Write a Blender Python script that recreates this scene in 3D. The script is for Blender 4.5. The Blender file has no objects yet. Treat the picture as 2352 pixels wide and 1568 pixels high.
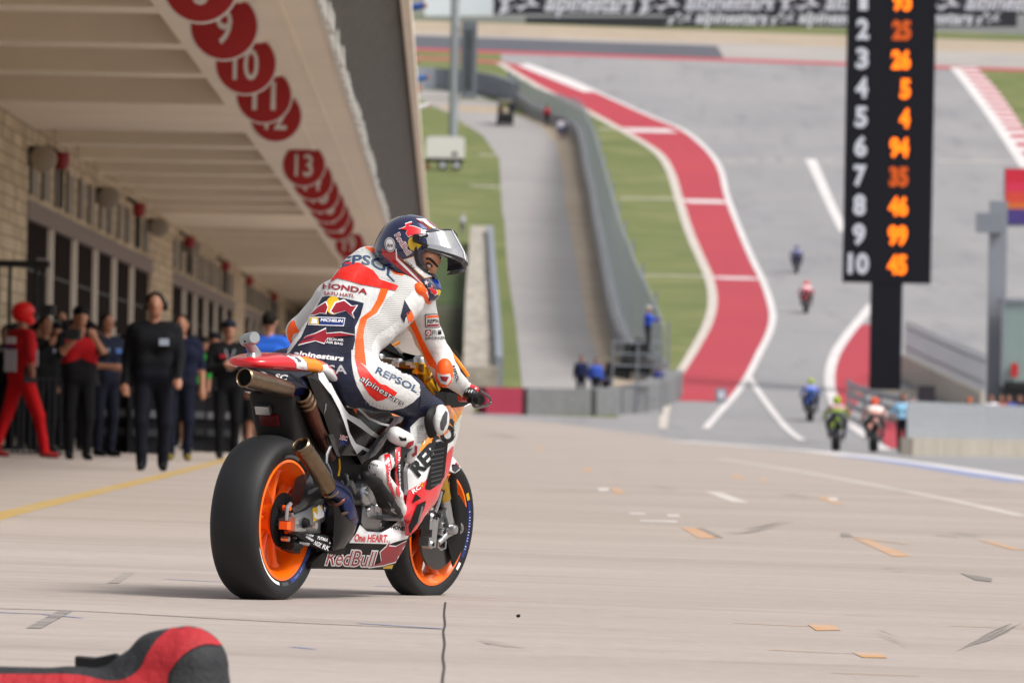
import bpy, bmesh, math, random
import numpy as np
from mathutils import Vector, Matrix
from mathutils.bvhtree import BVHTree
from mathutils.geometry import delaunay_2d_cdt
random.seed(7); np.random.seed(7)
SC = bpy.context.scene
COL = SC.collection
rad = math.radians

# ------------------------------------------------------------------ camera
F = 16500.0                       # focal length in the 2352-wide pixel grid used for measuring
CAMZ = 0.868
ROLL = rad(1.1)
PITCH = math.atan(112/F)
cam = bpy.data.cameras.new('camera'); camo = bpy.data.objects.new('camera', cam); COL.objects.link(camo)
cam.sensor_width = 36; cam.lens = F/2352*36
cam.clip_start = 0.5; cam.clip_end = 4000
camo.matrix_world = Matrix.Translation((0, 0, CAMZ)) @ Matrix.Rotation(rad(90)+PITCH, 4, 'X') @ Matrix.Rotation(ROLL, 4, 'Z')
cam.dof.use_dof = True; cam.dof.focus_distance = 28.9; cam.dof.aperture_fstop = 8.5
SC.camera = camo
CM = camo.matrix_world.copy(); CO = CM.translation.copy(); CR = CM.to_3x3()

# ------------------------------------------------------------------ sky and sun (overcast)
SUN_EL, SUN_AZ = rad(52), rad(118)     # azimuth clockwise from +Y
w = bpy.data.worlds.new('World'); SC.world = w; w.use_nodes = True
nt = w.node_tree; nt.nodes.clear()
out = nt.nodes.new('ShaderNodeOutputWorld'); bg = nt.nodes.new('ShaderNodeBackground')
sky = nt.nodes.new('ShaderNodeTexSky'); sky.sky_type = 'NISHITA'; sky.sun_disc = False
sky.sun_elevation = SUN_EL; sky.sun_rotation = SUN_AZ; sky.dust_density = 4.0; sky.air_density = 1.0
hs = nt.nodes.new('ShaderNodeHueSaturation'); hs.inputs['Saturation'].default_value = 0.22
hs.inputs['Value'].default_value = 1.0
nt.links.new(sky.outputs[0], hs.inputs['Color']); nt.links.new(hs.outputs[0], bg.inputs['Color'])
bg.inputs['Strength'].default_value = 0.085
nt.links.new(bg.outputs[0], out.inputs['Surface'])
sun = bpy.data.lights.new('sun', 'SUN'); sun.energy = 1.5; sun.angle = rad(20); sun.color = (1.0, 0.95, 0.88)
suno = bpy.data.objects.new('sun', sun); COL.objects.link(suno)
sd = Vector((math.sin(SUN_AZ)*math.cos(SUN_EL), math.cos(SUN_AZ)*math.cos(SUN_EL), math.sin(SUN_EL)))
suno.rotation_euler = sd.to_track_quat('Z', 'Y').to_euler(); suno.location = (0, 0, 60)
SC.view_settings.view_transform = 'Standard'; SC.view_settings.look = 'None'
SC.view_settings.gamma = 1; SC.view_settings.exposure = 1.03
SC.cycles.max_bounces = 6; SC.cycles.transparent_max_bounces = 12

# ------------------------------------------------------------------ measuring helpers
def ray(px, py):
    d = CR @ Vector(((px-1176)/F, -(py-784)/F, -1.0)); return d/d.y
def atY(px, py, Y):
    return CO + ray(px, py)*Y
_pk = np.array([0, 28, 72, 120, 172, 215, 240, 270, 355, 415, 570, 690, 760, 790, 840, 1600], float)
_pv = np.array([0.05, 0, -.09, -.25, -.45, -.6, -.45, .07, 5.15, 8.2, 20.5, 34.0, 39.8, 41.8, 42.6, 42.8], float)
def _pchip(xk, yk, x):
    h = np.diff(xk); dl = np.diff(yk)/h; m = np.zeros_like(yk)
    m[0], m[-1] = dl[0], dl[-1]
    for i in range(1, len(xk)-1):
        if dl[i-1]*dl[i] > 0:
            w1, w2 = 2*h[i]+h[i-1], h[i]+2*h[i-1]
            m[i] = (w1+w2)/(w1/dl[i-1]+w2/dl[i])
    i = np.clip(np.searchsorted(xk, x)-1, 0, len(h)-1); t = (x-xk[i])/h[i]
    return ((2*t**3-3*t**2+1)*yk[i]+(t**3-2*t**2+t)*h[i]*m[i]+(-2*t**3+3*t**2)*yk[i+1]+(t**3-t**2)*h[i]*m[i+1])
ROWS = np.concatenate([[-40, 0], np.arange(10, 120, 5), np.arange(120, 300, 2.5), np.arange(300, 800, 5), np.arange(800, 1601, 100)])
ROWZ = _pchip(_pk, _pv, np.clip(ROWS, 0, 1600))
CF = 0.015
def prof(Y): return np.interp(Y, ROWS, ROWZ)
def gz(X, Y): return float(prof(Y)) - CF*X
_YG = np.arange(12, 1200, 0.25)
def G(px, py, lift=0.0):
    d = ray(px, py); x = CO.x+d.x*_YG; z = CO.z+d.z*_YG
    s = z-(prof(_YG)-CF*x)
    idx = np.where((s[:-1] > 0) & (s[1:] <= 0))[0]
    if len(idx) == 0: raise ValueError('no ground at %s %s' % (px, py))
    i = idx[0]; Y = _YG[i]+0.25*s[i]/(s[i]-s[i+1])
    p = CO+d*float(Y); p.z = gz(p.x, p.y)+lift; return p
def pxm(Y): return F/Y

# bike frame: x forward, y left, z up, origin at the rear contact patch
HEAD, LEAN = rad(24.0), rad(2.2)
BR = G(601, 1384)
BM = Matrix.Translation(BR) @ Matrix.Rotation(rad(90)-HEAD, 4, 'Z') @ Matrix.Rotation(LEAN, 4, 'X')
BI = BM.inverted(); BI3 = BI.to_3x3(); CL = BI @ CO
def bray(px, py): return BI3 @ ray(px, py)
def U(px, py, y=0.0):            # pixel -> bike frame, on the plane of lateral offset y
    d = bray(px, py); return CL + d*((y-CL.y)/d.y)
def V(px, py, x):                # pixel -> bike frame, on the plane at distance x along the bike
    d = bray(px, py); return CL + d*((x-CL.x)/d.x)
def A1(x, y): return (459.4+x*.2930, 470.9+y*.2930)
def A2(x, y): return (459.4+x*.3112, 918.7+y*.3112)
def A3(x, y): return (803.9+x*.1465, 482.3+y*.1465)
def A4(x, y): return (574.2+x*.1904, 792.4+y*.1904)
def W1(x, y): return (470.9+x*.2711, 976.2+y*.2711)
def W2(x, y): return (861.3+x*.2710, 976.2+y*.2710)
def T1(x, y): return (528.3+x*.1465, 746.5+y*.1465)
def T2(x, y): return (803.9+x*.1831, 735.0+y*.1831)

_CI = CM.inverted()
def proj(P):
    """bike-frame points -> measured pixels"""
    M = np.array(_CI @ BM); P = np.asarray(P, float); c = P @ M[:3, :3].T + M[:3, 3]
    return np.stack([1176-F*c[:, 0]/c[:, 2], 784+F*c[:, 1]/c[:, 2]], 1)
# ------------------------------------------------------------------ materials
def lin(h):
    if not isinstance(h, str): return tuple(h)+((1,) if len(h) == 3 else ())
    c = [int(h[i:i+2], 16)/255 for i in (0, 2, 4)]
    return tuple(x/12.92 if x <= .04045 else ((x+.055)/1.055)**2.4 for x in c)+(1,)
_MC = {}
def mat(name, col, rough=.6, metal=0.0, coat=0.0, var=0.0, vscale=8.0, bump=0.0, bscale=60.0, spec=0.5, emit=None, alpha=1.0, trans=0.0, stretch=None):
    if name in _MC: return _MC[name]
    m = bpy.data.materials.new(name); m.use_nodes = True; n = m.node_tree.nodes; l = m.node_tree.links
    b = n['Principled BSDF']; c = lin(col)
    b.inputs['Base Color'].default_value = c; b.inputs['Roughness'].default_value = rough
    b.inputs['Metallic'].default_value = metal; b.inputs['Coat Weight'].default_value = coat
    b.inputs['Coat Roughness'].default_value = .06; b.inputs['Specular IOR Level'].default_value = spec
    b.inputs['Alpha'].default_value = alpha; b.inputs['Transmission Weight'].default_value = trans
    m.diffuse_color = c
    tc = None
    if var > 0 or bump > 0:
        tc = n.new('ShaderNodeTexCoord'); src = tc.outputs['Object']
        if stretch:
            mp = n.new('ShaderNodeMapping'); mp.inputs['Scale'].default_value = stretch; l.new(src, mp.inputs[0]); src = mp.outputs[0]
    if var > 0:
        nz = n.new('ShaderNodeTexNoise'); nz.inputs['Scale'].default_value = vscale; nz.inputs['Detail'].default_value = 6; nz.inputs['Roughness'].default_value = .65
        l.new(src, nz.inputs['Vector'])
        mr = n.new('ShaderNodeMapRange'); mr.inputs[1].default_value = .3; mr.inputs[2].default_value = .7
        mr.inputs[3].default_value = 1-var; mr.inputs[4].default_value = 1+var; l.new(nz.outputs[0], mr.inputs[0])
        mx = n.new('ShaderNodeMix'); mx.data_type = 'RGBA'; mx.blend_type = 'MULTIPLY'; mx.inputs[0].default_value = 1
        mx.inputs[6].default_value = c; l.new(mr.outputs[0], mx.inputs[7]); l.new(mx.outputs[2], b.inputs['Base Color'])
    if bump > 0:
        nb = n.new('ShaderNodeTexNoise'); nb.inputs['Scale'].default_value = bscale; nb.inputs['Detail'].default_value = 4
        l.new(src, nb.inputs['Vector']); bp = n.new('ShaderNodeBump'); bp.inputs['Strength'].default_value = bump; bp.inputs['Distance'].default_value = .02
        l.new(nb.outputs[0], bp.inputs['Height']); l.new(bp.outputs[0], b.inputs['Normal'])
    if emit:
        b.inputs['Emission Color'].default_value = lin(emit[0]); b.inputs['Emission Strength'].default_value = emit[1]
    _MC[name] = m; return m

# ------------------------------------------------------------------ tagging
def tag(o, label=None, cat=None, group=None, kind=None):
    if label: o['label'] = label
    if cat: o['category'] = cat
    if group: o['group'] = group
    if kind: o['kind'] = kind
    return o
def empty(name, label, cat, loc=(0, 0, 0), group=None, mw=None):
    o = bpy.data.objects.new(name, None); COL.objects.link(o); o.empty_display_size = .1
    o.matrix_world = mw if mw is not None else Matrix.Translation(Vector(loc))
    return tag(o, label, cat, group)
def copy_tree(o, loc=None, parent=None):
    c = o.copy(); COL.objects.link(c)
    if parent is not None: c.parent = parent
    if loc is not None: c.location = loc
    for ch in o.children: copy_tree(ch, None, c)
    return c

# ------------------------------------------------------------------ 2-D polygons
def inside(pts, loops):
    pts = np.asarray(pts, float); r = np.zeros(len(pts), bool)
    for lp in loops:
        a = np.asarray(lp, float); b = np.roll(a, -1, 0)
        for (x1, y1), (x2, y2) in zip(a, b):
            if y1 == y2: continue
            c = ((y1 > pts[:, 1]) != (y2 > pts[:, 1])) & (pts[:, 0] < (x2-x1)*(pts[:, 1]-y1)/(y2-y1)+x1)
            r ^= c
    return r
def bdist(pts, loop):
    pts = np.asarray(pts, float); a = np.asarray(loop, float); b = np.roll(a, -1, 0); d = np.full(len(pts), 1e9)
    for p, q in zip(a, b):
        v = q-p; L = max((v@v), 1e-12); t = np.clip(((pts-p)@v)/L, 0, 1)
        d = np.minimum(d, np.linalg.norm(pts-(p+t[:, None]*v), axis=1))
    return d
def dens(lp, step):
    o = []
    for i in range(len(lp)):
        a, b = np.array(lp[i], float), np.array(lp[(i+1) % len(lp)], float)
        n = max(1, int(np.linalg.norm(b-a)/step+.5))
        for k in range(n): o.append(tuple(a+(b-a)*k/n))
    return o
def tri2d(loops, step):
    """fill polygons (even-odd) with a fine triangle net"""
    loops = [dens(l, step) for l in loops if len(l) > 2]
    vs, es = [], []
    for l in loops:
        s = len(vs); vs += [tuple(p) for p in l]; es += [(s+i, s+(i+1) % len(l)) for i in range(len(l))]
    A = np.array(vs); lo, hi = A.min(0), A.max(0)
    gx = np.arange(lo[0]+step/2, hi[0], step); gy = np.arange(lo[1]+step/2, hi[1], step*.87)
    if len(gx) and len(gy):
        X, Y = np.meshgrid(gx, gy); X = X+(np.arange(len(gy)) % 2)[:, None]*step/2
        P = np.stack([X.ravel(), Y.ravel()], 1); P = P[inside(P, loops)]
        if len(P):
            d = np.min([bdist(P, l) for l in loops], axis=0); P = P[d > step*.45]
            vs += [tuple(p) for p in P]
    r = delaunay_2d_cdt([Vector(p) for p in vs], es, [], 0, 1e-6)
    v = np.array([tuple(p) for p in r[0]]); f = np.array([tuple(t) for t in r[2] if len(t) == 3])
    if len(f) == 0: return v, f
    c = v[f].mean(1); f = f[inside(c, loops)]
    return v, f
_TX = {}
def text_loops(s, bold=0.0, space=1.0):
    k = (s, bold, space)
    if k in _TX: return _TX[k]
    cu = bpy.data.curves.new('t', 'FONT'); cu.body = s; cu.offset = bold; cu.resolution_u = 3; cu.space_character = space
    o = bpy.data.objects.new('t', cu); COL.objects.link(o); bpy.context.view_layer.update()
    me = bpy.data.meshes.new_from_object(o.evaluated_get(bpy.context.evaluated_depsgraph_get()))
    bm = bmesh.new(); bm.from_mesh(me); bmesh.ops.remove_doubles(bm, verts=bm.verts, dist=1e-5)
    ed = [e for e in bm.edges if len(e.link_faces) == 1]; nx = {}
    for e in ed:
        for a, b in ((e.verts[0], e.verts[1]), (e.verts[1], e.verts[0])): nx.setdefault(a.index, []).append(b.index)
    co = {v.index: (v.co.x, v.co.y) for v in bm.verts}; seen = set(); loops = []
    for s0 in list(nx):
        if s0 in seen: continue
        lp = [s0]; seen.add(s0); cur = s0
        while True:
            n = [q for q in nx[cur] if q not in seen]
            if not n: break
            cur = n[0]; seen.add(cur); lp.append(cur)
        if len(lp) > 2: loops.append([co[i] for i in lp])
    bm.free(); COL.objects.unlink(o); bpy.data.objects.remove(o); bpy.data.meshes.remove(me)
    a = np.array([p for l in loops for p in l]); lo, hi = a.min(0), a.max(0)
    _TX[k] = (loops, lo, hi); return _TX[k]
def place_text(s, p0, p1, h, bold=0.0, shear=0.0, space=1.0, arc=0.0, ref=None):
    """loops in pixel space: baseline from p0 to p1 (y down), cap height h"""
    loops, lo, hi = text_loops(s, bold, space)
    if ref is not None: _, lo, hi = text_loops(s, ref, space)
    p0, p1 = np.array(p0, float), np.array(p1, float); u = p1-p0; L = np.linalg.norm(u); un = u/L; vn = np.array([un[1], -un[0]])
    out = []
    for l in loops:
        q = []
        for x, y in l:
            t = (x-lo[0])/(hi[0]-lo[0]); v = y/hi[1]
            q.append(tuple(p0+un*(t*L+shear*v*h)+vn*(v*h+arc*4*t*(1-t))))
        out.append(q)
    return out

# ------------------------------------------------------------------ implicit bodies
def cap(a, b, ra, rb=None, m=0): return ('cap', np.array(a, float), np.array(b, float), float(ra), float(ra if rb is None else rb), m)
def ell(c, r, m=0, rot=None):
    R = np.eye(3) if rot is None else np.array(Matrix.Rotation(rot[0], 3, 'X') @ Matrix.Rotation(rot[1], 3, 'Y') @ Matrix.Rotation(rot[2], 3, 'Z'))
    return ('ell', np.array(c, float), np.array(r, float), R, 0, m)
def chain(pts, rs, m=0): return [cap(pts[i], pts[i+1], rs[i], rs[i+1], m) for i in range(len(pts)-1)]
def _pd(p, P):
    if p[0] == 'cap':
        a, b, ra, rb = p[1:5]; ab = b-a; L = max(ab@ab, 1e-9)
        t = np.clip(((P-a)@ab)/L, 0, 1); return np.linalg.norm(P-(a+t[:, None]*ab), axis=1)-(ra+(rb-ra)*t)
    c, r, R = p[1:4]; q = (P-c)@R; k = np.linalg.norm(q/r, axis=1); k2 = np.linalg.norm(q/(r*r), axis=1)
    return k*(k-1)/np.maximum(k2, 1e-6)
def sdf_mesh(prims, h, k=.02, cut=None):
    lo = np.min([np.minimum(p[1]-p[3], p[2]-p[3]) if p[0] == 'cap' else p[1]-p[2].max() for p in prims], axis=0)-3*h-k
    hi = np.max([np.maximum(p[1], p[2])+max(p[3], p[4]) if p[0] == 'cap' else p[1]+p[2].max() for p in prims], axis=0)+3*h+k
    for p in prims:
        if p[0] == 'cap': lo = np.minimum(lo, np.minimum(p[1], p[2])-max(p[3], p[4])-3*h)
    n = np.maximum(np.ceil((hi-lo)/h).astype(int), 4)
    ax = [lo[i]+h*np.arange(n[i]) for i in range(3)]
    X = np.stack(np.meshgrid(*ax, indexing='ij'), -1).reshape(-1, 3)
    D = None
    for p in prims:
        d = _pd(p, X)
        if D is None: D = d
        else:
            t = np.clip(.5+.5*(D-d)/k, 0, 1); D = D*(1-t)+d*t-k*t*(1-t)
    if cut is not None: D = np.maximum(D, cut(X))
    D = D.reshape(n); S = D < 0
    # naive surface nets
    acc = np.zeros((n[0]-1, n[1]-1, n[2]-1, 3)); cnt = np.zeros((n[0]-1, n[1]-1, n[2]-1)); quads = []
    C = [(0, 0, 0), (1, 0, 0), (0, 1, 0), (1, 1, 0), (0, 0, 1), (1, 0, 1), (0, 1, 1), (1, 1, 1)]
    sh = lambda A, c: A[c[0]:A.shape[0]-1+c[0], c[1]:A.shape[1]-1+c[1], c[2]:A.shape[2]-1+c[2]]
    for i in range(8):
        for a in range(3):
            if C[i][a] == 0:
                j = list(C[i]); j[a] = 1; j = tuple(j)
                s0, s1, d0, d1 = sh(S, C[i]), sh(S, j), sh(D, C[i]), sh(D, j); x = s0 != s1
                t = np.where(x, d0/np.where(x, d0-d1, 1), 0)
                base = np.array(C[i], float)
                for q in range(3): acc[..., q] += np.where(x, base[q]+(t if q == a else 0), 0)
                cnt += x
    act = cnt > 0; idx = -np.ones(act.shape, int); idx[act] = np.arange(act.sum())
    ii = np.stack(np.nonzero(act), 1); v = (ii+acc[act]/cnt[act][:, None])*h+lo
    for a in range(3):
        b, c = (a+1) % 3, (a+2) % 3
        sl0 = [slice(None)]*3; sl1 = [slice(None)]*3; sl0[a] = slice(0, -1); sl1[a] = slice(1, None)
        s0, s1 = S[tuple(sl0)], S[tuple(sl1)]
        e = np.stack(np.nonzero(s0 != s1), 1); e = e[(e[:, b] > 0) & (e[:, c] > 0) & (e[:, b] < n[b]-1) & (e[:, c] < n[c]-1)]
        o = np.zeros(3, int); ob = o.copy(); ob[b] = 1; oc = o.copy(); oc[c] = 1
        q = np.stack([idx[tuple((e-k2).T)] for k2 in (ob+oc, oc, o, ob)], 1)
        fl = s1[tuple(e.T)]; q[fl] = q[fl][:, ::-1]; quads.append(q)
    f = np.concatenate(quads); f = f[(f >= 0).all(1)]
    pr = np.array([_pd(p, v) for p in prims]); near = pr.argmin(0)
    pm = np.array([p[5] for p in prims]); fm = pm[near[f[:, 0]]]
    return v, f, fm

# ------------------------------------------------------------------ mesh builder
class MB:
    def __init__(s): s.v, s.f, s.m, s.mats, s.n = [], [], [], [], 0
    def mi(s, m):
        if m not in s.mats: s.mats.append(m)
        return s.mats.index(m)
    def add(s, verts, faces, m):
        base = s.n; s.v += [tuple(map(float, p)) for p in verts]; s.n += len(verts)
        if isinstance(m, (list, np.ndarray)): mm = [int(i) for i in m]
        else: mm = [s.mi(m)]*len(faces)
        for fc, q in zip(faces, mm): s.f.append(tuple(int(i)+base for i in fc)); s.m.append(q)
        return s
    def box(s, c, d, m, rot=None, taper=1.0):
        R = Matrix.Identity(3) if rot is None else (Matrix.Rotation(rot[2], 3, 'Z') @ Matrix.Rotation(rot[1], 3, 'Y') @ Matrix.Rotation(rot[0], 3, 'X') if not isinstance(rot, Matrix) else rot)
        vs = []
        for z in (-1, 1):
            t = taper if z > 0 else 1
            for x, y in ((-1, -1), (1, -1), (1, 1), (-1, 1)): vs.append(Vector(c)+R @ Vector((x*d[0]/2*t, y*d[1]/2*t, z*d[2]/2)))
        return s.add(vs, [(3, 2, 1, 0), (4, 5, 6, 7), (0, 1, 5, 4), (1, 2, 6, 5), (2, 3, 7, 6), (3, 0, 4, 7)], m)
    def tube(s, pts, r, m, n=12, caps=True, flat=None, closed=False):
        P = [Vector(p) for p in pts]; rs = r if isinstance(r, list) else [r]*len(P); vs = []; fs = []
        N = None
        for i, p in enumerate(P):
            if closed: t = (P[(i+1) % len(P)]-P[i-1]).normalized()
            else: t = (P[min(i+1, len(P)-1)]-P[max(i-1, 0)]).normalized()
            if N is None: N = t.orthogonal().normalized() if flat is None else (Vector(flat)-t*t.dot(Vector(flat))).normalized()
            else: N = (N-t*t.dot(N)).normalized()
            B = t.cross(N); rr = rs[i]
            ra, rb = (rr if isinstance(rr, (tuple, list)) else (rr, rr))
            for k in range(n):
                a = 2*math.pi*k/n; vs.append(p+N*math.cos(a)*ra+B*math.sin(a)*rb)
        M = len(P)
        for i in range(M if closed else M-1):
            for k in range(n):
                a, b = i*n+k, i*n+(k+1) % n; j = ((i+1) % M)*n; fs.append((a, b, j+(k+1) % n, j+k))
        if caps and not closed: fs += [tuple(range(n))[::-1], tuple((M-1)*n+k for k in range(n))]
        return s.add(vs, fs, m)
    def lathe(s, prof_, c, m, axis='Y', n=48, a0=0, a1=2*math.pi, R=None):
        """prof_: list of (radius, offset along axis)"""
        full = abs(a1-a0-2*math.pi) < 1e-6; K = n if full else n+1; vs = []; fs = []
        for k in range(K):
            a = a0+(a1-a0)*k/n; ca, sa = math.cos(a), math.sin(a)
            for r, o in prof_:
                p = {'Y': (r*ca, o, r*sa), 'Z': (r*ca, r*sa, o), 'X': (o, r*ca, r*sa)}[axis]
                p = Vector(p); p = (R @ p if R is not None else p); vs.append(Vector(c)+p)
        L = len(prof_)
        for k in range(n):
            for i in range(L-1):
                a = k*L+i; b = ((k+1) % K)*L+i; fs.append((a, b, b+1, a+1) if axis != 'Y' else (a, a+1, b+1, b))
        return s.add(vs, fs, m)
    def prism(s, poly, y0, y1, m, taper=1.0):
        """poly of (x,z) points, extruded from y0 to y1"""
        poly = list(poly); c = np.mean(poly, axis=0); n = len(poly)
        vs = [(x, y0, z) for x, z in poly]+[(c[0]+(x-c[0])*taper, y1, c[1]+(z-c[1])*taper) for x, z in poly]
        fs = [tuple(range(n)), tuple(range(n, 2*n))[::-1]]+[(i, i+n, (i+1) % n+n, (i+1) % n) for i in range(n)]
        return s.add(vs, fs, m)
    def loft(s, secs, m, n=28, caps=True):
        """secs: list of (centre, half_u vec, half_v vec, exponent)"""
        vs = []; fs = []
        for c, u, v, e in secs:
            for k in range(n):
                a = 2*math.pi*k/n; ca, sa = math.cos(a), math.sin(a)
                x = math.copysign(abs(ca)**(2/e), ca); y = math.copysign(abs(sa)**(2/e), sa)
                vs.append(Vector(c)+Vector(u)*x+Vector(v)*y)
        for i in range(len(secs)-1):
            for k in range(n): fs.append((i*n+k, i*n+(k+1) % n, (i+1)*n+(k+1) % n, (i+1)*n+k))
        if caps: fs += [tuple(range(n))[::-1], tuple((len(secs)-1)*n+k for k in range(n))]
        return s.add(vs, fs, m)
    def sdf(s, prims, h, k, mats, cut=None):
        v, f, fm = sdf_mesh(prims, h, k, cut); im = [s.mi(m) for m in mats]
        return s.add(v, f, np.array([im[i] for i in fm]))
    def bvh(s): return BVHTree.FromPolygons([Vector(p) for p in s.v], s.f)
    def decal(s, bvh, loops, m, eps=.002, step=3.0, maxl=None, cast=None):
        """lay a thin painted mark, drawn in measured pixels, onto the surface under it"""
        v, f = tri2d(loops, step)
        if len(f) == 0: return s
        P = {}; used = sorted(set(f.ravel()))
        for i in used:
            d = bray(*v[i]).normalized(); h = bvh.ray_cast(CL, d)
            if h[0] is not None:
                nn = h[1] if h[1].dot(d) < 0 else -h[1]
                P[i] = (h[0]-d*eps+nn*eps*.5, h[3])
        if not P: return s
        mx = maxl or step*.0017*9; ids = {}; vs = []; fs = []
        for t in f:
            if all(i in P for i in t):
                q = [P[i][0] for i in t]
                if max((q[0]-q[1]).length, (q[1]-q[2]).length, (q[2]-q[0]).length) > mx: continue
                o = []
                for i in t:
                    if i not in ids: ids[i] = len(vs); vs.append(P[i][0])
                    o.append(ids[i])
                fs.append(tuple(o[::-1]))
        return s.add(vs, fs, m)
    def recolour(s, loops, m, y_neg=True, f0=0):
        """give the faces whose centre falls inside the drawn outline another paint, and their twins on the far side"""
        C = np.array([np.mean([s.v[i] for i in f], axis=0) for f in s.f[f0:]]); C[:, 1] = -np.abs(C[:, 1])
        k = s.mi(m)
        for i in np.nonzero(inside(proj(C), [loops]))[0]: s.m[f0+i] = k
        return s
    def build(s, name, parent=None, mw=None, sharp=35, smooth=True):
        me = bpy.data.meshes.new(name); me.from_pydata(s.v, [], s.f)
        for m in s.mats: me.materials.append(m)
        me.polygons.foreach_set('material_index', s.m); me.validate(); me.update()
        if smooth: me.shade_smooth(); me.set_sharp_from_angle(angle=rad(sharp))
        o = bpy.data.objects.new(name, me); COL.objects.link(o)
        if parent is not None: o.parent = parent
        if mw is not None: o.matrix_world = mw
        return o
def frommap(fn, pts): return [fn(*p) for p in pts]
def smooth_loop(pts, n=4, closed=True):
    P = [np.array(p, float) for p in pts]; o = []; N = len(P)
    for i in range(N if closed else N-1):
        p0, p1, p2, p3 = (P[(i-1) % N], P[i], P[(i+1) % N], P[(i+2) % N]) if closed else (P[max(i-1, 0)], P[i], P[i+1], P[min(i+2, N-1)])
        for k in range(n):
            t = k/n; o.append(tuple(.5*((2*p1)+(-p0+p2)*t+(2*p0-5*p1+4*p2-p3)*t*t+(-p0+3*p1-3*p2+p3)*t**3)))
    if not closed: o.append(tuple(P[-1]))
    return o
def panel(mb, loop_px, y0, bulge, thick, m, step=.02, mirror=True, w=.06, fn=None, only_mirror=False):
    """a domed bodywork panel drawn in pixels on the plane y=y0, and its twin on the other side"""
    L = []
    for px, py in loop_px:
        p = U(px, py, y0)
        if fn:
            for _ in range(3): p = U(px, py, y0+fn(p.x, p.z))
        L.append((p.x, p.z))
    v, f = tri2d([L], step); d = bdist(v, L); D = bulge*(1-np.exp(-d/w))
    for sg in ((1, -1) if mirror else (1,)):
        if only_mirror and sg == 1: continue
        yo = np.array([y0+(fn(x, z) if fn else 0) for x, z in v])
        out_ = [(x, sg*(yy-dd), z) for (x, z), yy, dd in zip(v, yo, D)]
        inn = [(x, sg*(yy-dd+thick), z) for (x, z), yy, dd in zip(v, yo, D)]
        n = len(v); fs = [tuple(t) for t in f]; ff = [t if sg == 1 else t[::-1] for t in fs]+[tuple(i+n for i in (t[::-1] if sg == 1 else t)) for t in fs]
        # rim
        ec = {}
        for t in fs:
            for a, b in ((t[0], t[1]), (t[1], t[2]), (t[2], t[0])): ec[(a, b)] = 1
        for (a, b) in list(ec):
            if (b, a) not in ec: q = (b, a, a+n, b+n); ff.append(q if sg == 1 else q[::-1])
        mb.add(out_+inn, ff, m)
# ------------------------------------------------------------------ ground materials
def ground_mat(name, c1, c2, scale, detail_scale, rough=.9, streak=None, bump=.15, marks=None, slabs=False, slab_dark=.75):
    m = bpy.data.materials.new(name); m.use_nodes = True; n = m.node_tree.nodes; l = m.node_tree.links
    b = n['Principled BSDF']; b.inputs['Roughness'].default_value = rough; b.inputs['Specular IOR Level'].default_value = .3
    tc = n.new('ShaderNodeTexCoord'); src = tc.outputs['Object']
    mp = n.new('ShaderNodeMapping'); l.new(src, mp.inputs[0])
    if streak: mp.inputs['Scale'].default_value = streak
    def noise(sc, det, vec, ro=.6):
        z = n.new('ShaderNodeTexNoise'); z.inputs['Scale'].default_value = sc; z.inputs['Detail'].default_value = det; z.inputs['Roughness'].default_value = ro
        l.new(vec, z.inputs['Vector']); return z.outputs[0]
    def ramp(v, a, b_, lo=0., hi=1.):
        r = n.new('ShaderNodeMapRange'); r.inputs[1].default_value = a; r.inputs[2].default_value = b_; r.inputs[3].default_value = lo; r.inputs[4].default_value = hi; r.clamp = True
        l.new(v, r.inputs[0]); return r.outputs[0]
    def mix(f, A, B, mode='MIX'):
        x = n.new('ShaderNodeMix'); x.data_type = 'RGBA'; x.blend_type = mode
        if isinstance(f, float): x.inputs[0].default_value = f
        else: l.new(f, x.inputs[0])
        for i, q in ((6, A), (7, B)):
            if isinstance(q, tuple): x.inputs[i].default_value = q
            else: l.new(q, x.inputs[i])
        return x.outputs[2]
    c = mix(ramp(noise(scale, 6, mp.outputs[0]), .35, .65), lin(c1), lin(c2))
    c = mix(ramp(noise(detail_scale, 8, src, .75), .3, .7), c, mix(1.0, c, (.80, .80, .81, 1), 'MULTIPLY'))
    if marks:
        for (sc, st, lo, hi, colr, amt) in marks:
            mm = n.new('ShaderNodeMapping'); l.new(src, mm.inputs[0]); mm.inputs['Scale'].default_value = st
            mm.inputs['Rotation'].default_value = (0, 0, .2*sc)
            c = mix(ramp(noise(sc, 5, mm.outputs[0], .7), lo, hi, 0, amt), c, lin(colr))
    l.new(c, b.inputs['Base Color'])
    if bump:
        bp = n.new('ShaderNodeBump'); bp.inputs['Strength'].default_value = bump; bp.inputs['Distance'].default_value = .01
        l.new(noise(detail_scale*2, 4, src), bp.inputs['Height']); l.new(bp.outputs[0], b.inputs['Normal'])
    return m
M_grass = ground_mat('grass', '6f7446', '5e693a', .09, 1.5, marks=[(.22, (1, 1, 1), .52, .68, '86845a', .6), (.6, (1, 1, 1), .55, .7, '4d6032', .5)])
M_conc = ground_mat('concrete', 'ada29b', 'a49992', .35, 14, rough=.85, streak=(.35, 1.6, 1), marks=[(.16, (.5, 2.6, 1), .46, .68, '8e847d', .55), (1.7, (.08, 1.2, 1), .60, .72, '80766f', .5), (.9, (.25, 2.0, 1), .55, .76, '877b73', .7), (5.0, (.3, 2.5, 1), .58, .72, '7f746d', .6), (26.0, (1, 1, 1), .66, .76, '71675f', .4), (11.0, (.2, 3.0, 1), .60, .72, 'b7ada6', .5)])
M_asph = ground_mat('asphalt', '949293', '8c8b8e', .05, 2.0, marks=[(.035, (1.0, .35, 1), .5, .72, '6a6a70', .45), (.5, (1, .06, 1), .54, .70, '67676d', .5), (.16, (1.6, .1, 1), .5, .64, '9c9a9a', .15)])
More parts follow.
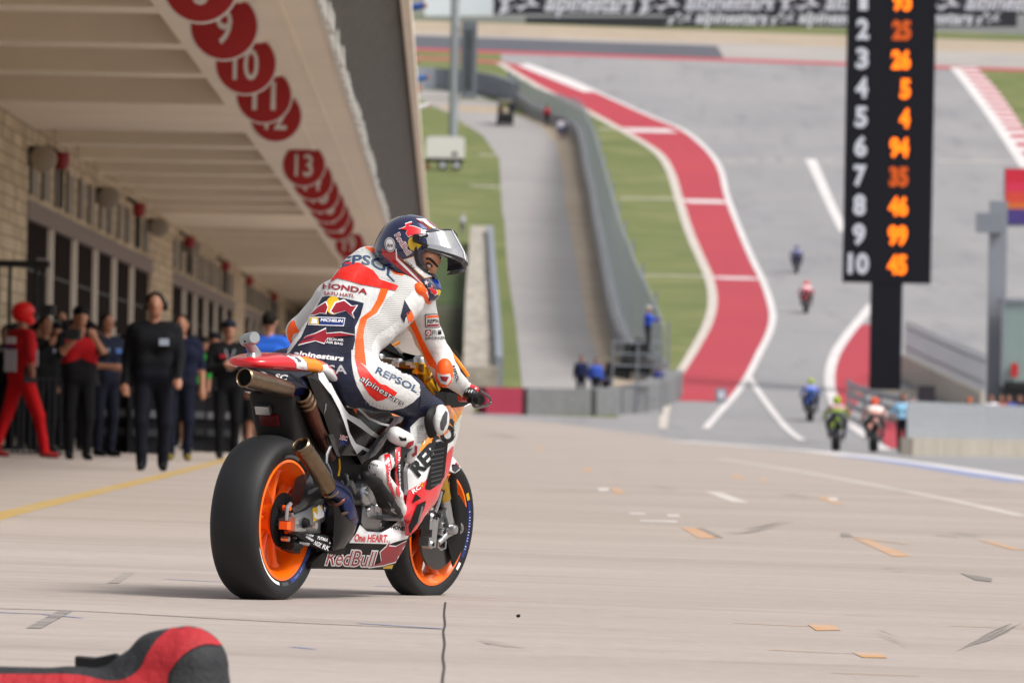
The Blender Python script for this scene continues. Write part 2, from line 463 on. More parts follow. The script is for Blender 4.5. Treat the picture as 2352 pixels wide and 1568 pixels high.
M_asphd = ground_mat('asphalt_dark', '5c5c64', '55565e', .1, 2.0)
M_road = ground_mat('service_road', '9d9997', '949090', .06, 2.0, marks=[(.2, (1, .2, 1), .55, .7, '9c9896', .5)])
M_sand = ground_mat('sand', 'ae9e8c', 'a39482', .12, 2.0, marks=[(.5, (1, .3, 1), .5, .7, '8f8271', .7)])
M_pale = ground_mat('pale_paving', 'a6a09b', '9c9795', .1, 2.0)
M_red = ground_mat('red_runoff', 'ae3a45', 'a63644', .04, 2.0, rough=.7, marks=[(.12, (1, .3, 1), .5, .75, 'a33a48', .5)])
M_pw = ground_mat('white_line', 'd6d2d2', 'c8c4c4', .5, 6.0)
M_pcream = ground_mat('cream_line', 'c5bdb5', 'b9b0a8', .5, 6.0)
M_pb = ground_mat('blue_line', '5a78b8', '6c86c0', .5, 6.0)
M_py = ground_mat('yellow_line', 'b98f2c', 'a98330', .8, 6.0)
M_po = ground_mat('orange_tape', 'd08a35', 'c8863a', 4., 30.0)
M_pk = ground_mat('dark_mark', '57565a', '6d6b6c', 3., 20.0)
M_pg = ground_mat('grey_mark', '85807e', '97908b', 2., 20.0)
def worn(name, c, c0, sc, amt, st=(1, 1, 1)):
    return ground_mat(name, c, c, sc, 12, rough=.85, marks=[(sc, st, .5-amt*.25, .75-amt*.25, c0, .9), (sc*4, st, .52, .7, c0, .7)])
M_po = worn('worn_orange_tape', 'c88f50', 'a99e97', 3.5, .55); M_pk = worn('rubber_mark', '6a6766', '9c928c', 2.5, .5, (1, 2, 1)); M_pg = worn('faint_mark', '8d8782', 'a0978f', 3, .3, (1, 2, 1)); M_pb = worn('worn_blue', '6d86bd', 'a59b94', 2, .3); M_aw = worn('worn_white', 'cfcac6', 'a59b94', 2, .3)
M_py = worn('worn_yellow', 'b5964e', 'a99a80', 1.5, .25)
M_kerbr = ground_mat('kerb_red', 'b04a55', 'a8525a', .5, 5.0)

def rowpts(pts):
    P = [G(*p) if len(p) == 2 else Vector((p[0], p[1], 0)) for p in pts]; P.sort(key=lambda q: q.y)
    return np.array([q.y for q in P]), np.array([q.x for q in P])
def strip(name, L, R, m, layer, kind='structure', label=None, cat=None, Y0=None, Y1=None, rl=.006):
    yl, xl = rowpts(L) if not isinstance(L, (int, float)) else (None, L)
    yr, xr = rowpts(R) if not isinstance(R, (int, float)) else (None, R)
    a = Y0 if Y0 is not None else max(y[0] for y in (yl, yr) if y is not None)
    b = Y1 if Y1 is not None else min(y[-1] for y in (yl, yr) if y is not None)
    ys = set([a, b]+[y for y in ROWS if a < y < b])
    for q in (yl, yr):
        if q is not None: ys |= set(float(y) for y in q if a < y < b)
    ys = sorted(ys); vs = []; fs = []
    for y in ys:
        x0 = np.interp(y, yl, xl) if yl is not None else L; x1 = np.interp(y, yr, xr) if yr is not None else R
        if x1 < x0: x0 = x1 = (x0+x1)/2
        for x in (x0, x1): vs.append((x, y, gz(x, y)+rl*layer))
    for i in range(len(ys)-1): fs.append((2*i, 2*i+1, 2*i+3, 2*i+2))
    mb = MB(); mb.add(vs, fs, m); o = mb.build(name, smooth=False); tag(o, label, cat, None, kind); return o
def band_line(name, pts, wpx, m, layer, rl=.006, n=6, label=None):
    """painted line along pixel points, width in metres"""
    P = [G(*p) for p in smooth_loop(pts, n, closed=False)]; vs = []; fs = []
    for i, p in enumerate(P):
        t = (P[min(i+1, len(P)-1)]-P[max(i-1, 0)]); t.z = 0; t.normalize(); q = Vector((t.y, -t.x, 0)); wd = wpx if not isinstance(wpx, (list, tuple)) else wpx[0]+(wpx[1]-wpx[0])*i/(len(P)-1)
        for s_ in (-.5, .5):
            v = p+q*s_*wd; vs.append((v.x, v.y, gz(v.x, v.y)+(rl*layer if rl > .005 else .0165+.0004*(layer-4))))
    for i in range(len(P)-1): fs.append((2*i, 2*i+1, 2*i+3, 2*i+2))
    mb = MB(); mb.add(vs, fs, m); o = mb.build(name, smooth=False); o['kind'] = 'structure'; return o
def patch(name, pts, m, layer=2, rl=.004):
    P = [G(*p) for p in pts]
    vs = [(p.x, p.y, gz(p.x, p.y)+.0165+.0004*(layer-4)) for p in P]; mb = MB(); mb.add(vs, [tuple(range(len(vs)))], m)
    o = mb.build(name, smooth=False); o['kind'] = 'structure'; return o

# base terrain
mb = MB(); vs = []; fs = []
for y in ROWS:
    for x in (-260, 260): vs.append((x, y, gz(x, y)))
for i in range(len(ROWS)-1): fs.append((2*i, 2*i+1, 2*i+3, 2*i+2))
mb.add(vs, fs, M_grass); tag(mb.build('ground', smooth=False), kind='structure')

YB = lambda y, x=1500: G(x, y).y
redL = [(1150, 146), (1240, 200), (1350, 255), (1470, 322), (1520, 358), (1545, 400), (1560, 450), (1585, 530), (1615, 600), (1632, 640), (1640, 690), (1630, 740), (1605, 790), (1575, 840), (1545, 890), (1530, 950), (1525, 985)]
redR = [(1205, 146), (1300, 180), (1400, 225), (1500, 270), (1570, 300), (1625, 345), (1655, 390), (1670, 450), (1700, 530), (1730, 600), (1750, 640), (1768, 690), (1775, 730), (1765, 770), (1745, 810), (1720, 860), (1690, 905), (1650, 950), (1620, 985)]
kerbL = [(2193, 156), (2228, 200), (2265, 250), (2300, 300), (2352, 380), (2500, 640), (2700, 900)]
strip('race_track', redL+[(-12, 100., 0), (-12, 205., 0), (4.6, 205.5, 0)], kerbL+[(60, 100., 0), (90, 200., 0)], M_asph, 1, Y0=100, Y1=YB(134))
strip('race_track', -60, 120, M_asph, 1, Y0=YB(134)-.01, Y1=YB(126))
strip('outer_kerb', -60, 120, M_kerbr, 2, Y0=YB(136), Y1=YB(129))
strip('dark_runoff', -60, 19.5, M_asphd, 3, Y0=YB(129), Y1=YB(101))
strip('pale_runoff', 19.5, 120, M_pale, 3, Y0=YB(129), Y1=YB(101))
strip('pale_runoff', -60, 120, M_pale, 3, Y0=YB(101), Y1=YB(95))
strip('gravel_trap', -60, 120, M_sand, 3, Y0=YB(95), Y1=YB(67))
band_line('outer_kerb', [(950, 134), (1050, 138), (1155, 145)], 3.0, M_kerbr, 3)
strip('red_runoff', redL, redR, M_red, 2, Y0=YB(922, 1600), Y1=YB(148, 1180))
band_line('white_line', redR, [.5, .27], M_pw, 4)
band_line('cream_line', [(x-3, y) for x, y in redL], [.8, .3], M_pcream, 4)
band_line('white_line', [(1205, 150), (1290, 184), (1360, 212)], 1.6, M_pw, 3)
for y, xa, xb in ((299, 1440, 1545), (462, 1568, 1672), (638, 1632, 1748)): band_line('white_line', [(xa, y), ((xa+xb)/2, y+1), (xb, y+2)], 4.2 if y < 600 else 3.4, M_pw, 3)
for y, xa, xb in ((295, 1375, 1440), (455, 1425, 1565), (632, 1460, 1625), (355, 1100, 1145), (427, 1080, 1150)): band_line('cream_line', [(xa, y), (xb, y+2)], 1.0, M_pcream, 1)
band_line('white_line', [(1862, 366), (1885, 418), (1910, 474), (1938, 532)], [.85, .6], M_pw, 3)
for i in range(6): band_line('white_line', [(1668+i*44, 368), (1692+i*44, 369)], .9, M_pcream, 2)
band_line('white_line', [(2150, 370), (2335, 372)], .9, M_pcream, 2)
band_line('white_line', [(1718, 862), (1745, 905), (1790, 965), (1815, 992), (1842, 1012)], .27, M_pw, 5)
pexL = [(2003, 700), (1975, 735), (1945, 772), (1918, 815), (1906, 860), (1910, 905), (1930, 950), (1965, 985), (2005, 1012), (2035, 1035)]
band_line('white_line', pexL, [.5, .38], M_pw, 5)
strip('red_runoff', pexL[1:7], [(2040, 730), (2030, 800), (2010, 850), (2010, 880), (1990, 895), (1960, 940), (1948, 962)], M_red, 3, Y0=YB(960, 1940), Y1=YB(745, 1980))
patch('red_runoff', [(1990, 965), (2105, 965), (2115, 1028), (2040, 1030)], M_red, 6)
# kerb at the right edge
kb = [(2193, 156), (2228, 200), (2265, 250), (2300, 300), (2352, 380), (2400, 465)]
kr = [(2243, 156), (2285, 200), (2322, 250), (2356, 300), (2420, 380), (2480, 465)]
band_line('white_line', kb, .9, M_pw, 5)
kl = smooth_loop(kb, 8, False); kq = smooth_loop(kr, 8, False); mr = MB(); mw_ = MB()
for i in range(len(kl)-1):
    P = [G(*q) for q in (kl[i], kq[i], kq[i+1], kl[i+1])]; vs = [(p.x, p.y, gz(p.x, p.y)+.02) for p in P]
    (mr if i % 2 else mw_).add(vs, [(0, 1, 2, 3)], M_kerbr if i % 2 else M_pw)
mr.add(mw_.v, mw_.f, M_pw); tag(mr.build('striped_kerb', smooth=False), kind='structure')
# service road and sand on the left
strip('service_road', [(947, 222), (1030, 260), (1109, 311), (1147, 365), (1154, 488), (1159, 509), (1164, 591), (1176, 690), (1186, 756), (1199, 881), (1203, 945)],
      [(1140, 233), (1182, 263), (1236, 286), (1277, 327), (1296, 413), (1300, 488), (1308, 509), (1324, 591), (1334, 657), (1347, 740), (1373, 822), (1390, 880), (1400, 930)], M_road, 1)
strip('service_road', [(900, 222), (900, 205)], [(1142, 236), (1110, 222), (1000, 205)], M_road, 1)
strip('sand_verge', [(1182, 263), (1236, 286), (1277, 327), (1296, 413), (1300, 488), (1308, 509), (1324, 591), (1334, 657), (1347, 740), (1373, 822), (1390, 880), (1400, 930)],
      [(1230, 262), (1290, 290), (1340, 330), (1352, 413), (1366, 488), (1374, 509), (1394, 591), (1410, 670), (1430, 740), (1462, 822), (1500, 880), (1520, 930)], M_sand, 1)
strip('sand_verge', [(1040, 262), (1000, 240)], [(1182, 262), (1140, 232)], M_sand, 2)
# pit lane apron
strip('race_track', -12, 4.9, M_asph, .6, Y0=200, Y1=266)
strip('race_track', 4.0, 6.9, M_asph, .5, Y0=225, Y1=288)
strip('pit_lane', -40, -1.4, M_conc, 3, Y0=255, Y1=350, rl=.004)
conR = [(2352, 1108), (2100, 1068), (1900, 1042), (1700, 1026), (1560, 1015), (1500, 1000), (1300, 975), (1100, 958)]
strip('pit_lane', -40, [(40., 10., 0), (25., 60., 0)]+conR+[(-40., 275., 0)], M_conc, 4, Y0=-20, Y1=G(1100, 958).y, rl=.004)
o = band_line('painted_line', [(1555, 1013), (1700, 1024), (1900, 1040), (2100, 1066), (2352, 1106)], 1.0, M_pw, 8, rl=.004)
o = band_line('painted_line', [(1930, 1047), (2050, 1062), (2200, 1086), (2352, 1110)], .55, M_pb, 10, rl=.004)
band_line('painted_line', [(1650, 1055), (1840, 1085), (2050, 1125), (2200, 1155), (2352, 1190)], .16, M_pcream, 7, rl=.004)
# yellow pit-wall line
Pn = lambda px, py: G(px, py)
band_line('yellow_line', [(-40, 1203), (0, 1190), (120, 1159), (250, 1127), (380, 1095), (480, 1069), (540, 1052)], .17, M_py, 6, rl=.004)
M_jt = mat('joint_dark', '3a3634', .9)
# joints, tapes and marks on the concrete
band_line('joint', [(-20, 1407), (200, 1414), (500, 1431), (760, 1444), (1018, 1455)], .028, M_jt, 6, rl=.004, n=3)
jl = [(1023, 1392), (1020, 1420), (1022, 1445), (1018, 1462), (1021, 1490), (1017, 1520), (1020, 1545), (1016, 1575), (1017, 1600)]
band_line('joint', jl, .008, M_jt, 7, rl=.004, n=3)
B4 = lambda x, y: (1033.6+x*.5606, 976+y*.5606)
B3 = lambda x, y: (x*.4395, 1091+y*.4395)
def quadline(a, b, wd, m, layer=7): band_line('floor_mark', [a, ((a[0]+b[0])/2, (a[1]+b[1])/2+.3), b], wd, m, layer, rl=.004, n=2)
quadline(B3(-10, 740), B3(210, 748), .05, M_pb); quadline(B3(210, 748), B3(430, 770), .03, M_pb, 8); quadline(B3(860, 562), B3(1180, 578), .035, M_pb)
quadline(B3(1870, 797), B3(2310, 825), .04, M_pb, 8); quadline(B3(1960, 598), B3(2085, 602), .04, M_pb); quadline(B3(1520, 922), B3(1650, 936), .025, M_pb)
patch('grey_tape', [B3(137, 824), B3(300, 735), B3(380, 733), B3(215, 826)], M_pk, 9)
patch('grey_tape', [B3(560, 585), B3(650, 525), B3(706, 527), B3(620, 585)], M_pg, 7)
for q in ([(945, 428), (1020, 430), (1095, 474), (1020, 475)], [(1650, 472), (1720, 480), (1888, 548), (1815, 550)], [(2160, 480), (2230, 490), (2360, 525), (2300, 520)], [(1465, 834), (1570, 836), (1600, 858), (1500, 860)],
          [(1645, 950), (1760, 953), (1792, 974), (1690, 972)], [(545, 183), (580, 184), (575, 197), (548, 196)], [(655, 264), (690, 265), (718, 288), (680, 288)], [(1145, 208), (1185, 210), (1212, 228), (1175, 226)], [(1500, 302), (1530, 300), (1620, 332), (1580, 332)], [(365, 90), (380, 92), (378, 104), (360, 103)], [(1270, 222), (1300, 224), (1290, 236), (1265, 234)]):
    patch('orange_tape', [B4(*p) for p in q], M_po, 8)
for a, b in (((1163, 828), (1475, 842)), ((1305, 940), (1650, 956)), ((1560, 1036), (1930, 1050)), ((2050, 839), (2360, 850)), ((380, 278), (660, 274)), ((780, 462), (1010, 470)), ((1600, 462), (1880, 500))):
    quadline(B4(*a), B4(*b), .03, M_po)
for q in ([(1045, 280), (1110, 282), (1228, 326), (1160, 324)], [(605, 264), (650, 263), (648, 276), (610, 277)], [(1545, 303), (1585, 303), (1590, 316), (1560, 317)], [(890, 374), (940, 375), (940, 385), (890, 384)], [(735, 368), (800, 369), (800, 375), (735, 374)], [(780, 398), (930, 402), (930, 408), (780, 404)]):
    patch('white_arrow', [B4(*p) for p in q], M_aw, 8)
for q in ([(2090, 618), (2130, 625), (2222, 642), (2218, 656), (2150, 648)], [(1005, 430), (1040, 433), (1110, 466), (1118, 474), (1080, 464)], [(1600, 452), (1640, 456), (1650, 468), (1605, 470)]):
    patch('dark_scuff', [B4(*p) for p in q], M_pk, 10)
rnd = random.Random(3)
mk = MB()
for (x0, y0, x1, y1, n_, sp, wd) in ((1120, 460, 1430, 400, 9, 26, .035), (1730, 860, 1900, 940, 9, 22, .03), (2080, 950, 2352, 820, 9, 20, .03), (790, 262, 960, 270, 5, 10, .05), (1330, 290, 1500, 300, 5, 10, .05), (1980, 455, 2200, 470, 6, 14, .05),
                                     (620, 180, 740, 215, 5, 12, .05), (1760, 262, 1880, 275, 5, 10, .06), (2080, 270, 2300, 285, 6, 14, .06), (1560, 210, 1660, 216, 4, 8, .06), (2010, 230, 2080, 236, 4, 8, .06), (850, 148, 960, 156, 4, 6, .08), (500, 130, 580, 138, 4, 6, .08), (100, 35, 320, 60, 7, 14, .12), (1770, 600, 1880, 612, 4, 8, .02), (95, 900, 320, 930, 5, 12, .015)):
    for i in range(int(n_*2.2)):
        ox, oy = rnd.uniform(-sp, sp), rnd.uniform(-sp, sp)*.35; cu = rnd.uniform(-10, 10); l0 = rnd.uniform(.2, .6); t0 = rnd.uniform(0, 1-l0)
        pts = []
        for k in range(6):
            t = t0+l0*k/5; pts.append(G(*B4(x0+(x1-x0)*t+ox, y0+(y1-y0)*t+oy+cu*math.sin(t*3))))
        vs = []
        for k, p in enumerate(pts):
            ww = wd*rnd.uniform(.12, .5)*math.sin(math.pi*(k+.3)/5.6)
            vs += [(p.x, p.y-ww*2.5, gz(p.x, p.y)+.0192+.00005*i), (p.x, p.y+ww*2.5, gz(p.x, p.y)+.0192+.00005*i)]
        mk.add(vs, [(2*k, 2*k+2, 2*k+3, 2*k+1) for k in range(5)], M_pg)
for i in range(150):                               # thin hairline scratches of the brushed slab
    a = B3(rnd.uniform(0, 2300), rnd.uniform(60, 1060)) if i % 2 else B4(rnd.uniform(100, 2340), rnd.uniform(330, 1050))
    if a[1] > 1566: continue
    p = G(*a); L = rnd.uniform(.04, .5); e = rnd.uniform(.002, .007); q = p+Vector((L, rnd.uniform(-.15, .15)*L, 0)); zz = .0205+.00001*i
    mk.add([(p.x, p.y-e, gz(p.x, p.y)+zz), (q.x, q.y-e*.2, gz(q.x, q.y)+zz), (q.x, q.y+e*.2, gz(q.x, q.y)+zz), (p.x, p.y+e, gz(p.x, p.y)+zz)], [(0, 1, 2, 3)], [M_pk, M_pg, M_pg, M_pcream][i % 4])
tag(mk.build('tyre_marks', smooth=False), kind='structure')

# ------------------------------------------------------------------ walls and fences round the circuit
def wall(name, base, hts, m, th=.3, closed_top=True, mb=None, parent=None, posts=None, label=None, cat=None, n=3, group=None):
    P = [G(*p) for p in (smooth_loop(base, n, False) if n > 1 else base)]
    H = [hts]*len(P) if not isinstance(hts, (list, tuple)) else list(np.interp(np.linspace(0, 1, len(P)), np.linspace(0, 1, len(hts)), hts))
    own = mb is None; mb = mb or MB(); vs = []
    for i, p in enumerate(P):
        t = P[min(i+1, len(P)-1)]-P[max(i-1, 0)]; t.z = 0; t.normalize(); q = Vector((t.y, -t.x, 0))*th/2
        vs += [p+q-Vector((0, 0, .3)), p-q-Vector((0, 0, .3)), p-q+Vector((0, 0, H[i])), p+q+Vector((0, 0, H[i]))]
    fs = []
    for i in range(len(P)-1):
        for k in range(4): fs.append((4*i+k, 4*i+(k+1) % 4, 4*i+4+(k+1) % 4, 4*i+4+k))
    fs += [(3, 2, 1, 0), (4*len(P)-4, 4*len(P)-3, 4*len(P)-2, 4*len(P)-1)]
    mb.add(vs, fs, m)
    if own:
        o = mb.build(name, parent, smooth=False); tag(o, label, cat, group); return o, P, H
    return None, P, H
M_cw = mat('barrier_concrete', '8d8c8d', .85, var=.12, vscale=.8)
M_cwd = mat('barrier_dark', '23242c', .6)
M_steel = mat('galvanised_steel', '8b9199', .45, .5, var=.08, vscale=2)
M_fenc = mat('debris_mesh', 'a9b1bc', .7, .0, alpha=.5, var=.12, vscale=1.2, stretch=(3, 3, .4))
M_tyre = mat('tyre_wall_cover', '6f7072', .8, var=.14, vscale=3, bump=.4, bscale=9)
M_maroon = mat('maroon_cover', '9a2541', .6, var=.08, vscale=1)
M_lwall = mat('pale_concrete', '9c958b', .85, var=.3, vscale=.8, stretch=(3, .3, 3))
M_banner = mat('banner_black', '22222f', .6); M_white = mat('white_vinyl', 'cfd0dc', .6)
M_wb = mat('white_panel', 'dfe6f0', .5)
# debris fence
e = empty('debris_fence', 'tall curving grey debris fence with a concrete base beside the sand verge', 'fence', G(1433, 819))
def kid(o, par): o.parent = par; o.matrix_parent_inverse = par.matrix_world.inverted(); return o
fb = [(1165, 222), (1192, 241), (1236, 272), (1300, 296), (1328, 320), (1341, 370), (1347, 413), (1359, 459), (1368, 525), (1382, 591), (1395, 670), (1413, 756), (1438, 819), (1475, 858), (1522, 880)]
fh = [2.2, 2.2, 2.4, 2.6, 3.0, 3.9, 4.4, 5.0, 5.6, 5.6, 5.6, 5.4, 5.0, 4.0, 2.4]
mbf = MB(); _, P, H = wall('x', fb, fh, M_fenc, .06, mb=mbf); kid(mbf.build('mesh_panel', smooth=False), e)
mbw = MB(); wall('x', fb, .9, M_cw, .5, mb=mbw); kid(mbw.build('concrete_base', smooth=False), e)
for i in range(0, len(P), 2):
    q = MB(); q.box(P[i]+Vector((.2, -.2, H[i]/2)), (.12, .12, H[i]+.3), M_steel); kid(q.build('post', smooth=False), e)
# left guardrail, far
o, P, H = wall('guardrail', [(930, 206), (1000, 206), (1060, 212), (1130, 222), (1185, 240)], 1.9, mat('guardrail_grey', '7d828c', .6, .2, var=.15, vscale=.8, stretch=(.2, .2, 4)), .4, label='low grey guardrail of stacked steel rails at the far bend', cat='guardrail')
# retaining wall left of the service road
o, P, H = wall('retaining_wall', [(1103, 905), (1102, 800), (1103, 700), (1105, 620), (1106, 560)], 1.1, M_lwall, 1.4, label='long pale concrete retaining wall left of the service road', cat='wall', n=2)
o, P, H = wall('guardrail', [(1145, 905), (1140, 800), (1132, 690), (1128, 620), (1124, 575)], 1.5, mat('rail_blue', '868c98', .5, .3), .3, label='thin grey guardrail running beside the pale retaining wall', cat='guardrail', n=2)
M_dgr = ground_mat('long_grass', '3f4f27', '34431f', .3, 2.0, marks=[(.5, (1, 1, 1), .5, .7, '53603a', .7)])
strip('long_grass', [(960, 905), (970, 800), (985, 700), (1000, 610), (1020, 580)], [(1092, 905), (1090, 800), (1090, 700), (1092, 610), (1080, 580)], M_dgr, 2)
# tyre wall across the end of the lane
e = empty('tyre_wall', 'curved grey covered tyre wall with vertical seams at the pit exit', 'barrier', G(1350, 950))
segs = [(1190, 951), (1275, 952), (1340, 953), (1400, 951), (1455, 945), (1500, 934), (1530, 918), (1541, 905)]
for i in range(len(segs)-1):
    q = MB(); a, b = segs[i], segs[i+1]; wall('x', [(a[0]+1, a[1]), (b[0]-1, b[1])], .98, M_tyre, 1.0, mb=q, n=1); kid(q.build('cover_block', smooth=False), e)
o, P, H = wall('barrier_block', [(1106, 949), (1188, 951)], .98, M_maroon, 1.0, label='maroon covered barrier block at the left end of the tyre wall', cat='barrier', n=1)
# far banners
YF = G(1500, 64).y
def backdrop(name, x0, y0, x1, y1, m, th=.3, Y=None, dz=0, label=None, cat=None, build=True):
    Y = Y or YF; a = atY(x0, y1, Y); b = atY(x1, y1, Y); c = atY(x1, y0, Y); d = atY(x0, y0, Y)
    q = MB(); q.add([a, b, c, d]+[p+Vector((0, th, 0)) for p in (a, b, c, d)], [(0, 1, 2, 3), (7, 6, 5, 4), (0, 4, 5, 1), (1, 5, 6, 2), (2, 6, 7, 3), (3, 7, 4, 0)], m)
    if build: return tag(q.build(name, smooth=False), label, cat)
    return q
def ptext(s, cx0, cx1, ybase, hpx, Y, m, bold=.02, shear=.25, th=.02, mb=None, name=None, parent=None, slope=.02):
    L = place_text(s, (cx0, ybase+slope*(cx0-1176)*0), (cx1, ybase+(cx1-cx0)*.0192), hpx, bold, shear)
    v, f = tri2d(L, 14); q = mb or MB(); q.add([atY(p[0], p[1], Y-th) for p in v], [tuple(t[::-1]) for t in f], m)
    return q
STAR = [(0, .0), (.12, .42), (.0, .55), (.3, .62), (.42, .98), (.62, .62), (1.0, 1.0), (.78, .5), (.98, .3), (.66, .3), (.5, .12), (.4, .32), (.2, .1)]
def star_logo(q, x0, y0, x1, y1, Y, m, m2):
    P = [(x0+(x1-x0)*a, y1+(y0-y1)*b) for a, b in STAR]; v, f = tri2d([P], 20)
    q.add([atY(p[0], p[1], Y-.02) for p in v], [tuple(t[::-1]) for t in f], m)
    c = np.mean(P, axis=0); P2 = [(c[0]+(a-c[0])*.62, c[1]+(b-c[1])*.55) for a, b in P]; v, f = tri2d([P2], 20)
    q.add([atY(p[0], p[1], Y-.04) for p in v], [tuple(t[::-1]) for t in f], m2)
yb = lambda x, y: y+(x-1500)*.005
q = backdrop('b', 1134, -40, 2480, 33, M_banner, build=False, Y=YF+1.2)
for i in range(5):
    x = 1145+i*322
    star_logo(q, x, -30, x+98, 34, YF+1.2, M_white, M_banner); ptext('alpinestars', x+104, x+306, 24, 44, YF+1.2, M_white, .03, mb=q)
tag(q.build('trackside_banner', smooth=False), 'upper black trackside banner with large white lettering on the hilltop', 'banner')
q = backdrop('b', 1528, 24, 2336, 62, M_banner, build=False, Y=YF)
for i in range(4):
    x = 1532+i*236
    if x+60 < 2336: star_logo(q, x, 27, x+60, 58, YF, M_white, M_banner)
    if x+232 < 2336: ptext('alpinestars', x+64, x+228, 53, 29, YF, M_white, .03, mb=q)
tag(q.build('trackside_banner', smooth=False), 'lower black trackside banner with a row of small white lettering', 'banner')
backdrop('dark_barrier', 1207, 40, 1527, 64, mat('barrier_navy', '292932', .6), label='plain dark barrier between the concrete wall and the lettered banner', cat='barrier')
backdrop('concrete_wall', 940, 38, 1206, 69, mat('far_concrete', '8f9092', .8, var=.06, vscale=.2), label='low grey concrete wall at the far left of the hilltop', cat='wall')
backdrop('white_hoarding', 975, -40, 1132, 37, M_wb, Y=YF+6, label='pale blue white hoarding behind the low concrete wall on the hill', cat='hoarding')
M_gleaf = mat('grass_tuft', '56692a', .9)
strip('grass_verge', -60, 120, M_grass, 3, Y0=YB(67), Y1=YF-.2)
# palisade fence on the right
M_pal = mat('palisade_grey', 'b2b6bc', .5, .3, var=.06, vscale=3)
def palisade(name, base, ht, label, wallh, mw_, gap=.16, lean=0):
    P0 = [G(*p) for p in base]; e = empty(name, label, 'fence', P0[0]); q = MB(); w_ = MB()
    for a, b in zip(P0[:-1], P0[1:]):
        L = (b-a).length; n_ = max(2, int(L/gap))
        for k in range(n_):
            c = a.lerp(b, (k+.5)/n_); q.box(c+Vector((0, 0, wallh+ht/2)), (gap*.62, .04, ht), M_pal, rot=(0, 0, math.atan2(b.y-a.y, b.x-a.x)), taper=.8)
        ang = math.atan2(b.y-a.y, b.x-a.x); mid = (a+b)/2; el = math.atan2(b.z-a.z, Vector((b.x-a.x, b.y-a.y)).length)
        for zz in (.25, .8): q.box(mid+Vector((0, .05, wallh+ht*zz)), (L, .05, .07), M_steel, rot=(0, -el, ang))
        w_.box(mid+Vector((0, .0, wallh/2-.3)), (L+.02, .35, wallh+.6), mw_, rot=(0, -el, ang))
    kid(q.build('slats', smooth=False), e); kid(w_.build('concrete_base', smooth=False), e)
    o_ = e; return e
palisade('palisade_fence', [(2082, 1046), (2170, 1047), (2260, 1048), (2380, 1050)], 1.02, 'low grey palisade fence on a stained concrete kerb at lower right', .5, mat('stained_concrete', '9c958a', .9, var=.2, vscale=2, stretch=(4, 1, .3)))
palisade('palisade_fence', [(2078, 868), (2120, 890), (2190, 925), (2262, 960)], 1.5, 'tall grey palisade fence on a beige wall sloping down right of the tower', 1.0, mat('beige_wall', 'bbb3a8', .85, var=.08, vscale=1), gap=.22)
# stacked guardrail in front of the tower
e = empty('guardrail', 'three rail steel guardrail curving below the timing tower', 'guardrail', G(2020, 985))
for k, zz in enumerate((.35, .75, 1.15)):
    pts = [(1945, 948), (1975, 962), (2010, 975), (2050, 985), (2085, 992)]; P0 = [G(*p)+Vector((0, 0, zz)) for p in pts]
    q = MB(); q.tube(P0, (.12, .05), M_steel, n=8, flat=(0, 0, 1)); kid(q.build('rail'), e)
for p in ((1950, 950), (1985, 966), (2020, 978), (2060, 987)):
    g = G(*p); q = MB(); q.box(g+Vector((0, .12, .6)), (.12, .12, 1.5), M_steel); kid(q.build('post', smooth=False), e)
# ------------------------------------------------------------------ pit building (runs away from the camera towards the vanishing point)
DV = ray(1015, 930)
def PP(s_, lat, h): return CO+DV*s_+Vector((lat, 0, h))
def LH(px, py, s_): q = atY(px, py, s_)-(CO+DV*s_); return q.x, q.z
M_soff = mat('painted_soffit', 'e4d8c8', .8, var=.05, vscale=.5)
M_rib = mat('painted_rib', 'e6dac8', .85, var=.05, vscale=.5)
M_slab = mat('recess_slab', 'ddd0bd', .9, var=.05, vscale=.5)
M_stone = mat('cut_limestone', 'c4b299', .9, var=.25, vscale=2.2, bump=.5, bscale=3, stretch=(1, 1, 2.5))
def _brick(m):
    n = m.node_tree.nodes; l = m.node_tree.links; b = n['Principled BSDF']; tc = n.new('ShaderNodeTexCoord'); sp = n.new('ShaderNodeSeparateXYZ'); cb = n.new('ShaderNodeCombineXYZ')
    l.new(tc.outputs['Object'], sp.inputs[0]); l.new(sp.outputs[1], cb.inputs[0]); l.new(sp.outputs[2], cb.inputs[1])
    br = n.new('ShaderNodeTexBrick'); br.inputs['Scale'].default_value = 1.0; br.inputs['Brick Width'].default_value = .9; br.inputs['Row Height'].default_value = .2; br.inputs['Mortar Size'].default_value = .012
    br.inputs['Color1'].default_value = lin('cdbb9f'); br.inputs['Color2'].default_value = lin('a8957a'); br.inputs['Mortar'].default_value = lin('7d6f5c'); l.new(cb.outputs[0], br.inputs['Vector']); l.new(br.outputs['Color'], b.inputs['Base Color'])
_brick(M_stone)
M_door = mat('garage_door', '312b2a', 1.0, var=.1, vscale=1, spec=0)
M_lint = mat('lintel_band', '8e837f', .9, spec=0); M_clr = mat('clerestory_panel', '9d948a', 1, spec=0); M_dk = mat('dark_metal', '1d1c1e', .5)
M_net = mat('black_netting', '534f4c', .9, var=.22, vscale=2.5, stretch=(1, .5, 3))
M_fr = mat('white_fringe', 'cfcdc8', .7)
M_sign = mat('sign_red', '9f1216', .5); M_signw = mat('sign_white', 'd9d4d0', .5)
def pbox(q, s0, s1, l0, l1, h0, h1, m):
    v = [PP(s_, l, h) for s_ in (s0, s1) for l in (l0, l1) for h in (h0, h1)]
    return q.add(v, [(0, 1, 3, 2), (4, 6, 7, 5), (0, 4, 5, 1), (2, 3, 7, 6), (0, 2, 6, 4), (1, 5, 7, 3)], m)
LW = -6.45; HS = 4.2; LSL = LH(592, 350, 120)[0]; LSR = LH(832, 350, 120)[0]
SE = 520
pit = empty('pit_building', 'long cream pit building with a deep ribbed canopy over the garages', 'building', PP(60, LW, -.9))
q = MB()
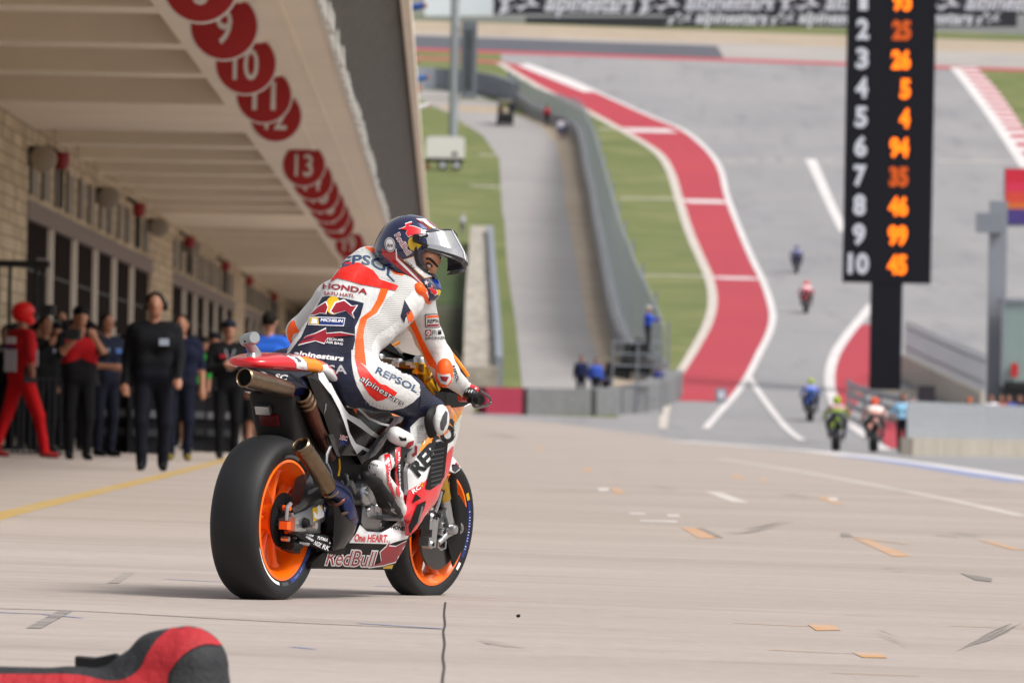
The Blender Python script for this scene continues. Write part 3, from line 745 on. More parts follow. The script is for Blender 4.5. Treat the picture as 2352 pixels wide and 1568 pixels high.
piers = [(40, 60), (100, 110.8), (158.2, 170.5), (221, 233), (282, 294), (343, 355)]
for a, b in piers: pbox(q, a, b, LW-.8, LW, -1.6, 3.05, M_stone)
pbox(q, 40, SE, LW-.8, LW-.02, 3.05, HS+.75, M_stone)
kid(q.build('stone_wall', pit, smooth=False), pit)
q = MB(); pbox(q, 40, SE, LSL, LSR, HS, HS+.9, M_soff); pbox(q, 40, SE, LSL+.9, LSL+.97, HS-.012, HS+.01, M_rib); pbox(q, 40, SE, LSR-.42, LSR-.36, HS-.012, HS+.01, M_rib)
kid(q.build('soffit_beam', smooth=False), pit)
q = MB(); pbox(q, 40, SE, LW-.8, LSR, HS+.9, HS+1.2, M_slab); kid(q.build('canopy_slab', smooth=False), pit)
for a, b in ((102, 112.5), (161.5, 174.5), (223, 236), (284, 297), (345, 357)):
    q = MB(); pbox(q, a, b, LW-.02, LSL, HS, HS+.9, M_soff); kid(q.build('flat_canopy_panel', smooth=False), pit)
ribs = [62.2, 70.0, 77.7, 85.6, 93.2]+[119.3+7.4*i for i in range(6)]+[181.5+7.2*i for i in range(6)]+[243+7.2*i for i in range(6)]+[304+7.2*i for i in range(6)]
for s_ in ribs:
    q = MB(); pbox(q, s_-.65, s_+.65, LW-.02, LSL, HS+.006, HS+.9, M_rib); kid(q.build('rib', smooth=False), pit)
# garages
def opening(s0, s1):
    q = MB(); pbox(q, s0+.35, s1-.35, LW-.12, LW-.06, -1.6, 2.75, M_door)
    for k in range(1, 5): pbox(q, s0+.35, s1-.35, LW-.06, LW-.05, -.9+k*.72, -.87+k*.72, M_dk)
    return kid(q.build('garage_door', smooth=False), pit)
blk = [[60, 68, 76, 84, 92, 100], [110.8, 118.0, 125.6, 133.2, 140.8, 148.8, 158.2], [170.5, 179, 187, 195.5, 204, 212.5, 221], [233+8.17*i for i in range(7)], [294+8.17*i for i in range(7)]]
for b in blk:
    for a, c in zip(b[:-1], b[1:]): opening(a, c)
    for a in b[1:-1]:
        q = MB(); pbox(q, a-.24, a+.24, LW-.1, LW+.012, -1.6, 2.75, M_soff); kid(q.build('mullion', smooth=False), pit)
    q = MB(); pbox(q, b[0], b[-1], LW-.5, LW+.03, 2.752, 3.045, M_lint); kid(q.build('lintel', smooth=False), pit)
for b in blk[1:]:
    for a, c in zip(b[:-1], b[1:]):
        for f0 in (.12, .58):
            s0 = a+(c-a)*f0; q = MB(); pbox(q, s0, s0+(c-a)*.28, LW-.02, LW+.006, 3.18, 3.82, M_clr); pbox(q, s0-.22, s0-.02, LW-.02, LW+.02, 3.14, 3.86, M_dk); kid(q.build('clerestory_window', smooth=False), pit)
for px, py in ((89, 382), (241, 469), (357, 535), (436, 580)):
    s_ = 6.2*F/(1015-px); h = (930-py)/(F/s_); q = MB(); c = PP(s_, LW+.25, h)
    q.lathe([(.0, -.10), (.12, -.10), (.2, -.06), (.21, .04), (.14, .08), (0, .08)], c, mat('fan_housing', '9b9083', .6), n=20); q.box(c+Vector((-.15, .2, .05)), (.2, .1, .3), M_dk)
    kid(q.build('wall_fan'), pit)
for px, py in ((131, 388), (311, 497), (429, 568), (512, 622), (568, 655), (625, 690)):
    s_ = 6.2*F/(1015-px); h = (930-py)/(F/s_); c = PP(s_, LW+.25, h); q = MB(); mr_ = mat('beacon_red', '8c1218', .4)
    q.lathe([(0, -.13), (.1, -.12), (.13, -.02), (.13, .12), (.1, .15), (0, .15)], c, mr_, axis='Z', n=16); q.tube([c-Vector((0, 0, .13)), c-Vector((0, 0, .75))], .035, M_dk, n=8); q.tube([c+Vector((0, 0, .1)), c+Vector((-.25, 0, .25))], .04, M_dk, n=8)
    kid(q.build('red_beacon'), pit)
# balcony: fringe, leaning net, rail
netT = LH(941, 201, 120); q = MB(); v = []; N_ = 90
for i in range(N_+1):
    s_ = 40+(SE-40)*i/N_
    for k in range(5):
        t = k/4; l = LSR+.02+(netT[0]-LSR)*t; h = HS+.12+(netT[1]-HS)*t; sag = .1*math.sin(math.pi*t); v.append(PP(s_, l+sag*.5, h-sag*.2+.02*math.sin(s_*1.7+k)))
f = [(i*5+k, i*5+k+1, i*5+k+6, i*5+k+5) for i in range(N_) for k in range(4)]
q.add(v, f, M_net); kid(q.build('balcony_net'), pit)
q = MB(); pbox(q, 40, SE, LSR+.0, LSR+.05, HS-.02, HS+.16, M_fr)
rr = random.Random(5); s_ = 55
while s_ < 330:
    L = rr.uniform(.8, 1.6); pbox(q, s_, s_+L, LSR+.03, LSR+rr.uniform(.06, .12), HS-rr.uniform(.02, .05), HS+rr.uniform(.14, .22), M_fr); s_ += L+rr.uniform(.5, 1.1)
kid(q.build('white_fringe', smooth=False), pit)
q = MB(); pbox(q, 40, 330, netT[0], netT[0]+.13, netT[1]-.05, netT[1]+.12, M_soff); kid(q.build('balcony_rail', smooth=False), pit)
q = MB(); pbox(q, 40, SE, LW-.8, LSR, HS+1.2, HS+1.5, M_slab); kid(q.build('balcony_floor', smooth=False), pit)
# hanging garage number signs
def facing(pt, dx, dz, dy=0): return pt+Vector((dx, dy, dz))
def flat_text(q, s, c, wd, ht, m, bold=.02, dy=-.03):
    L = place_text(s, (-wd/2, -ht/2), (wd/2, -ht/2), ht, bold); L = [[(x, -y) for x, y in l] for l in L]
    L = place_text(s, (0, 0), (wd, 0), ht, bold); L = [[(x-wd/2, -y-ht/2) for x, y in l] for l in L]
    v, f = tri2d(L, max(wd, ht)); q.add([c+Vector((x, dy, z)) for x, z in v], [tuple(t) for t in f], m)
sg = {8: 68.3, 9: 75.7, 10: 84.1, 11: 92.7, 12: 99.3, 13: 119.5, 14: 127.5, 15: 135.5, 16: 143.3, 17: 151, 18: 158.8, 19: 178, 20: 186, 21: 194, 22: 202, 23: 210, 24: 218}
LS = LH(700, 350, 120)[0]
for num, s_ in sg.items():
    top = PP(s_, LS, HS); R_ = .37; c = top+Vector((0, 0, -.255))
    def disc(r, zt, y0, y1, m, q):
        pl = [(r*math.cos(a), r*math.sin(a)) for a in np.linspace(0, 2*math.pi, 48, endpoint=False)]; pl = [(x, min(z, zt)) for x, z in pl]
        q.add([c+Vector((x, y0, z)) for x, z in pl]+[c+Vector((x, y1, z)) for x, z in pl], [tuple(range(48)), tuple(range(48, 96))[::-1]]+[(i, i+48, (i+1) % 48+48, (i+1) % 48) for i in range(48)], m)
    q = MB(); disc(R_, .254, 0, .04, M_signw, q); disc(R_-.022, .254, -.004, .0, M_sign, q)
    flat_text(q, str(num), c+Vector((0, 0, -.0)), .17 if num < 10 else .30, .36, M_signw, .012, dy=-.01)
    o = q.build('garage_sign', smooth=False)
    lab = {8: 'red round sign cut off by the top edge of the photo', 9: 'largest complete red disc sign, showing a single nine under the canopy', 10: 'red disc sign showing a ten, just behind the single nine', 11: 'red disc sign showing an eleven, between the ten and the twelve', 12: 'red disc sign showing a twelve, last of the near cluster', 13: 'fully visible red disc sign showing a thirteen, first of the second cluster',
           14: 'red disc sign directly behind the thirteen, mostly covered by it', 15: 'third red disc of the cluster that starts with thirteen', 16: 'fourth red disc of the cluster that starts with thirteen', 17: 'fifth red disc of the cluster that starts with thirteen', 18: 'last red disc of the cluster that starts with thirteen', 19: 'red disc sign starting the farthest cluster of garage signs', 20: 'second disc of the farthest cluster of garage signs', 21: 'third disc of the farthest cluster of garage signs', 22: 'fourth disc of the farthest cluster of garage signs', 23: 'fifth disc of the farthest cluster of garage signs', 24: 'last and smallest disc of the farthest cluster of garage signs'}
    tag(o, lab.get(num, 'tiny red disc in the farthest cluster of garage signs behind the rider'), 'sign', 'garage number signs')

# ------------------------------------------------------------------ timing tower
TB = G(2035, 905); TY = TB.y; tw = empty('timing_tower', 'tall black timing tower with ten rows of orange lap numbers', 'scoreboard', TB)
M_tow = mat('tower_black', '15161f', .7, var=.05, spec=.2); M_num = mat('row_white', 'c9ccd8', .5); M_led = mat('led_orange', 'ff7a00', .5, emit=('ff6a00', .75)); M_ledd = mat('led_dim', 'a84600', .5, emit=('c04800', .35))
k_ = F/TY
def TZ(px, py, dy=0): p = atY(px, py, TY); return Vector((p.x, p.y+dy, p.z))
cx = lambda py: 2043-(py-0)*.0005*0
q = MB(); a = TZ(2036, 650); hw = 101/k_
up = Vector((0, 0, 1)); zb = a.z; X0 = a.x
q.add([Vector((X0+sx*hw, TY+yy, z)) for yy in (-.3, .3) for z in (zb, zb+13.5) for sx in (-1, 1)], [(0, 1, 3, 2), (4, 6, 7, 5), (0, 4, 5, 1), (2, 3, 7, 6), (0, 2, 6, 4), (1, 5, 7, 3)], M_tow); kid(q.build('display_board', smooth=False), tw)
q = MB(); c0 = TZ(2032, 895); q.add([Vector((c0.x+sx*36/k_, TY+yy, z)) for yy in (-.28, .28) for z in (c0.z-.6, zb) for sx in (-1, 1)], [(0, 1, 3, 2), (4, 6, 7, 5), (0, 4, 5, 1), (2, 3, 7, 6), (0, 2, 6, 4), (1, 5, 7, 3)], M_tow); kid(q.build('column', smooth=False), tw)
q = MB(); q.box(Vector((c0.x, TY, c0.z-.5)), (2.6, 1.4, 1.0), M_lwall); kid(q.build('concrete_plinth', smooth=False), tw)
vals = ['93', '25', '26', '5', '4', '94', '35', '46', '99', '45']
for i in range(11):
    r = i; z = zb+((650-605)+67.2*(9-r))/k_ if r < 10 else None
    if z is None: break
    q = MB(); w_ = (.86 if r == 9 else (.36 if r == 0 else .52)); flat_text(q, str(r+1), Vector((X0-66/k_, TY-.3, z)), w_, .82, M_num, .045, dy=-.02)
    kid(q.build('row_number', smooth=False), tw)
    q = MB(); v_ = vals[r]; w_ = .78 if len(v_) == 2 else .42; flat_text(q, v_, Vector((X0+(23+(11 if len(v_) == 1 else 0))/k_, TY-.3, z-.02)), w_, .76, M_ledd if r in (1, 6) else M_led, .05, dy=-.02)
    kid(q.build('lap_number', smooth=False), tw)

# ------------------------------------------------------------------ other street furniture
g = G(1040, 330); Yp = g.y
e = empty('loudspeaker_pole', 'tall pale steel pole carrying a slim grey loudspeaker column', 'pole', g)  # pole carries only a loudspeaker column, no lamp on it
kp = F/Yp
q = MB(); q.tube([g-Vector((0, 0, .5)), g+Vector((0, 0, 330/kp+2))], 10.5/kp, mat('pole_pale', '9fa4aa', .4, .4, var=.05), n=20); kid(q.build('pole'), e)
q = MB(); p = atY(1077, 138, Yp); q.box(p, (36/kp, .8, 176/kp), mat('speaker_grey', '6a7079', .6, var=.25, vscale=.5)); q.box(p+Vector((0, -.42, 0)), (20/kp, .06, 140/kp), mat('speaker_mesh', '3f434b', .7, var=.3, vscale=.8)); kid(q.build('loudspeaker', smooth=False), e)
q = MB(); q.box(atY(1060, 70, Yp), (26/kp, .2, .15), M_steel); q.box(atY(1060, 205, Yp), (26/kp, .2, .15), M_steel); kid(q.build('bracket', smooth=False), e)
# trailer
g = G(1024, 391); kt = F/g.y; e = empty('generator_trailer', 'white box generator trailer on twin wheels below the steel pole', 'trailer', g)
q = MB(); c = atY(1023, 341, g.y); q.box(c, (88/kt, 1.6, 46/kt), mat('trailer_white', 'd8d6d2', .5)); q.box(c+Vector((0, 0, 25/kt)), (80/kt, 1.5, .12), mat('trailer_roof', 'c6c4c0', .5)); q.box(c+Vector((.7, -.82, -.4)), (.35, .04, .25), M_dk); kid(q.build('body', smooth=False), e)
q = MB(); q.box(atY(1022, 369, g.y), (86/kt, 1.4, 7/kt), M_dk); q.box(atY(975, 372, g.y), (.6, .2, .15), M_dk); kid(q.build('chassis', smooth=False), e)
for x in (1017, 1049):
    q = MB(); c = atY(x, 380, g.y)+Vector((0, -.7, 0)); q.lathe([(0, -.1), (.18, -.1), (.2, -.13), (.34, -.12), (.36, 0), (.34, .12), (0, .12)], c, M_dk, n=20); q.lathe([(0, -.14), (.19, -.14), (.19, -.11)], c, M_num, n=16); kid(q.build('wheel'), e)
q = MB(); g2 = G(981, 388); q.lathe([(.32, 0), (.3, .04), (.12, .1), (.05, 1.0), (0, 1.0)], g2, mat('cone_orange', 'd2581c', .6), axis='Z', n=16); q.lathe([(.11, .45), (.085, .62)], g2, M_signw, axis='Z', n=16)
tag(q.build('traffic_cone'), 'orange traffic cone standing beside the white trailer', 'traffic cone')
# golf cart
g = G(1160, 288); e = empty('golf_cart', 'dark golf cart with a pale roof parked on the service road', 'golf cart', g)
q = MB(); q.box(g+Vector((0, 0, .45)), (1.35, 2.2, .5), M_dk); q.box(g+Vector((0, .2, .8)), (1.25, .5, .35), M_dk); q.box(g+Vector((0, -1.2, .75)), (1.2, .2, .5), M_dk, taper=.8); kid(q.build('body', smooth=False), e)
q = MB(); q.box(g+Vector((0, 0, 2.0)), (1.35, 1.9, .08), mat('cart_roof', 'b9b09f', .6)); kid(q.build('roof', smooth=False), e)
for sx in (-.6, .6):
    for sy in (-.85, .85):
        q = MB(); q.tube([g+Vector((sx, sy, .7)), g+Vector((sx*.95, sy*.9, 1.97))], .03, M_dk, n=6); kid(q.build('roof_post'), e)
        q = MB(); q.lathe([(0, -.09), (.2, -.1), (.24, 0), (.2, .1), (0, .09)], g+Vector((sx, sy*.9, .24)), M_dk, axis='X', n=14); kid(q.build('wheel'), e)
# loudspeaker box, right
g = G(2128, 1000); g.y -= 0; kt = F/g.y
q = MB(); c = Vector((atY(2128, 908, g.y).x, g.y, atY(2128, 908, g.y).z)); q.box(c, (42/kt, .6, 44/kt), M_dk, taper=.85); q.box(c+Vector((0, -.32, 0)), (34/kt, .04, 34/kt), mat('speaker_cloth', '28242e', .8)); q.box(c-Vector((0, 0, 50/kt)), (.12, .12, 60/kt), M_dk)
tag(q.build('monitor_box', smooth=False), 'dark boxy screen on a post behind the grey palisade fence', 'monitor')
# post with coloured sign, right edge
g = G(2284, 985); kt = F/g.y; e = empty('gantry_post', 'thick grey steel post holding a red and purple sign at right', 'post', g)
q = MB(); t = atY(2284, 480, g.y); q.box(Vector((g.x, g.y, (g.z+t.z)/2)), (40/kt, .5, t.z-g.z+.6), mat('post_grey', '868b93', .5, .2, var=.05)); q.box(atY(2272, 512, g.y-.3), (60/kt, .4, 46/kt), M_steel); kid(q.build('post', smooth=False), e)
q = MB(); y_ = g.y+.1
def quad(x0, y0, x1, y1, m, dy=0): q.add([atY(x0, y1, y_+dy), atY(x1, y1, y_+dy), atY(x1, y0, y_+dy), atY(x0, y0, y_+dy)], [(0, 1, 2, 3)], m)
quad(2306, 386, 2440, 520, M_steel, .06)
for a, b, c_ in ((388, 420, 'c8203a'), (420, 440, 'd02c50'), (440, 466, 'cf4535'), (466, 480, 'cc6a28'), (480, 514, '45377a')): quad(2309, a, 2440, b, mat('sign_'+c_, c_, .5))
kid(q.build('sign_board', smooth=False), e)
# glass booth
g = G(2345, 990); kt = F/g.y; e = empty('glass_booth', 'greenish glass control booth with a grey frame at the right edge', 'booth', g)
q = MB(); c = atY(2372, 790, g.y); q.box(c, (140/kt, 2.2, 200/kt), mat('booth_glass', '8fa3a0', .1, spec=.8, alpha=.75)); kid(q.build('glazing', smooth=False), e)
q = MB(); q.box(atY(2372, 692, g.y), (150/kt, 2.4, 10/kt), M_steel); q.box(atY(2303, 790, g.y-1.15), (7/kt, .15, 190/kt), M_steel)
q.box(atY(2372, 884, g.y), (146/kt, 2.35, 14/kt), M_dk); q.box(atY(2372, 940, g.y), (142/kt, 2.0, 100/kt), M_dk); kid(q.build('frame', smooth=False), e)
q = MB(); c = atY(2330, 850, g.y-1.3); q.box(c, (.25, .25, .5), M_red if False else mat('extinguisher_red', 'b3242a', .4)); kid(q.build('red_box', smooth=False), e)
# small grey box on the red runoff
g = G(1656, 924); q = MB(); kt = F/g.y; q.box(g+Vector((0, 0, .28)), (26/kt, .4, .58), mat('box_grey', '85848e', .6)); q.box(g+Vector((0, -.21, .3)), (14/kt, .03, .3), M_num)
tag(q.build('marker_box', smooth=False), 'small grey marker box at the near end of the red runoff', 'marker box')
# camera scaffold by the tyre wall
g = G(1462, 950); kt = F/g.y; e = empty('camera_platform', 'open steel camera platform behind the curved tyre wall', 'platform', g)
q = MB(); z0 = atY(1462, 840, g.y).z
for x in (1405, 1462, 1520):
    for dy in (0, 2.2): p = atY(x, 940, g.y+dy); q.tube([Vector((p.x, p.y, g.z-.2)), Vector((p.x, p.y, z0+.9))], .04, M_steel, n=6)
for z in (z0, z0+.45, z0+.9, g.z+.6):
    a = atY(1405, 940, g.y); b = atY(1520, 940, g.y); q.tube([Vector((a.x, a.y, z)), Vector((b.x, b.y, z))], .035, M_steel, n=6)
kid(q.build('scaffold_frame'), e)
q = MB(); q.box(Vector(((a.x+b.x)/2, g.y+1.1, z0)), (b.x-a.x, 2.2, .08), M_dk); kid(q.build('deck', smooth=False), e)
q = MB()
for x, y, dx, dz in ((1420, 852, 1.0, .5), (1460, 840, 1.2, .45), (1448, 805, .5, .5), (1472, 800, .6, .7)): q.box(atY(x, y, g.y+.6), (dx, .6, dz), M_dk, rot=(0, .2, 0))
kid(q.build('equipment_case', smooth=False), e)
# ------------------------------------------------------------------ racing motorcycle, right side and tail towards the camera
bike = empty('racing_motorcycle', 'orange, red and white racing motorcycle leaning slightly on the concrete, seen from behind', 'motorcycle', mw=BM)
M_org = mat('wheel_orange', 'ff6c05', .32, coat=.5); M_tyr = mat('slick_rubber', '1b1b1d', .58, var=.12, vscale=14, bump=.05, bscale=300, spec=.35)
M_red = mat('paint_red', 'd0061c', .3, coat=.8); M_wht = mat('paint_white', 'dfe0e2', .3, coat=.7); M_or2 = mat('paint_orange', 'f58a00', .3, coat=.7)
M_nav = mat('paint_navy', '0c0e24', .25, coat=.4, spec=.35); M_blk = mat('gloss_black', '08080a', .25, coat=.2, spec=.25); M_mbk = mat('matt_black', '101011', .6, spec=.25)
M_carb = mat('carbon', '1b1b1d', .35, coat=.5, var=.25, vscale=220); M_sil = mat('machined_alloy', 'b4b6b8', .28, .9, var=.08, vscale=30); M_slm = mat('brushed_alloy', '8f9092', .38, .85, var=.1, vscale=20)
M_tit = mat('titanium', '7d6a55', .3, .95, var=.22, vscale=10, stretch=(2, 2, 2)); M_titb = mat('heat_blued', '3c4a80', .28, .95, var=.2, vscale=18); M_titp = mat('heat_purple', '6c4438', .32, .9, var=.25, vscale=14)
M_gold = mat('fork_gold', 'c08a1e', .28, .9); M_mesh = mat('exhaust_mesh', '060606', .9, spec=.1); M_lbl = mat('decal_white', 'e6e6e8', .4); M_dred = mat('decal_dark_red', '8e1224', .4)
M_dbl = mat('decal_blue', '14296c', .4); M_dyl = mat('decal_yellow', 'd6ae1c', .4); M_dor = mat('decal_orange', 'f2611a', .45); M_gry = mat('decal_grey', '3d3e42', .4)

# --- wheels
def wheel(name, R_, wt, rr, rw, M, hub, spokes, m_t, dsk):
    W = empty(name, None, None); W.parent = bike; W.matrix_parent_inverse = Matrix.Identity(4); W.matrix_basis = M
    q = MB(); h = wt/2; d = R_-rr
    pf = [(rr-.006, -rw*.86), (rr+.008, -rw-.002), (rr+d*.30, -h*.90), (rr+d*.52, -h*.995), (rr+d*.70, -h*.94), (rr+d*.84, -h*.76), (rr+d*.93, -h*.52), (rr+d*.985, -h*.26), (R_, 0)]
    pf = pf+[(r, -o) for r, o in pf[-2::-1]]
    q.lathe(pf, (0, 0, 0), m_t, n=96); t = q.build('tyre', sharp=60); t.parent = W
    q = MB(); b = rr-.028
    q.lathe([(rr+.004, -rw), (rr+.006, -rw-.004), (rr-.004, -rw-.006), (rr-.010, -rw+.004), (b, -rw+.02), (b-.006, -rw*.45), (b-.006, rw*.45), (b, rw-.02), (rr-.01, rw-.004), (rr-.004, rw+.006), (rr+.006, rw+.004), (rr+.004, rw)], (0, 0, 0), M_org, n=80)
    q.lathe([(.0, -hub[1]), (hub[0]*.7, -hub[1]), (hub[0], -hub[1]*.7), (hub[0]*1.05, 0), (hub[0], hub[1]*.7), (hub[0]*.7, hub[1]), (0, hub[1])], (0, 0, 0), M_org, n=40)
    for k in range(spokes):
        for s_ in (-1, 1):
            a0 = 2*math.pi*k/spokes+s_*.10+.35; a1 = 2*math.pi*k/spokes+s_*.30+.35
            p0 = Vector((math.cos(a0), 0, math.sin(a0)))*hub[0]*.8; p1 = Vector((math.cos(a1), 0, math.sin(a1)))*(b+.002)
            pm = p0.lerp(p1, .5)
            q.tube([p0, pm, p0.lerp(p1, .85), p1], [(.013, .030), (.010, .022), (.013, .026), (.026, .040)], M_org, n=10, flat=(-p1.z, 0, p1.x))
    r = q.build('rim', sharp=40); r.parent = W
    return W, t, r
RW, rty, rrim = wheel('rear_wheel', .331, .205, .232, .082, Matrix.Translation((0, 0, .331)), (.062, .055), 5, M_tyr, None)
FM = Matrix.Translation((1.497, -.012, .283)) @ Matrix.Rotation(rad(-5), 4, 'Z') @ Matrix.Rotation(rad(4.0), 4, 'X')
FW, fty, frim = wheel('front_wheel', .302, .125, .228, .050, FM, (.045, .05), 5, M_tyr, None)
# sidewall lettering, drawn on the tyre faces
def arc_mark(par, rad_, r0, r1, a0, a1, y, m, name):
    q = MB(); n = 20; vs = []
    for i in range(n+1):
        a = a0+(a1-a0)*i/n
        for r in (r0, r1): vs.append((r*math.cos(a), (-.0853-(r-.240)*.36) if y < -.08 else (-.0533-(r-.236)*.30), r*math.sin(a)))
    q.add(vs, [(2*i, 2*i+1, 2*i+3, 2*i+2) for i in range(n)], m); o = q.build(name, sharp=80); o.parent = par
arc_mark(rty, 0, .245, .257, rad(205), rad(262), -.0905, M_lbl, 'white_stripe'); arc_mark(rty, 0, .243, .259, rad(286), rad(345), -.0905, M_dbl, 'blue_stripe')
arc_mark(rty, 0, .247, .255, rad(292), rad(318), -.092, M_lbl, 'tyre_lettering'); arc_mark(rty, 0, .247, .255, rad(324), rad(336), -.092, M_lbl, 'tyre_lettering'); arc_mark(rty, 0, .245, .258, rad(268), rad(280), -.0908, M_gry, 'tyre_lettering'); arc_mark(rty, 0, .245, .257, rad(70), rad(100), -.0905, M_slm, 'grey_stripe')
arc_mark(fty, 0, .243, .257, rad(-28), rad(28), -.0585, M_dbl, 'blue_stripe'); arc_mark(fty, 0, .247, .254, rad(-22), rad(18), -.060, M_lbl, 'tyre_lettering'); arc_mark(fty, 0, .243, .257, rad(29), rad(37), -.0585, M_dyl, 'yellow_stripe'); arc_mark(fty, 0, .244, .256, rad(-42), rad(-34), -.0585, M_lbl, 'tyre_lettering')
# rear brake
def disc(c, R_, ri, y0, th, m, name, par, M=None, holes=0):
    q = MB(); q.lathe([(ri, y0), (R_, y0), (R_, y0+th), (ri, y0+th), (ri, y0)], c, m, n=56); o = q.build(name, sharp=30); o.parent = par; return o
disc((0, 0, 0), .108, .055, -.075, .006, M_mbk, 'brake_disc', RW)
q = MB(); q.lathe([(0, -.085), (.05, -.085), (.055, -.055), (0, -.055)], (0, 0, 0), M_mbk, n=24)
for k in range(6): a = k*math.pi/3; q.tube([(.03*math.cos(a), -.08, .03*math.sin(a)), (.07*math.cos(a+.3), -.078, .07*math.sin(a+.3))], .006, M_mbk, n=6)
q.build('disc_carrier').parent = RW
def bpart(q, name, par=bike, **k): o = q.build(name, **k); o.parent = par; return o
q = MB(); p = U(*W1(730, 1010), -.10); q.box(p, (.09, .045, .055), M_mbk, rot=(0, .2, 0)); q.tube([p+Vector((-.05, -.02, .0)), p+Vector((.04, -.02, .0))], .018, M_mbk, n=10); q.tube([p+Vector((.0, -.03, .012)), p+Vector((.06, -.045, .004))], .008, M_sil, n=8)
for dx in (-.03, 0, .03): q.lathe([(0, -.03), (.006, -.03), (.006, 0)], p+Vector((dx, -.005, .03)), M_sil, n=8)
bpart(q, 'rear_caliper')
# swingarm
q = MB(); sw = frommap(W1, [(708, 800), (760, 760), (860, 715), (960, 640), (1060, 585), (1150, 560), (1170, 900), (1050, 905), (985, 860), (990, 820), (970, 910), (880, 915), (750, 912), (712, 870)])
sw = frommap(W1, [(708, 800), (760, 760), (860, 715), (960, 645), (1060, 590), (1180, 545), (1200, 800), (1080, 800), (1000, 818), (978, 840), (978, 912), (880, 918), (755, 912), (712, 870)])
panel(q, sw, -.125, .010, .045, M_slm, w=.02)
B0 = q.bvh()
q.decal(B0, [frommap(W1, [(908, 703), (990, 672), (1010, 765), (915, 818)])], M_dyl, .0012, 4); q.decal(B0, [frommap(W1, [(990, 668), (1190, 575), (1200, 690), (1012, 768)])], M_dbl, .0012, 4)
q.decal(B0, [frommap(W1, [(945, 690), (965, 675), (985, 700), (1008, 740), (1005, 775), (960, 795), (925, 780), (915, 730), (930, 735), (948, 760), (955, 720)])], M_lbl, .002, 4)
q.decal(B0, place_text('MICHELIN', W1(1012, 728), W1(1240, 628), 9.5, .02, .2), M_lbl, .002, 3)
bpart(q, 'swingarm')
q = MB(); panel(q, frommap(W1, [(735, 708), (805, 655), (838, 560), (862, 470), (905, 395), (960, 500), (1045, 575), (960, 640), (860, 712), (765, 752)]), -.115, .012, .05, M_carb, w=.02)
B0 = q.bvh(); q.decal(B0, [frommap(W1, [(862, 580), (880, 550), (930, 528), (985, 512), (940, 548), (890, 583)])], M_slm, .0012, 4); bpart(q, 'swingarm_guard')
q = MB(); panel(q, frommap(W1, [(750, 915), (880, 920), (990, 925), (1060, 940), (1190, 990), (1195, 1075), (1150, 1100), (1060, 1085), (900, 1010), (820, 960)]), -.15, .008, .03, M_mbk, w=.015)
B0 = q.bvh()
for s_, a, b, h in (('YUTAKA', (945, 960), (1035, 985), 7), ('NGK', (918, 1008), (975, 1035), 10.5), ('RK', (988, 1040), (1046, 1062), 10.5), ('SHINDENGEN', (850, 948), (912, 985), 5), ('HITACHI', (850, 925), (912, 945), 4.5), ('asahi', (1050, 1000), (1110, 1018), 7)):
    q.decal(B0, place_text(s_, W1(*a), W1(*b), h, .02, .1), M_lbl, .0015, 2.5)
bpart(q, 'chain_guard_panel')
# axle block
q = MB(); p = U(*W1(780, 835), -.14); q.box(p, (.10, .03, .055), M_sil); q.lathe([(0, -.035), (.016, -.035), (.022, -.02), (.022, .02), (0, .02)], p+Vector((.03, 0, .005)), M_mbk, n=16)
p2 = U(*W1(685, 848), -.12); q.box(p2, (.05, .035, .03), M_dor); q.tube([p2+Vector((0, 0, .02)), p2+Vector((0, 0, .07)), p2+Vector((.03, 0, .085))], .009, M_sil, n=8); q.tube([U(*W1(900, 850), -.14), U(*W1(925, 850), -.19)], .008, M_sil, n=10); q.lathe([(0, -.01), (.014, -.01), (.014, .0), (0, 0)], U(*W1(925, 850), -.19), M_sil, n=14)
for a in ((700, 700), (720, 760), (720, 900), (690, 960)): q.lathe([(0, -.012), (.011, -.012), (.011, .02)], U(*W1(*a), -.11), M_dor if a[1] in (700, 900) else M_sil, n=10)
bpart(q, 'axle_block', sharp=30)
# --- exhausts
def pipe(name, pts, rs, m, mouth=None):
    q = MB(); P = [Vector(p) for p in smooth_loop(pts, 4, False)]; rr = list(np.interp(np.linspace(0, 1, len(P)), np.linspace(0, 1, len(pts)), rs)); q.tube(P, rr, m, n=28, caps=False)
    if mouth:
        t = (P[0]-P[1]).normalized(); Rm = t.to_track_quat('Z', 'Y').to_matrix(); r = rs[0]
        q.lathe([(r, -.004), (r+.003, .002), (r-.002, .008), (r-.006, .002), (r-.007, -.03), (0, -.03)], P[0], M_tit, axis='Z', n=36, R=Rm)
        g = MB()
        q.lathe([(r-.007, -.012), (0, -.012)], P[0], M_mesh, axis='Z', n=30, R=Rm)
        for k in range(-5, 6):
            for u in ((1, 0), (.5, .87), (.5, -.87)):
                c = k*r/5.5; L = math.sqrt(max((r-.007)**2-c*c, 0)); a = Rm @ Vector((u[0]*L-u[1]*c, u[1]*L+u[0]*c, -.006)); b = Rm @ Vector((-u[0]*L-u[1]*c, -u[1]*L+u[0]*c, -.006))
                q.tube([P[0]+a, P[0]+b],   .0005, M_mbk, n=4, caps=False)
    return q
e1 = [U(*W1(815, 168), -.175), U(*W1(935, 345), -.195), U(*W1(1040, 520), -.20)]; q = pipe('x', e1, [.0355, .036, .036], M_tit, True)
q.lathe([(.0375, 0), (.0385, .006), (.0375, .012)], e1[0]+(e1[1]-e1[0])*.22, M_tit, axis='Z', n=30, R=(e1[1]-e1[0]).normalized().to_track_quat('Z', 'Y').to_matrix())
bpart(q, 'lower_silencer')
e2 = [U(*W1(1038, 517), -.20), U(*A2(1050, 690), -.2), U(*A2(1085, 790), -.19), U(*A2(1115, 880), -.16)]; q = pipe('x', e2, [.037, .034, .032, .03], M_titb)
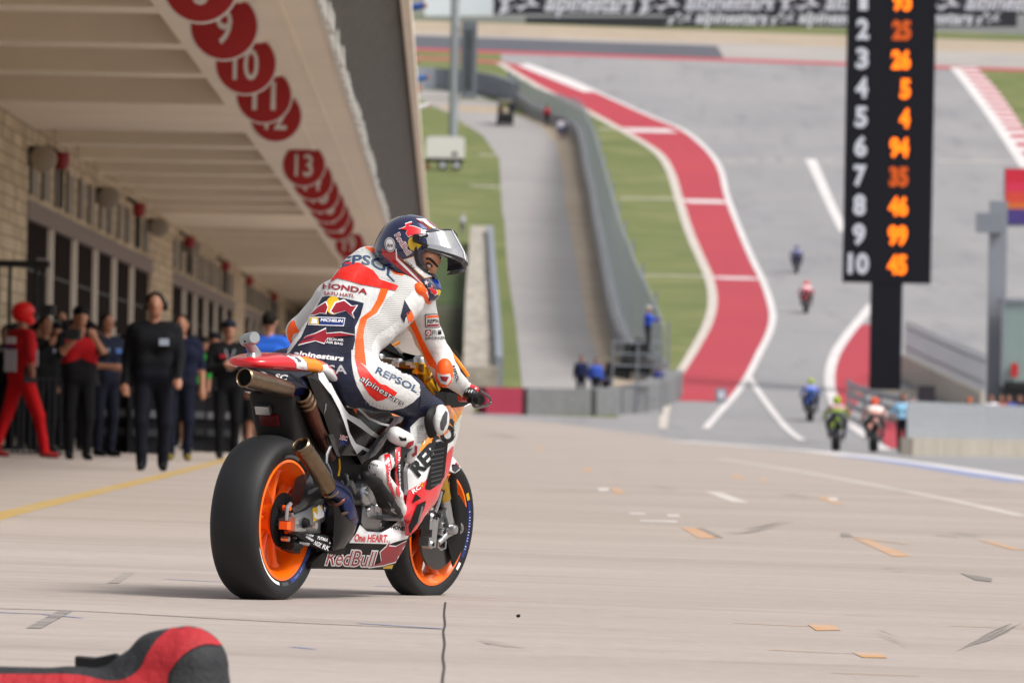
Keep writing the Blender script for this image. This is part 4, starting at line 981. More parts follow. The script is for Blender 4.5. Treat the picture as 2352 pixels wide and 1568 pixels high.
for t, m in ((.1, M_tit), (.35, M_titp), (.62, M_tit), (.85, M_titp)): q.lathe([(.033, -.008), (.039, -.004), (.039, .004), (.033, .008)], e2[0].lerp(e2[3], t)+Vector((0, 0, .0)), m, axis='Z', n=24, R=(e2[2]-e2[1]).normalized().to_track_quat('Z', 'Y').to_matrix())
bpart(q, 'heat_stained_pipe')
u1 = [U(*T1(235, 825), -.075), U(*T1(430, 880), -.085), U(*T1(640, 930), -.095), U(*T1(900, 1000), -.09)]; q = pipe('x', u1, [.036, .037, .036, .033], M_tit, True); bpart(q, 'upper_silencer')
u2 = [U(*T1(1130, 1090), -.115), U(*T1(1230, 1260), -.12), U(*A2(860, 200), -.12), U(*A2(905, 290), -.11), U(*A2(960, 420), -.08)]; q = pipe('x', u2, [.034, .032, .029, .027, .024], M_titp)
for t in (.02, .10, .18): q.lathe([(.034, -.008), (.0375, -.003), (.0375, .003), (.034, .008)], u2[0].lerp(u2[1], t*5), M_tit, axis='Z', n=24, R=(u2[1]-u2[0]).normalized().to_track_quat('Z', 'Y').to_matrix())
bpart(q, 'rear_header_pipe')
q = pipe('x', [U(*T1(1080, 1120), -.07), U(*T1(1200, 1350), -.07), U(*A2(800, 250), -.06)], [.02, .018, .018], M_tit); bpart(q, 'thin_header_pipe')
q = pipe('x', [U(*T1(980, 1180), -.05), U(*T1(1090, 1350), -.04), U(*T1(1180, 1560), -.03)], [.012, .012, .012], M_titp); bpart(q, 'oil_line')
# heat shield round the lower pipe
q = MB(); panel(q, frommap(A2, [(985, 590), (1050, 590), (1120, 700), (1150, 830), (1165, 900), (1130, 1010), (1060, 1090), (980, 1110), (985, 1000), (990, 870)]), -.17, .02, .06, M_blk, w=.03, mirror=False); bpart(q, 'heat_shield')
# --- tail
def ring(x, w_, zt, zb, e=3.0, y=0): return ((x, y, (zt+zb)/2), (0, w_, 0), (0, 0, (zt-zb)/2), e)
q = MB(); q.loft([ring(-.285, .03, .952, .935), ring(-.275, .06, .958, .928), ring(-.235, .085, .966, .922), ring(-.15, .108, .977, .917), ring(-.04, .124, .984, .912), ring(.06, .134, .984, .908), ring(.14, .14, .978, .902), ring(.20, .142, .966, .895), ring(.25, .142, .945, .885), ring(.30, .14, .90, .87)], M_red, n=40)
B0 = q.bvh()
q.decal(B0, [frommap(T1, [(640, 425), (760, 425), (1060, 455), (1120, 500), (1200, 590), (1222, 705), (1045, 680), (1042, 610), (1000, 545), (880, 480)])], M_wht, .001, 5)
q.decal(B0, [frommap(T1, [(1055, 455), (1200, 450), (1370, 490), (1450, 580), (1460, 690), (1390, 770), (1220, 705), (1212, 600), (1140, 520)])], M_or2, .0016, 5)
q.decal(B0, [frommap(T1, [(1370, 480), (1520, 520), (1700, 760), (1750, 1050), (1400, 1000), (1380, 770), (1450, 690), (1450, 590)])], M_wht, .001, 5)
for pts in ([(800, 447), (870, 452), (905, 475), (850, 468)], [(900, 455), (960, 462), (985, 482), (930, 478)], [(1015, 500), (1060, 515), (1120, 560), (1100, 580), (1070, 545), (1020, 520)], [(1050, 545), (1075, 560), (1085, 582), (1062, 570)]): q.decal(B0, [frommap(T1, pts)], M_gry, .002, 3)
bpart(q, 'tail_cowl', sharp=50)
q = MB(); panel(q, frommap(T1, [(300, 610), (520, 600), (1050, 672), (1330, 718), (1400, 850), (1530, 1020), (1640, 1230), (1560, 1280), (1420, 1180), (1310, 1100), (1240, 1058), (1040, 1105), (960, 1110), (700, 1066), (640, 1062), (560, 930), (400, 740)]), -.118, .014, .05, M_nav, w=.03, fn=lambda x, z: max(0, .08-x)*.24)
B0 = q.bvh()
q.decal(B0, place_text('SC', T1(690, 835), T1(880, 862), 12, .03, .25), M_lbl, .0015, 3); q.decal(B0, place_text('PROJECT', T1(635, 825), T1(860, 882), 4.2, .02, .2), M_lbl, .0015, 3)
q.decal(B0, [frommap(T1, [(905, 745), (1020, 800), (1180, 880), (1300, 990), (1305, 1012), (1180, 960), (1060, 880), (960, 800)])], M_mbk, .0015, 4); q.decal(B0, [frommap(T1, [(1120, 860), (1160, 890), (1200, 960), (1140, 930)])], M_titb, .002, 4)
q.decal(B0, [frommap(T1, [(470, 722), (530, 728), (590, 765), (612, 795), (540, 765)])], M_lbl, .002, 4); q.decal(B0, [frommap(T1, [(905, 1025), (935, 1025), (925, 1055), (1000, 1085), (1025, 1110), (960, 1108), (930, 1075)])], M_dred, .002, 4)
bpart(q, 'tail_side_duct', sharp=50)
# camera pod on the tail
q = MB(); q.loft([(U(*T1(372, 505), 0), (.0, .026, 0), (.045, 0, 0), 2.5), (U(*T1(380, 430), 0), (0, .022, 0), (.036, 0, 0), 2.5), (U(*T1(345, 350), 0), (0, .02, 0), (.032, 0, 0), 2.5), (U(*T1(290, 290), 0), (0, .02, 0), (.036, 0, .0), 2.5), (U(*T1(285, 250), 0), (0, .02, 0), (.03, 0, 0), 2.5)], mat('camera_grey', '9a9da0', .35, .5), n=20)
a, b = U(*T1(235, 240), .04), U(*T1(385, 200), -.045); q.tube([a, a.lerp(b, .08), b.lerp(a, .08), b], [.018, .026, .026, .02], _MC['camera_grey'], n=20)
q.lathe([(0, -.0), (.004, 0), (.004, .004)], U(*T1(275, 260), -.02)+Vector((-.026, 0, 0)), M_mbk, axis='X', n=8)
bpart(q, 'onboard_camera')
# undertray with rear light
q = MB(); L = U(*T1(320, 1030), .085); 
q.loft([((.0, 0, .885), (0, .10, 0), (.02, 0, 0), 4), ((.03, 0, .80), (0, .10, 0), (.05, 0, 0), 5), ((.08, 0, .72), (0, .095, 0), (.08, 0, 0), 5), ((.14, 0, .64), (0, .09, 0), (.11, 0, 0), 5), ((.2, 0, .58), (0, .085, 0), (.13, 0, 0), 5)], mat('undertray_grey', '1a1919', .6, spec=.25), n=36)
bpart(q, 'undertray', sharp=50)
q = MB(); c = V(*A2(467, 70), -.03); q.box(c, (.02, .062, .036), M_sil, rot=(0, -.5, 0)); bpart(q, 'alloy_plate', smooth=False)
q = MB(); c = V(*A2(515, 145), -.005); q.box(c, (.02, .078, .045), mat('rain_light_red', '4a0a10', .3, coat=.5), rot=(0, -.5, 0)); bpart(q, 'rain_light', smooth=False)
# rear mudguard behind wheel top
q = MB(); q.lathe([(.345, -.07), (.352, 0), (.345, .07)], (0, 0, .331), M_carb, n=14, a0=rad(20), a1=rad(80)); bpart(q, 'mudguard')
# --- dark side bodywork
q = MB(); fs_ = frommap(A4, [(690, 380), (800, 330), (900, 320), (960, 440), (1080, 500), (1200, 620), (1380, 770), (1500, 800), (1700, 800), (1860, 860), (1800, 940), (1580, 1140), (1440, 1340), (1350, 1440), (1290, 1330), (1080, 1330), (1000, 1180), (940, 1000), (890, 850), (800, 700), (760, 560)])
panel(q, fs_, -.135, .022, .05, M_blk, w=.05)
B0 = q.bvh()
q.decal(B0, [frommap(A4, [(822, 330), (920, 300), (965, 440), (1040, 590), (1150, 780), (1195, 835), (1330, 900), (1460, 1020), (1592, 1112), (1565, 1145), (1440, 1075), (1340, 1000), (1170, 885), (1165, 900), (1200, 1050), (1275, 1185), (1470, 1268), (1440, 1305), (1360, 1255), (1290, 1312), (1215, 1180), (1130, 920), (1080, 790), (980, 600), (930, 542), (830, 410)])], M_wht, .0015, 4)
q.decal(B0, [frommap(A4, [(1120, 520), (1180, 580), (1300, 740), (1440, 870), (1580, 935), (1720, 962), (1690, 985), (1560, 955), (1420, 890), (1280, 760), (1170, 600)])], M_wht, .0015, 4)
q.decal(B0, [frommap(A4, [(1700, 820), (1840, 858), (1790, 868), (1720, 850)])], M_or2, .0015, 4)
q.decal(B0, [frommap(A4, [(1235, 720), (1290, 770), (1285, 830), (1250, 790)])], M_dor, .0015, 4)
def small_hrc(bb, q_):
    q_.decal(bb, place_text('HRC', A4(1082, 1130), A4(1170, 1150), 10, .05, 0), M_lbl, .0015, 2.5); q_.decal(bb, place_text('HRC', A4(1085, 1127), A4(1167, 1147), 9, .01, 0, ref=.01), M_dred, .0022, 2.5); q_.decal(bb, place_text('HRC', A4(1080, 1190), A4(1165, 1205), 9, .03), M_dbl, .0015, 2.5)
small_hrc(B0, q)
q.decal(B0, [frommap(A4, [(905, 700), (925, 710), (915, 780), (892, 830), (900, 760)])], M_slm, .002, 3)
bpart(q, 'side_fairing', sharp=50)
q = MB(); panel(q, frommap(A4, [(1800, 860), (1868, 868), (1700, 1090), (1510, 1330), (1430, 1372), (1560, 1160), (1780, 920)]), -.175, .006, .02, mat('shield_grey', '54545c', .3, coat=.6), w=.01, mirror=True); bpart(q, 'frame_edge_guard')
# tank, seat and dark core
q = MB(); q.loft([((.50, 0, .84), (0, .12, 0), (0, 0, .05), 3), ((.60, 0, .88), (0, .16, 0), (0, 0, .085), 2.6), ((.75, 0, .875), (0, .175, 0), (0, 0, .085), 2.4), ((.92, 0, .865), (0, .165, 0), (0, 0, .075), 2.4), ((1.02, 0, .855), (0, .14, 0), (0, 0, .06), 2.6), ((1.07, 0, .845), (0, .10, 0), (0, 0, .04), 2.6)], M_or2, n=32); bpart(q, 'fuel_tank')
q = MB(); q.loft([((.18, 0, .88), (0, .12, 0), (0, 0, .03), 3), ((.30, 0, .86), (0, .13, 0), (0, 0, .035), 3), ((.50, 0, .84), (0, .13, 0), (0, 0, .04), 3)], M_mbk, n=24); bpart(q, 'seat')
q = MB(); q.loft([((.22, 0, .62), (0, .085, 0), (0, 0, .16), 4), ((.40, 0, .58), (0, .10, 0), (0, 0, .24), 4), ((.70, 0, .56), (0, .12, 0), (0, 0, .30), 4), ((1.0, 0, .60), (0, .12, 0), (0, 0, .28), 4), ((1.2, 0, .68), (0, .09, 0), (0, 0, .2), 4)], M_mbk, n=28); bpart(q, 'engine_core')
rr = random.Random(11)
for i in range(16):
    q = MB(); p = U(*A2(rr.uniform(1060, 1330), rr.uniform(540, 900)), rr.uniform(-.15, -.12)); k = i % 4
    if k == 0: q.lathe([(0, -.02), (.018, -.02), (.024, -.012), (.024, .01), (0, .01)], p, M_sil, n=18)
    elif k == 1: q.box(p, (rr.uniform(.03, .07), .02, rr.uniform(.015, .04)), M_slm, rot=(0, rr.uniform(-1, 1), 0))
    elif k == 2: q.tube([p, p+Vector((rr.uniform(-.03, .06), 0, rr.uniform(-.08, .08))), p+Vector((rr.uniform(0, .1), .01, rr.uniform(-.06, .06)))], .006, M_mbk if i % 8 == 2 else M_sil, n=8)
    else: q.lathe([(0, -.012), (.009, -.012), (.011, 0), (0, 0)], p, M_mbk, n=10)
    bpart(q, 'engine_fitting', sharp=30)
q = MB()      # bright crank cover
p = U(*A2(1215, 690), -.155); q.lathe([(0, -.03), (.035, -.03), (.045, -.02), (.05, 0), (.05, .03)], p, M_sil, n=26); q.box(p+Vector((.05, -.005, -.01)), (.06, .03, .06), M_slm, rot=(0, .3, 0)); q.tube([p+Vector((-.02, -.03, .05)), p+Vector((.03, -.04, .06)), p+Vector((.09, -.02, .05)), p+Vector((.1, -.01, -.02))], .008, M_sil, n=8); bpart(q, 'crank_cover')
q = MB(); panel(q, frommap(A2, [(1200, 790), (1290, 760), (1330, 700), (1345, 860), (1330, 930), (1400, 940), (1300, 980), (1220, 970), (1190, 900)]), -.145, .012, .03, M_slm, w=.02, mirror=False); bpart(q, 'alloy_bracket')
q = MB(); P0 = [U(*A2(x, y), -.15) for x, y in ((955, 255), (965, 330), (935, 400), (930, 460), (960, 520), (970, 580))]; q.tube(P0, .007, M_sil, n=8); q.tube([U(*A2(x, y), -.15) for x, y in ((1025, 430), (1030, 500), (1020, 560))], .005, M_gold, n=8)
panel(q, frommap(A2, [(950, 260), (985, 248), (1010, 300), (1035, 420), (1010, 410), (975, 330)]), -.16, .004, .01, M_carb, w=.01, mirror=False); bpart(q, 'footrest_bracket')
# --- belly pan
q = MB(); bp_ = frommap(A2, [(812, 1243), (830, 1200), (905, 1125), (990, 1110), (1060, 1085), (1130, 1010), (1180, 912), (1232, 962), (1335, 968), (1400, 935), (1480, 868), (1530, 895), (1545, 905), (1560, 1000), (1530, 1040), (1490, 1120), (1415, 1252), (1300, 1250), (1080, 1246), (860, 1242)])
panel(q, bp_, -.165, .02, .03, M_mbk, w=.04, fn=lambda x, z: max(0, (.26-z))*.45)
B0 = q.bvh()
q.decal(B0, [frommap(A2, [(1180, 918), (1232, 968), (1340, 975), (1402, 942), (1480, 876), (1540, 905), (1545, 990), (1530, 1020), (1440, 1045), (1400, 1060), (1100, 1052), (1150, 985)])], M_wht, .001, 4)
q.decal(B0, place_text('One HEART.', A2(1135, 1040), A2(1385, 1046), 17, .035, .12), M_dred if False else M_red, .002, 3)
q.decal(B0, place_text('HONDA', A2(1408, 945), A2(1534, 968), 9, .04, .1), M_mbk, .002, 3)
for mm, bo, ep in ((M_lbl, .055, .0014), (M_dred, .0, .0024)): q.decal(B0, place_text('RedBull', A2(925, 1212), A2(1275, 1226), 35, bo, .25, ref=.0), mm, ep, 3)
bull = frommap(A2, [(1340, 1180), (1330, 1120), (1375, 1080), (1400, 1035), (1395, 1075), (1440, 1080), (1520, 1040), (1525, 1075), (1490, 1140), (1440, 1190), (1350, 1215), (1290, 1222), (1250, 1228), (1330, 1195)])
c_ = np.mean(bull, axis=0); q.decal(B0, [[(c_[0]+(x-c_[0])*1.10, c_[1]+(y-c_[1])*1.13) for x, y in bull]], M_lbl, .0012, 3); q.decal(B0, [bull], M_dred, .002, 3)
q.decal(B0, [frommap(A2, [(1350, 1228), (1425, 1210), (1412, 1252), (1352, 1252)])], M_dyl, .0018, 3)
bpart(q, 'belly_pan', sharp=50)
# --- right fairing
q = MB(); fo = frommap(A2, [(2012, 8), (1985, 70), (1945, 160), (1925, 230), (1890, 350), (1855, 420), (1790, 620), (1740, 760), (1665, 850), (1600, 950), (1545, 1000), (1545, 900), (1500, 865), (1525, 760), (1538, 650), (1530, 530), (1560, 440), (1590, 380), (1640, 330), (1700, 200), (1760, 60), (1830, 40), (1900, 30)])
panel(q, fo, -.215, .03, .02, M_wht, w=.04, step=.007, fn=lambda x, z: max(0, x-1.2)*.35)
for pts, m_ in (([(2060, -40), (1990, 60), (1890, 120), (1780, 250), (1600, 400), (1500, 430), (1700, 170), (1700, 0), (1830, -40), (1960, -40)], M_or2), ([(1535, 668), (1640, 612), (1660, 600), (1690, 570), (1820, 395), (1980, 240), (2000, 380), (1900, 440), (1840, 650), (1800, 765), (1725, 855), (1650, 960), (1545, 1050), (1500, 1000), (1440, 865), (1500, 720)], M_red)): q.recolour(frommap(A2, pts), m_)
q.recolour(frommap(T2, [(1160, 1060), (1445, 1050), (1400, 1180), (1290, 1330), (1180, 1450), (1070, 1500)]), M_or2)
q.recolour(frommap(T2, [(1440, 1040), (1600, 1000), (1560, 1130), (1400, 1185)]), M_wht)
B0 = q.bvh()
q.decal(B0, [frommap(A2, [(1985, 60), (1890, 120), (1780, 250), (1600, 400), (1540, 420), (1700, 170), (1760, 50), (1830, 30), (1960, 20)])], M_or2, .0022, 4)
q.decal(B0, [frommap(T2, [(1190, 1085), (1440, 1070), (1400, 1180), (1290, 1330), (1180, 1450), (1070, 1500), (1210, 1350)])], M_or2, .003, 4); q.decal(B0, [frommap(T2, [(1440, 1068), (1530, 1040), (1530, 1130), (1400, 1185)])], M_wht, .0038, 4)
q.decal(B0, [frommap(A2, [(1535, 668), (1640, 612), (1660, 600), (1690, 570), (1820, 395), (1900, 285), (1885, 380), (1850, 440), (1780, 650), (1740, 765), (1665, 855), (1590, 950), (1545, 1005), (1540, 900), (1495, 865), (1520, 760)])], M_red, .0026, 4)
for mm, bo, ep in ((M_blk, .045, .0042),): q.decal(B0, place_text('REPSOL', A2(1608, 568), A2(1955, 185), 35, bo, .15), mm, ep, 3)
q.decal(B0, place_text('RC', A2(1570, 690), A2(1630, 645), 9, .04, .2), M_wht, .0042, 3); q.decal(B0, place_text('V', A2(1628, 650), A2(1655, 628), 10, .04, .2), M_or2, .0042, 3)
for pts in ([(1745, 320), (1828, 305), (1800, 560), (1770, 610), (1695, 662), (1662, 655), (1680, 560)], [(1540, 935), (1600, 770), (1665, 740), (1650, 800), (1600, 905), (1548, 985)], [(1562, 760), (1590, 690), (1628, 722)]):
    q.decal(B0, [frommap(A2, pts)], M_mbk, .0052, 4)
for i in range(9): q.decal(B0, [frommap(A2, [(1700-i*0+2, 370+i*32), (1800-i*3, 350+i*32), (1798-i*3, 358+i*32), (1700, 380+i*32)])], M_gry, .0064, 5)
q.decal(B0, [frommap(A2, [(1600, 905), (1632, 780), (1645, 785), (1612, 905)])], M_slm, .0064, 4)
bpart(q, 'fairing', sharp=50)
# nose, dash and screen
q = MB(); nz = [ring(1.34, .195, .93, .80, 2.6), ring(1.42, .18, .925, .77, 2.5), ring(1.50, .155, .90, .74, 2.4), ring(1.57, .11, .87, .73, 2.2), ring(1.62, .05, .83, .74, 2)]; q.loft(nz, M_or2, n=40, caps=False); q.loft([(c, Vector(u)*.96, Vector(v)*.95, e) for c, u, v, e in nz], M_mbk, n=40, caps=False); bpart(q, 'nose_fairing')
q = MB(); q.loft([((1.30, 0, .86), (0, .17, 0), (0, 0, .08), 3), ((1.42, 0, .88), (0, .15, 0), (0, 0, .10), 3), ((1.5, 0, .88), (0, .08, 0), (0, 0, .06), 3)], M_mbk, n=24); q.add([U(*T2(x, y), yy) for x, y, yy in ((420, 200, .10), (560, 340, .03), (700, 480, -.03), (880, 460, -.06), (700, 505, -.02), (300, 440, .10), (300, 300, .12))], [(0, 1, 2, 3, 4, 5, 6)], M_mbk); q.add([U(*T2(x, y), -.20) for x, y in ((1040, 890), (1250, 905), (1400, 930), (1550, 990), (1505, 1040), (1435, 1078), (1330, 1095), (1190, 1095), (1120, 1000))], [tuple(range(9))], M_mbk)
bpart(q, 'dashboard')
q = MB(); q.add([U(*T2(x, y), -.0) for x, y in ((570, 345), (600, 338), (720, 470), (690, 500))], [(0, 1, 2, 3)], M_slm); q.add([U(*T2(x, y), -.0)+Vector((-.004, 0, 0)) for x, y in ((700, 410), (810, 455), (790, 470), (700, 500))], [(0, 1, 2, 3)], M_slm); bpart(q, 'screen_bracket', smooth=False)
M_clear = mat('clear_screen', 'd8dcd8', .05, alpha=.07, spec=.6)
q = MB(); sl = [ring(1.34, .19, 1.06, .90, 2.2), ring(1.42, .175, 1.03, .89, 2.2), ring(1.50, .14, .97, .87, 2.2), ring(1.58, .09, .90, .84, 2.1)]
def half(secs, m, q):
    vs = []; fs = []; n = 16
    for c, u, v, e in secs:
        for k in range(n+1):
            a = math.pi*k/n; ca, sa = math.cos(a), math.sin(a); x = math.copysign(abs(ca)**(2/e), ca); y = abs(sa)**(2/e); vs.append(Vector(c)+Vector(u)*x+Vector(v)*y)
    for i in range(len(secs)-1):
        for k in range(n): fs.append((i*(n+1)+k, i*(n+1)+k+1, (i+1)*(n+1)+k+1, (i+1)*(n+1)+k))
    q.add(vs, fs, m)
half(sl, M_clear, q); bpart(q, 'windscreen')
q = MB(); ed = [U(*T2(1178, 305), -.10), U(*T2(1260, 400), -.14), U(*T2(1345, 510), -.18), U(*T2(1410, 600), -.205), U(*T2(1480, 705), -.22)]
q.tube(ed, [(.006, .004), (.007, .005), (.009, .006), (.009, .006), (.009, .006)], M_or2, n=8)
ed2 = [p+Vector((-.05, .02, -.028)) for p in ed]; q.add(ed+ed2, [(i, i+1, i+6, i+5) for i in range(4)], M_mbk); bpart(q, 'fairing_rim'); q = MB(); q.tube([Vector((p.x, -p.y, p.z)) for p in ed], .006, M_or2, n=8); bpart(q, 'fairing_rim')
# --- bars, clamp, forks
q = MB(); c = V(*T2(640, 540), 1.15); q.loft([(V(*T2(300, 500), 1.15), (.035, 0, 0), (0, 0, .018), 4), (V(*T2(420, 525), 1.15), (.03, 0, 0), (0, 0, .016), 4), (V(*T2(640, 560), 1.15), (.045, 0, 0), (0, 0, .018), 4), (V(*T2(860, 590), 1.15), (.03, 0, 0), (0, 0, .016), 4), (V(*T2(950, 600), 1.15), (.035, 0, 0), (0, 0, .018), 4)], mat('clamp_bronze', '5d4a33', .35, .8), n=20)
for a in ((355, 480), (880, 520)):
    p = V(*T2(*a), 1.15); q.lathe([(.0, .022), (.018, .022), (.026, .018), (.030, .01), (.030, -.02), (.027, -.03)], p, M_sil, axis='Z', n=28); q.lathe([(.031, -.005), (.033, -.012), (.031, -.05)], p, M_gold, axis='Z', n=28); q.lathe([(0, .0235), (.012, .0235), (.012, .022)], p, M_mbk, axis='Z', n=14)
p = V(*T2(600, 540), 1.13); q.lathe([(0, .02), (.018, .02), (.02, .012), (.028, .006), (.028, -.015)], p, M_sil, axis='Z', n=28); q.lathe([(0, .0215), (.013, .0215)], p, M_dred, axis='Z', n=20)
for a, d in (((470, 570), .016), ((750, 545), .014), ((800, 580), .012)): q.box(V(*T2(*a), 1.12), (d*1.4, d*2, d), M_sil)
bpart(q, 'triple_clamp')
FD = (FM.to_3x3() @ Vector((0, -.09, 0)));
for sy in (-1, 1):
    g = Vector((1.497, -.012, .283)); top = Vector((1.175, .11*sy, .90)); bot = g+Vector((-.005, .095*sy, .03)); q = MB(); nm = 'fork_leg'
    d = bot-top; q.tube([top+Vector((-.02, 0, .06)), top.lerp(bot, .30)], .031, M_gold, n=24); q.tube([top.lerp(bot, .28), top.lerp(bot, .36)], .034, M_gold, n=24); q.tube([top.lerp(bot, .3), top.lerp(bot, .62)], .027, M_gold, n=24); q.tube([top.lerp(bot, .6), top.lerp(bot, .84)], .029, mat('fork_pale_gold', 'c6a348', .25, .9), n=24)
    q.tube([top.lerp(bot, .83), bot], .024, M_sil, n=20); q.box(bot+Vector((-.02, 0, .02)), (.10, .035, .05), M_sil, rot=(0, .9, 0)); q.lathe([(0, -.03), (.017, -.03), (.022, -.02), (.022, .02), (0, .02)], bot+Vector((.0, .01*sy, -.03)), M_sil, n=18)
    o = bpart(q, nm, sharp=30)
for k, (a, b) in enumerate((((965, 690), (1010, 760)), ((880, 640), (1000, 760)), ((960, 760), (1060, 905)))):
    q = MB(); q.tube([V(*T2(*a), 1.17), V(*T2(*b), 1.2)], [.022, .02] if k < 2 else [.03, .03], [M_sil, M_slm, M_gold][k], n=16); bpart(q, 'bar_clamp')
q = MB(); h0 = U(*T2(1000, 700), -.13); h1 = U(*T2(1420, 905), -.28); h2 = U(*T2(1600, 985), -.40); q.tube([h0, h1, h2], [.013, .014, .017], M_mbk, n=16); q.tube([h2, h2+(h2-h1).normalized()*.03], .02, M_mbk, n=18); bpart(q, 'handlebar')
q = MB(); q.tube([Vector((p.x, -p.y, p.z)) for p in (h0, h1, h2)], [.013, .014, .017], M_mbk, n=12); bpart(q, 'handlebar')
q = MB(); lv = [U(*T2(*a), -.40) for a in ((1540, 960), (1550, 1065), (1600, 1092), (1680, 1080), (1745, 1055), (1765, 1010), (1740, 960), (1690, 925), (1630, 885))]
q.tube([Vector(p) for p in smooth_loop(lv, 4, False)], [(.0045, .007)]*33, M_carb, n=10); q.lathe([(0, -.012), (.017, -.012), (.021, 0), (.021, .03), (0, .03)], U(*T2(1590, 985), -.41), M_mbk, n=18); bpart(q, 'lever_guard')
# front brake, calipers
for sy in (-1, 1):
    q = MB(); q.lathe([(.07, sy*.072), (.165, sy*.068), (.168, sy*.060), (.07, sy*.060)], (0, 0, 0), M_carb if sy < 0 else M_mbk, n=56)
    q.lathe([(.0, sy*.070), (.055, sy*.074), (.075, sy*.070)], (0, 0, 0), M_mbk, n=30); o = q.build('brake_disc', sharp=40); o.parent = FW
q = MB(); pp = [FW.matrix_basis @ Vector((math.cos(a)*r, -.085, math.sin(a)*r)) for a, r in ((rad(100), .10), (rad(60), .17), (rad(25), .195), (rad(-20), .19), (rad(-55), .185), (rad(-58), .05), (rad(-80), .04), (rad(150), .03))]
n = len(pp); q.add(pp+[p+Vector((0, .006, 0)) for p in pp], [tuple(range(n))[::-1], tuple(range(n, 2*n))]+[(i, (i+1) % n, (i+1) % n+n, i+n) for i in range(n)], M_mbk); bpart(q, 'brake_duct_cover', smooth=False)
p = U(*W2(460, 900), -.10)
q = MB(); q.box(p, (.05, .05, .125), M_sil, rot=(0, .12, 0)); q.box(p+Vector((-.028, -.002, .03)), (.05, .045, .04), M_sil); q.box(p+Vector((-.028, -.002, -.04)), (.05, .045, .035), M_sil)
for a in ((445, 775), (437, 1005)): q.lathe([(0, -.03), (.012, -.03), (.019, -.022), (.019, .015), (0, .015)], U(*W2(*a), -.10), M_sil, n=18); q.lathe([(0, -.033), (.008, -.033), (.008, -.03)], U(*W2(*a), -.10), M_mbk, n=10)
q.tube([U(*W2(x, y), -.12) for x, y in ((500, 810), (515, 860), (520, 920), (515, 985))], .005, M_mbk, n=6); bpart(q, 'front_caliper', sharp=30)
q = MB(); q.tube([U(*W2(530, 1000), -.10), U(*W2(600, 925), -.105), U(*W2(680, 870), -.11)], [.014, .017, .024], M_sil, n=16); q.lathe([(0, -.03), (.018, -.03), (.026, -.02), (.026, .02), (0, .02)], U(*W2(680, 870), -.11), M_sil, n=24); q.lathe([(0, -.034), (.013, -.034), (.013, -.03)], U(*W2(680, 870), -.11), M_slm, n=6)
for a in ((548, 845), (550, 900)): q.lathe([(0, -.02), (.012, -.02), (.017, -.01), (.017, .02)], U(*W2(*a), -.10), M_sil, n=18); q.lathe([(0, -.024), (.009, -.024), (.009, -.02)], U(*W2(*a), -.10), M_mbk, n=10)
panel(q, frommap(W2, [(530, 790), (640, 770), (660, 820), (640, 850), (560, 870), (530, 850)]), -.095, .005, .03, M_sil, w=.01, mirror=False)
q.tube([U(*W2(x, y), -.115) for x, y in ((535, 985), (530, 1025), (560, 1055), (595, 1040), (600, 985), (580, 960))], .004, M_sil, n=6); bpart(q, 'axle_clamp', sharp=30)
q = MB(); q.tube([U(*W2(x, y), -.125) for x, y in ((650, 260), (655, 400), (620, 480), (570, 590), (530, 700), (520, 800))], .0045, M_mbk, n=6); q.tube([U(*W2(x, y), -.125) for x, y in ((560, 560), (540, 650), (510, 740))], .008, M_slm, n=8); bpart(q, 'brake_hose')
q = MB(); q.tube([U(*W2(x, y), -.13) for x, y in ((660, 420), (670, 600), (690, 750), (700, 850), (690, 930))], [(.006, .016)]*5, M_mbk, n=8); bpart(q, 'fork_guard')
wp = frommap(W2, [(650, 255), (690, 300), (728, 355), (715, 380), (680, 405), (650, 395), (615, 375), (635, 330)]); q = MB(); panel(q, wp, -.16, .006, .02, M_wht, w=.01, only_mirror=True); bpart(q, 'winglet'); q = MB(); panel(q, wp, -.16, .006, .02, M_wht, w=.01, mirror=False)
B0 = q.bvh(); q.decal(B0, [frommap(W2, [(650, 330), (700, 330), (722, 362), (680, 400), (655, 380)])], M_nav, .001, 3); q.decal(B0, [frommap(W2, [(685, 310), (712, 340), (700, 350), (680, 325)])], M_dred, .002, 3); bpart(q, 'winglet')
q = MB(); q.lathe([(.312, -.055), (.322, -.03), (.326, 0), (.322, .03), (.312, .055)], (1.497, -.01, .283), M_wht, n=16, a0=rad(50), a1=rad(135)); bpart(q, 'front_mudguard')
# footpeg and brake pedal
q = MB(); fp = U(*A2(1330, 860), -.17); q.tube([fp+Vector((0, .05, 0)), fp+Vector((0, -.10, 0))], .012, M_slm, n=12); bpart(q, 'footpeg')
q = MB(); fp2 = Vector((fp.x, -fp.y, fp.z)); q.tube([fp2+Vector((0, -.05, 0)), fp2+Vector((0, .10, 0))], .012, M_slm, n=12); bpart(q, 'footpeg')
# ------------------------------------------------------------------ the rider
rider = empty('person', 'rider in white, orange and navy racing leathers sitting on the orange wheeled motorcycle, looking back', 'person', mw=BM)
def leather(name, col, bs=900, b=.25):
    m = mat(name, col, .48, bump=b*1.3, bscale=24, spec=.4, var=.04, vscale=9); return m
L_w = leather('leather_white', 'cdcdcc'); L_n = leather('leather_navy', '161b33'); L_o = leather('leather_orange', 'fa5d12'); L_r = leather('leather_red', 'dd2418')
L_k = mat('glove_black', '121214', .55, bump=.2, bscale=120); L_skin = mat('skin', 'b98468', .5, var=.06, vscale=20); L_gr = mat('leather_grey', '9b9c9e', .5)
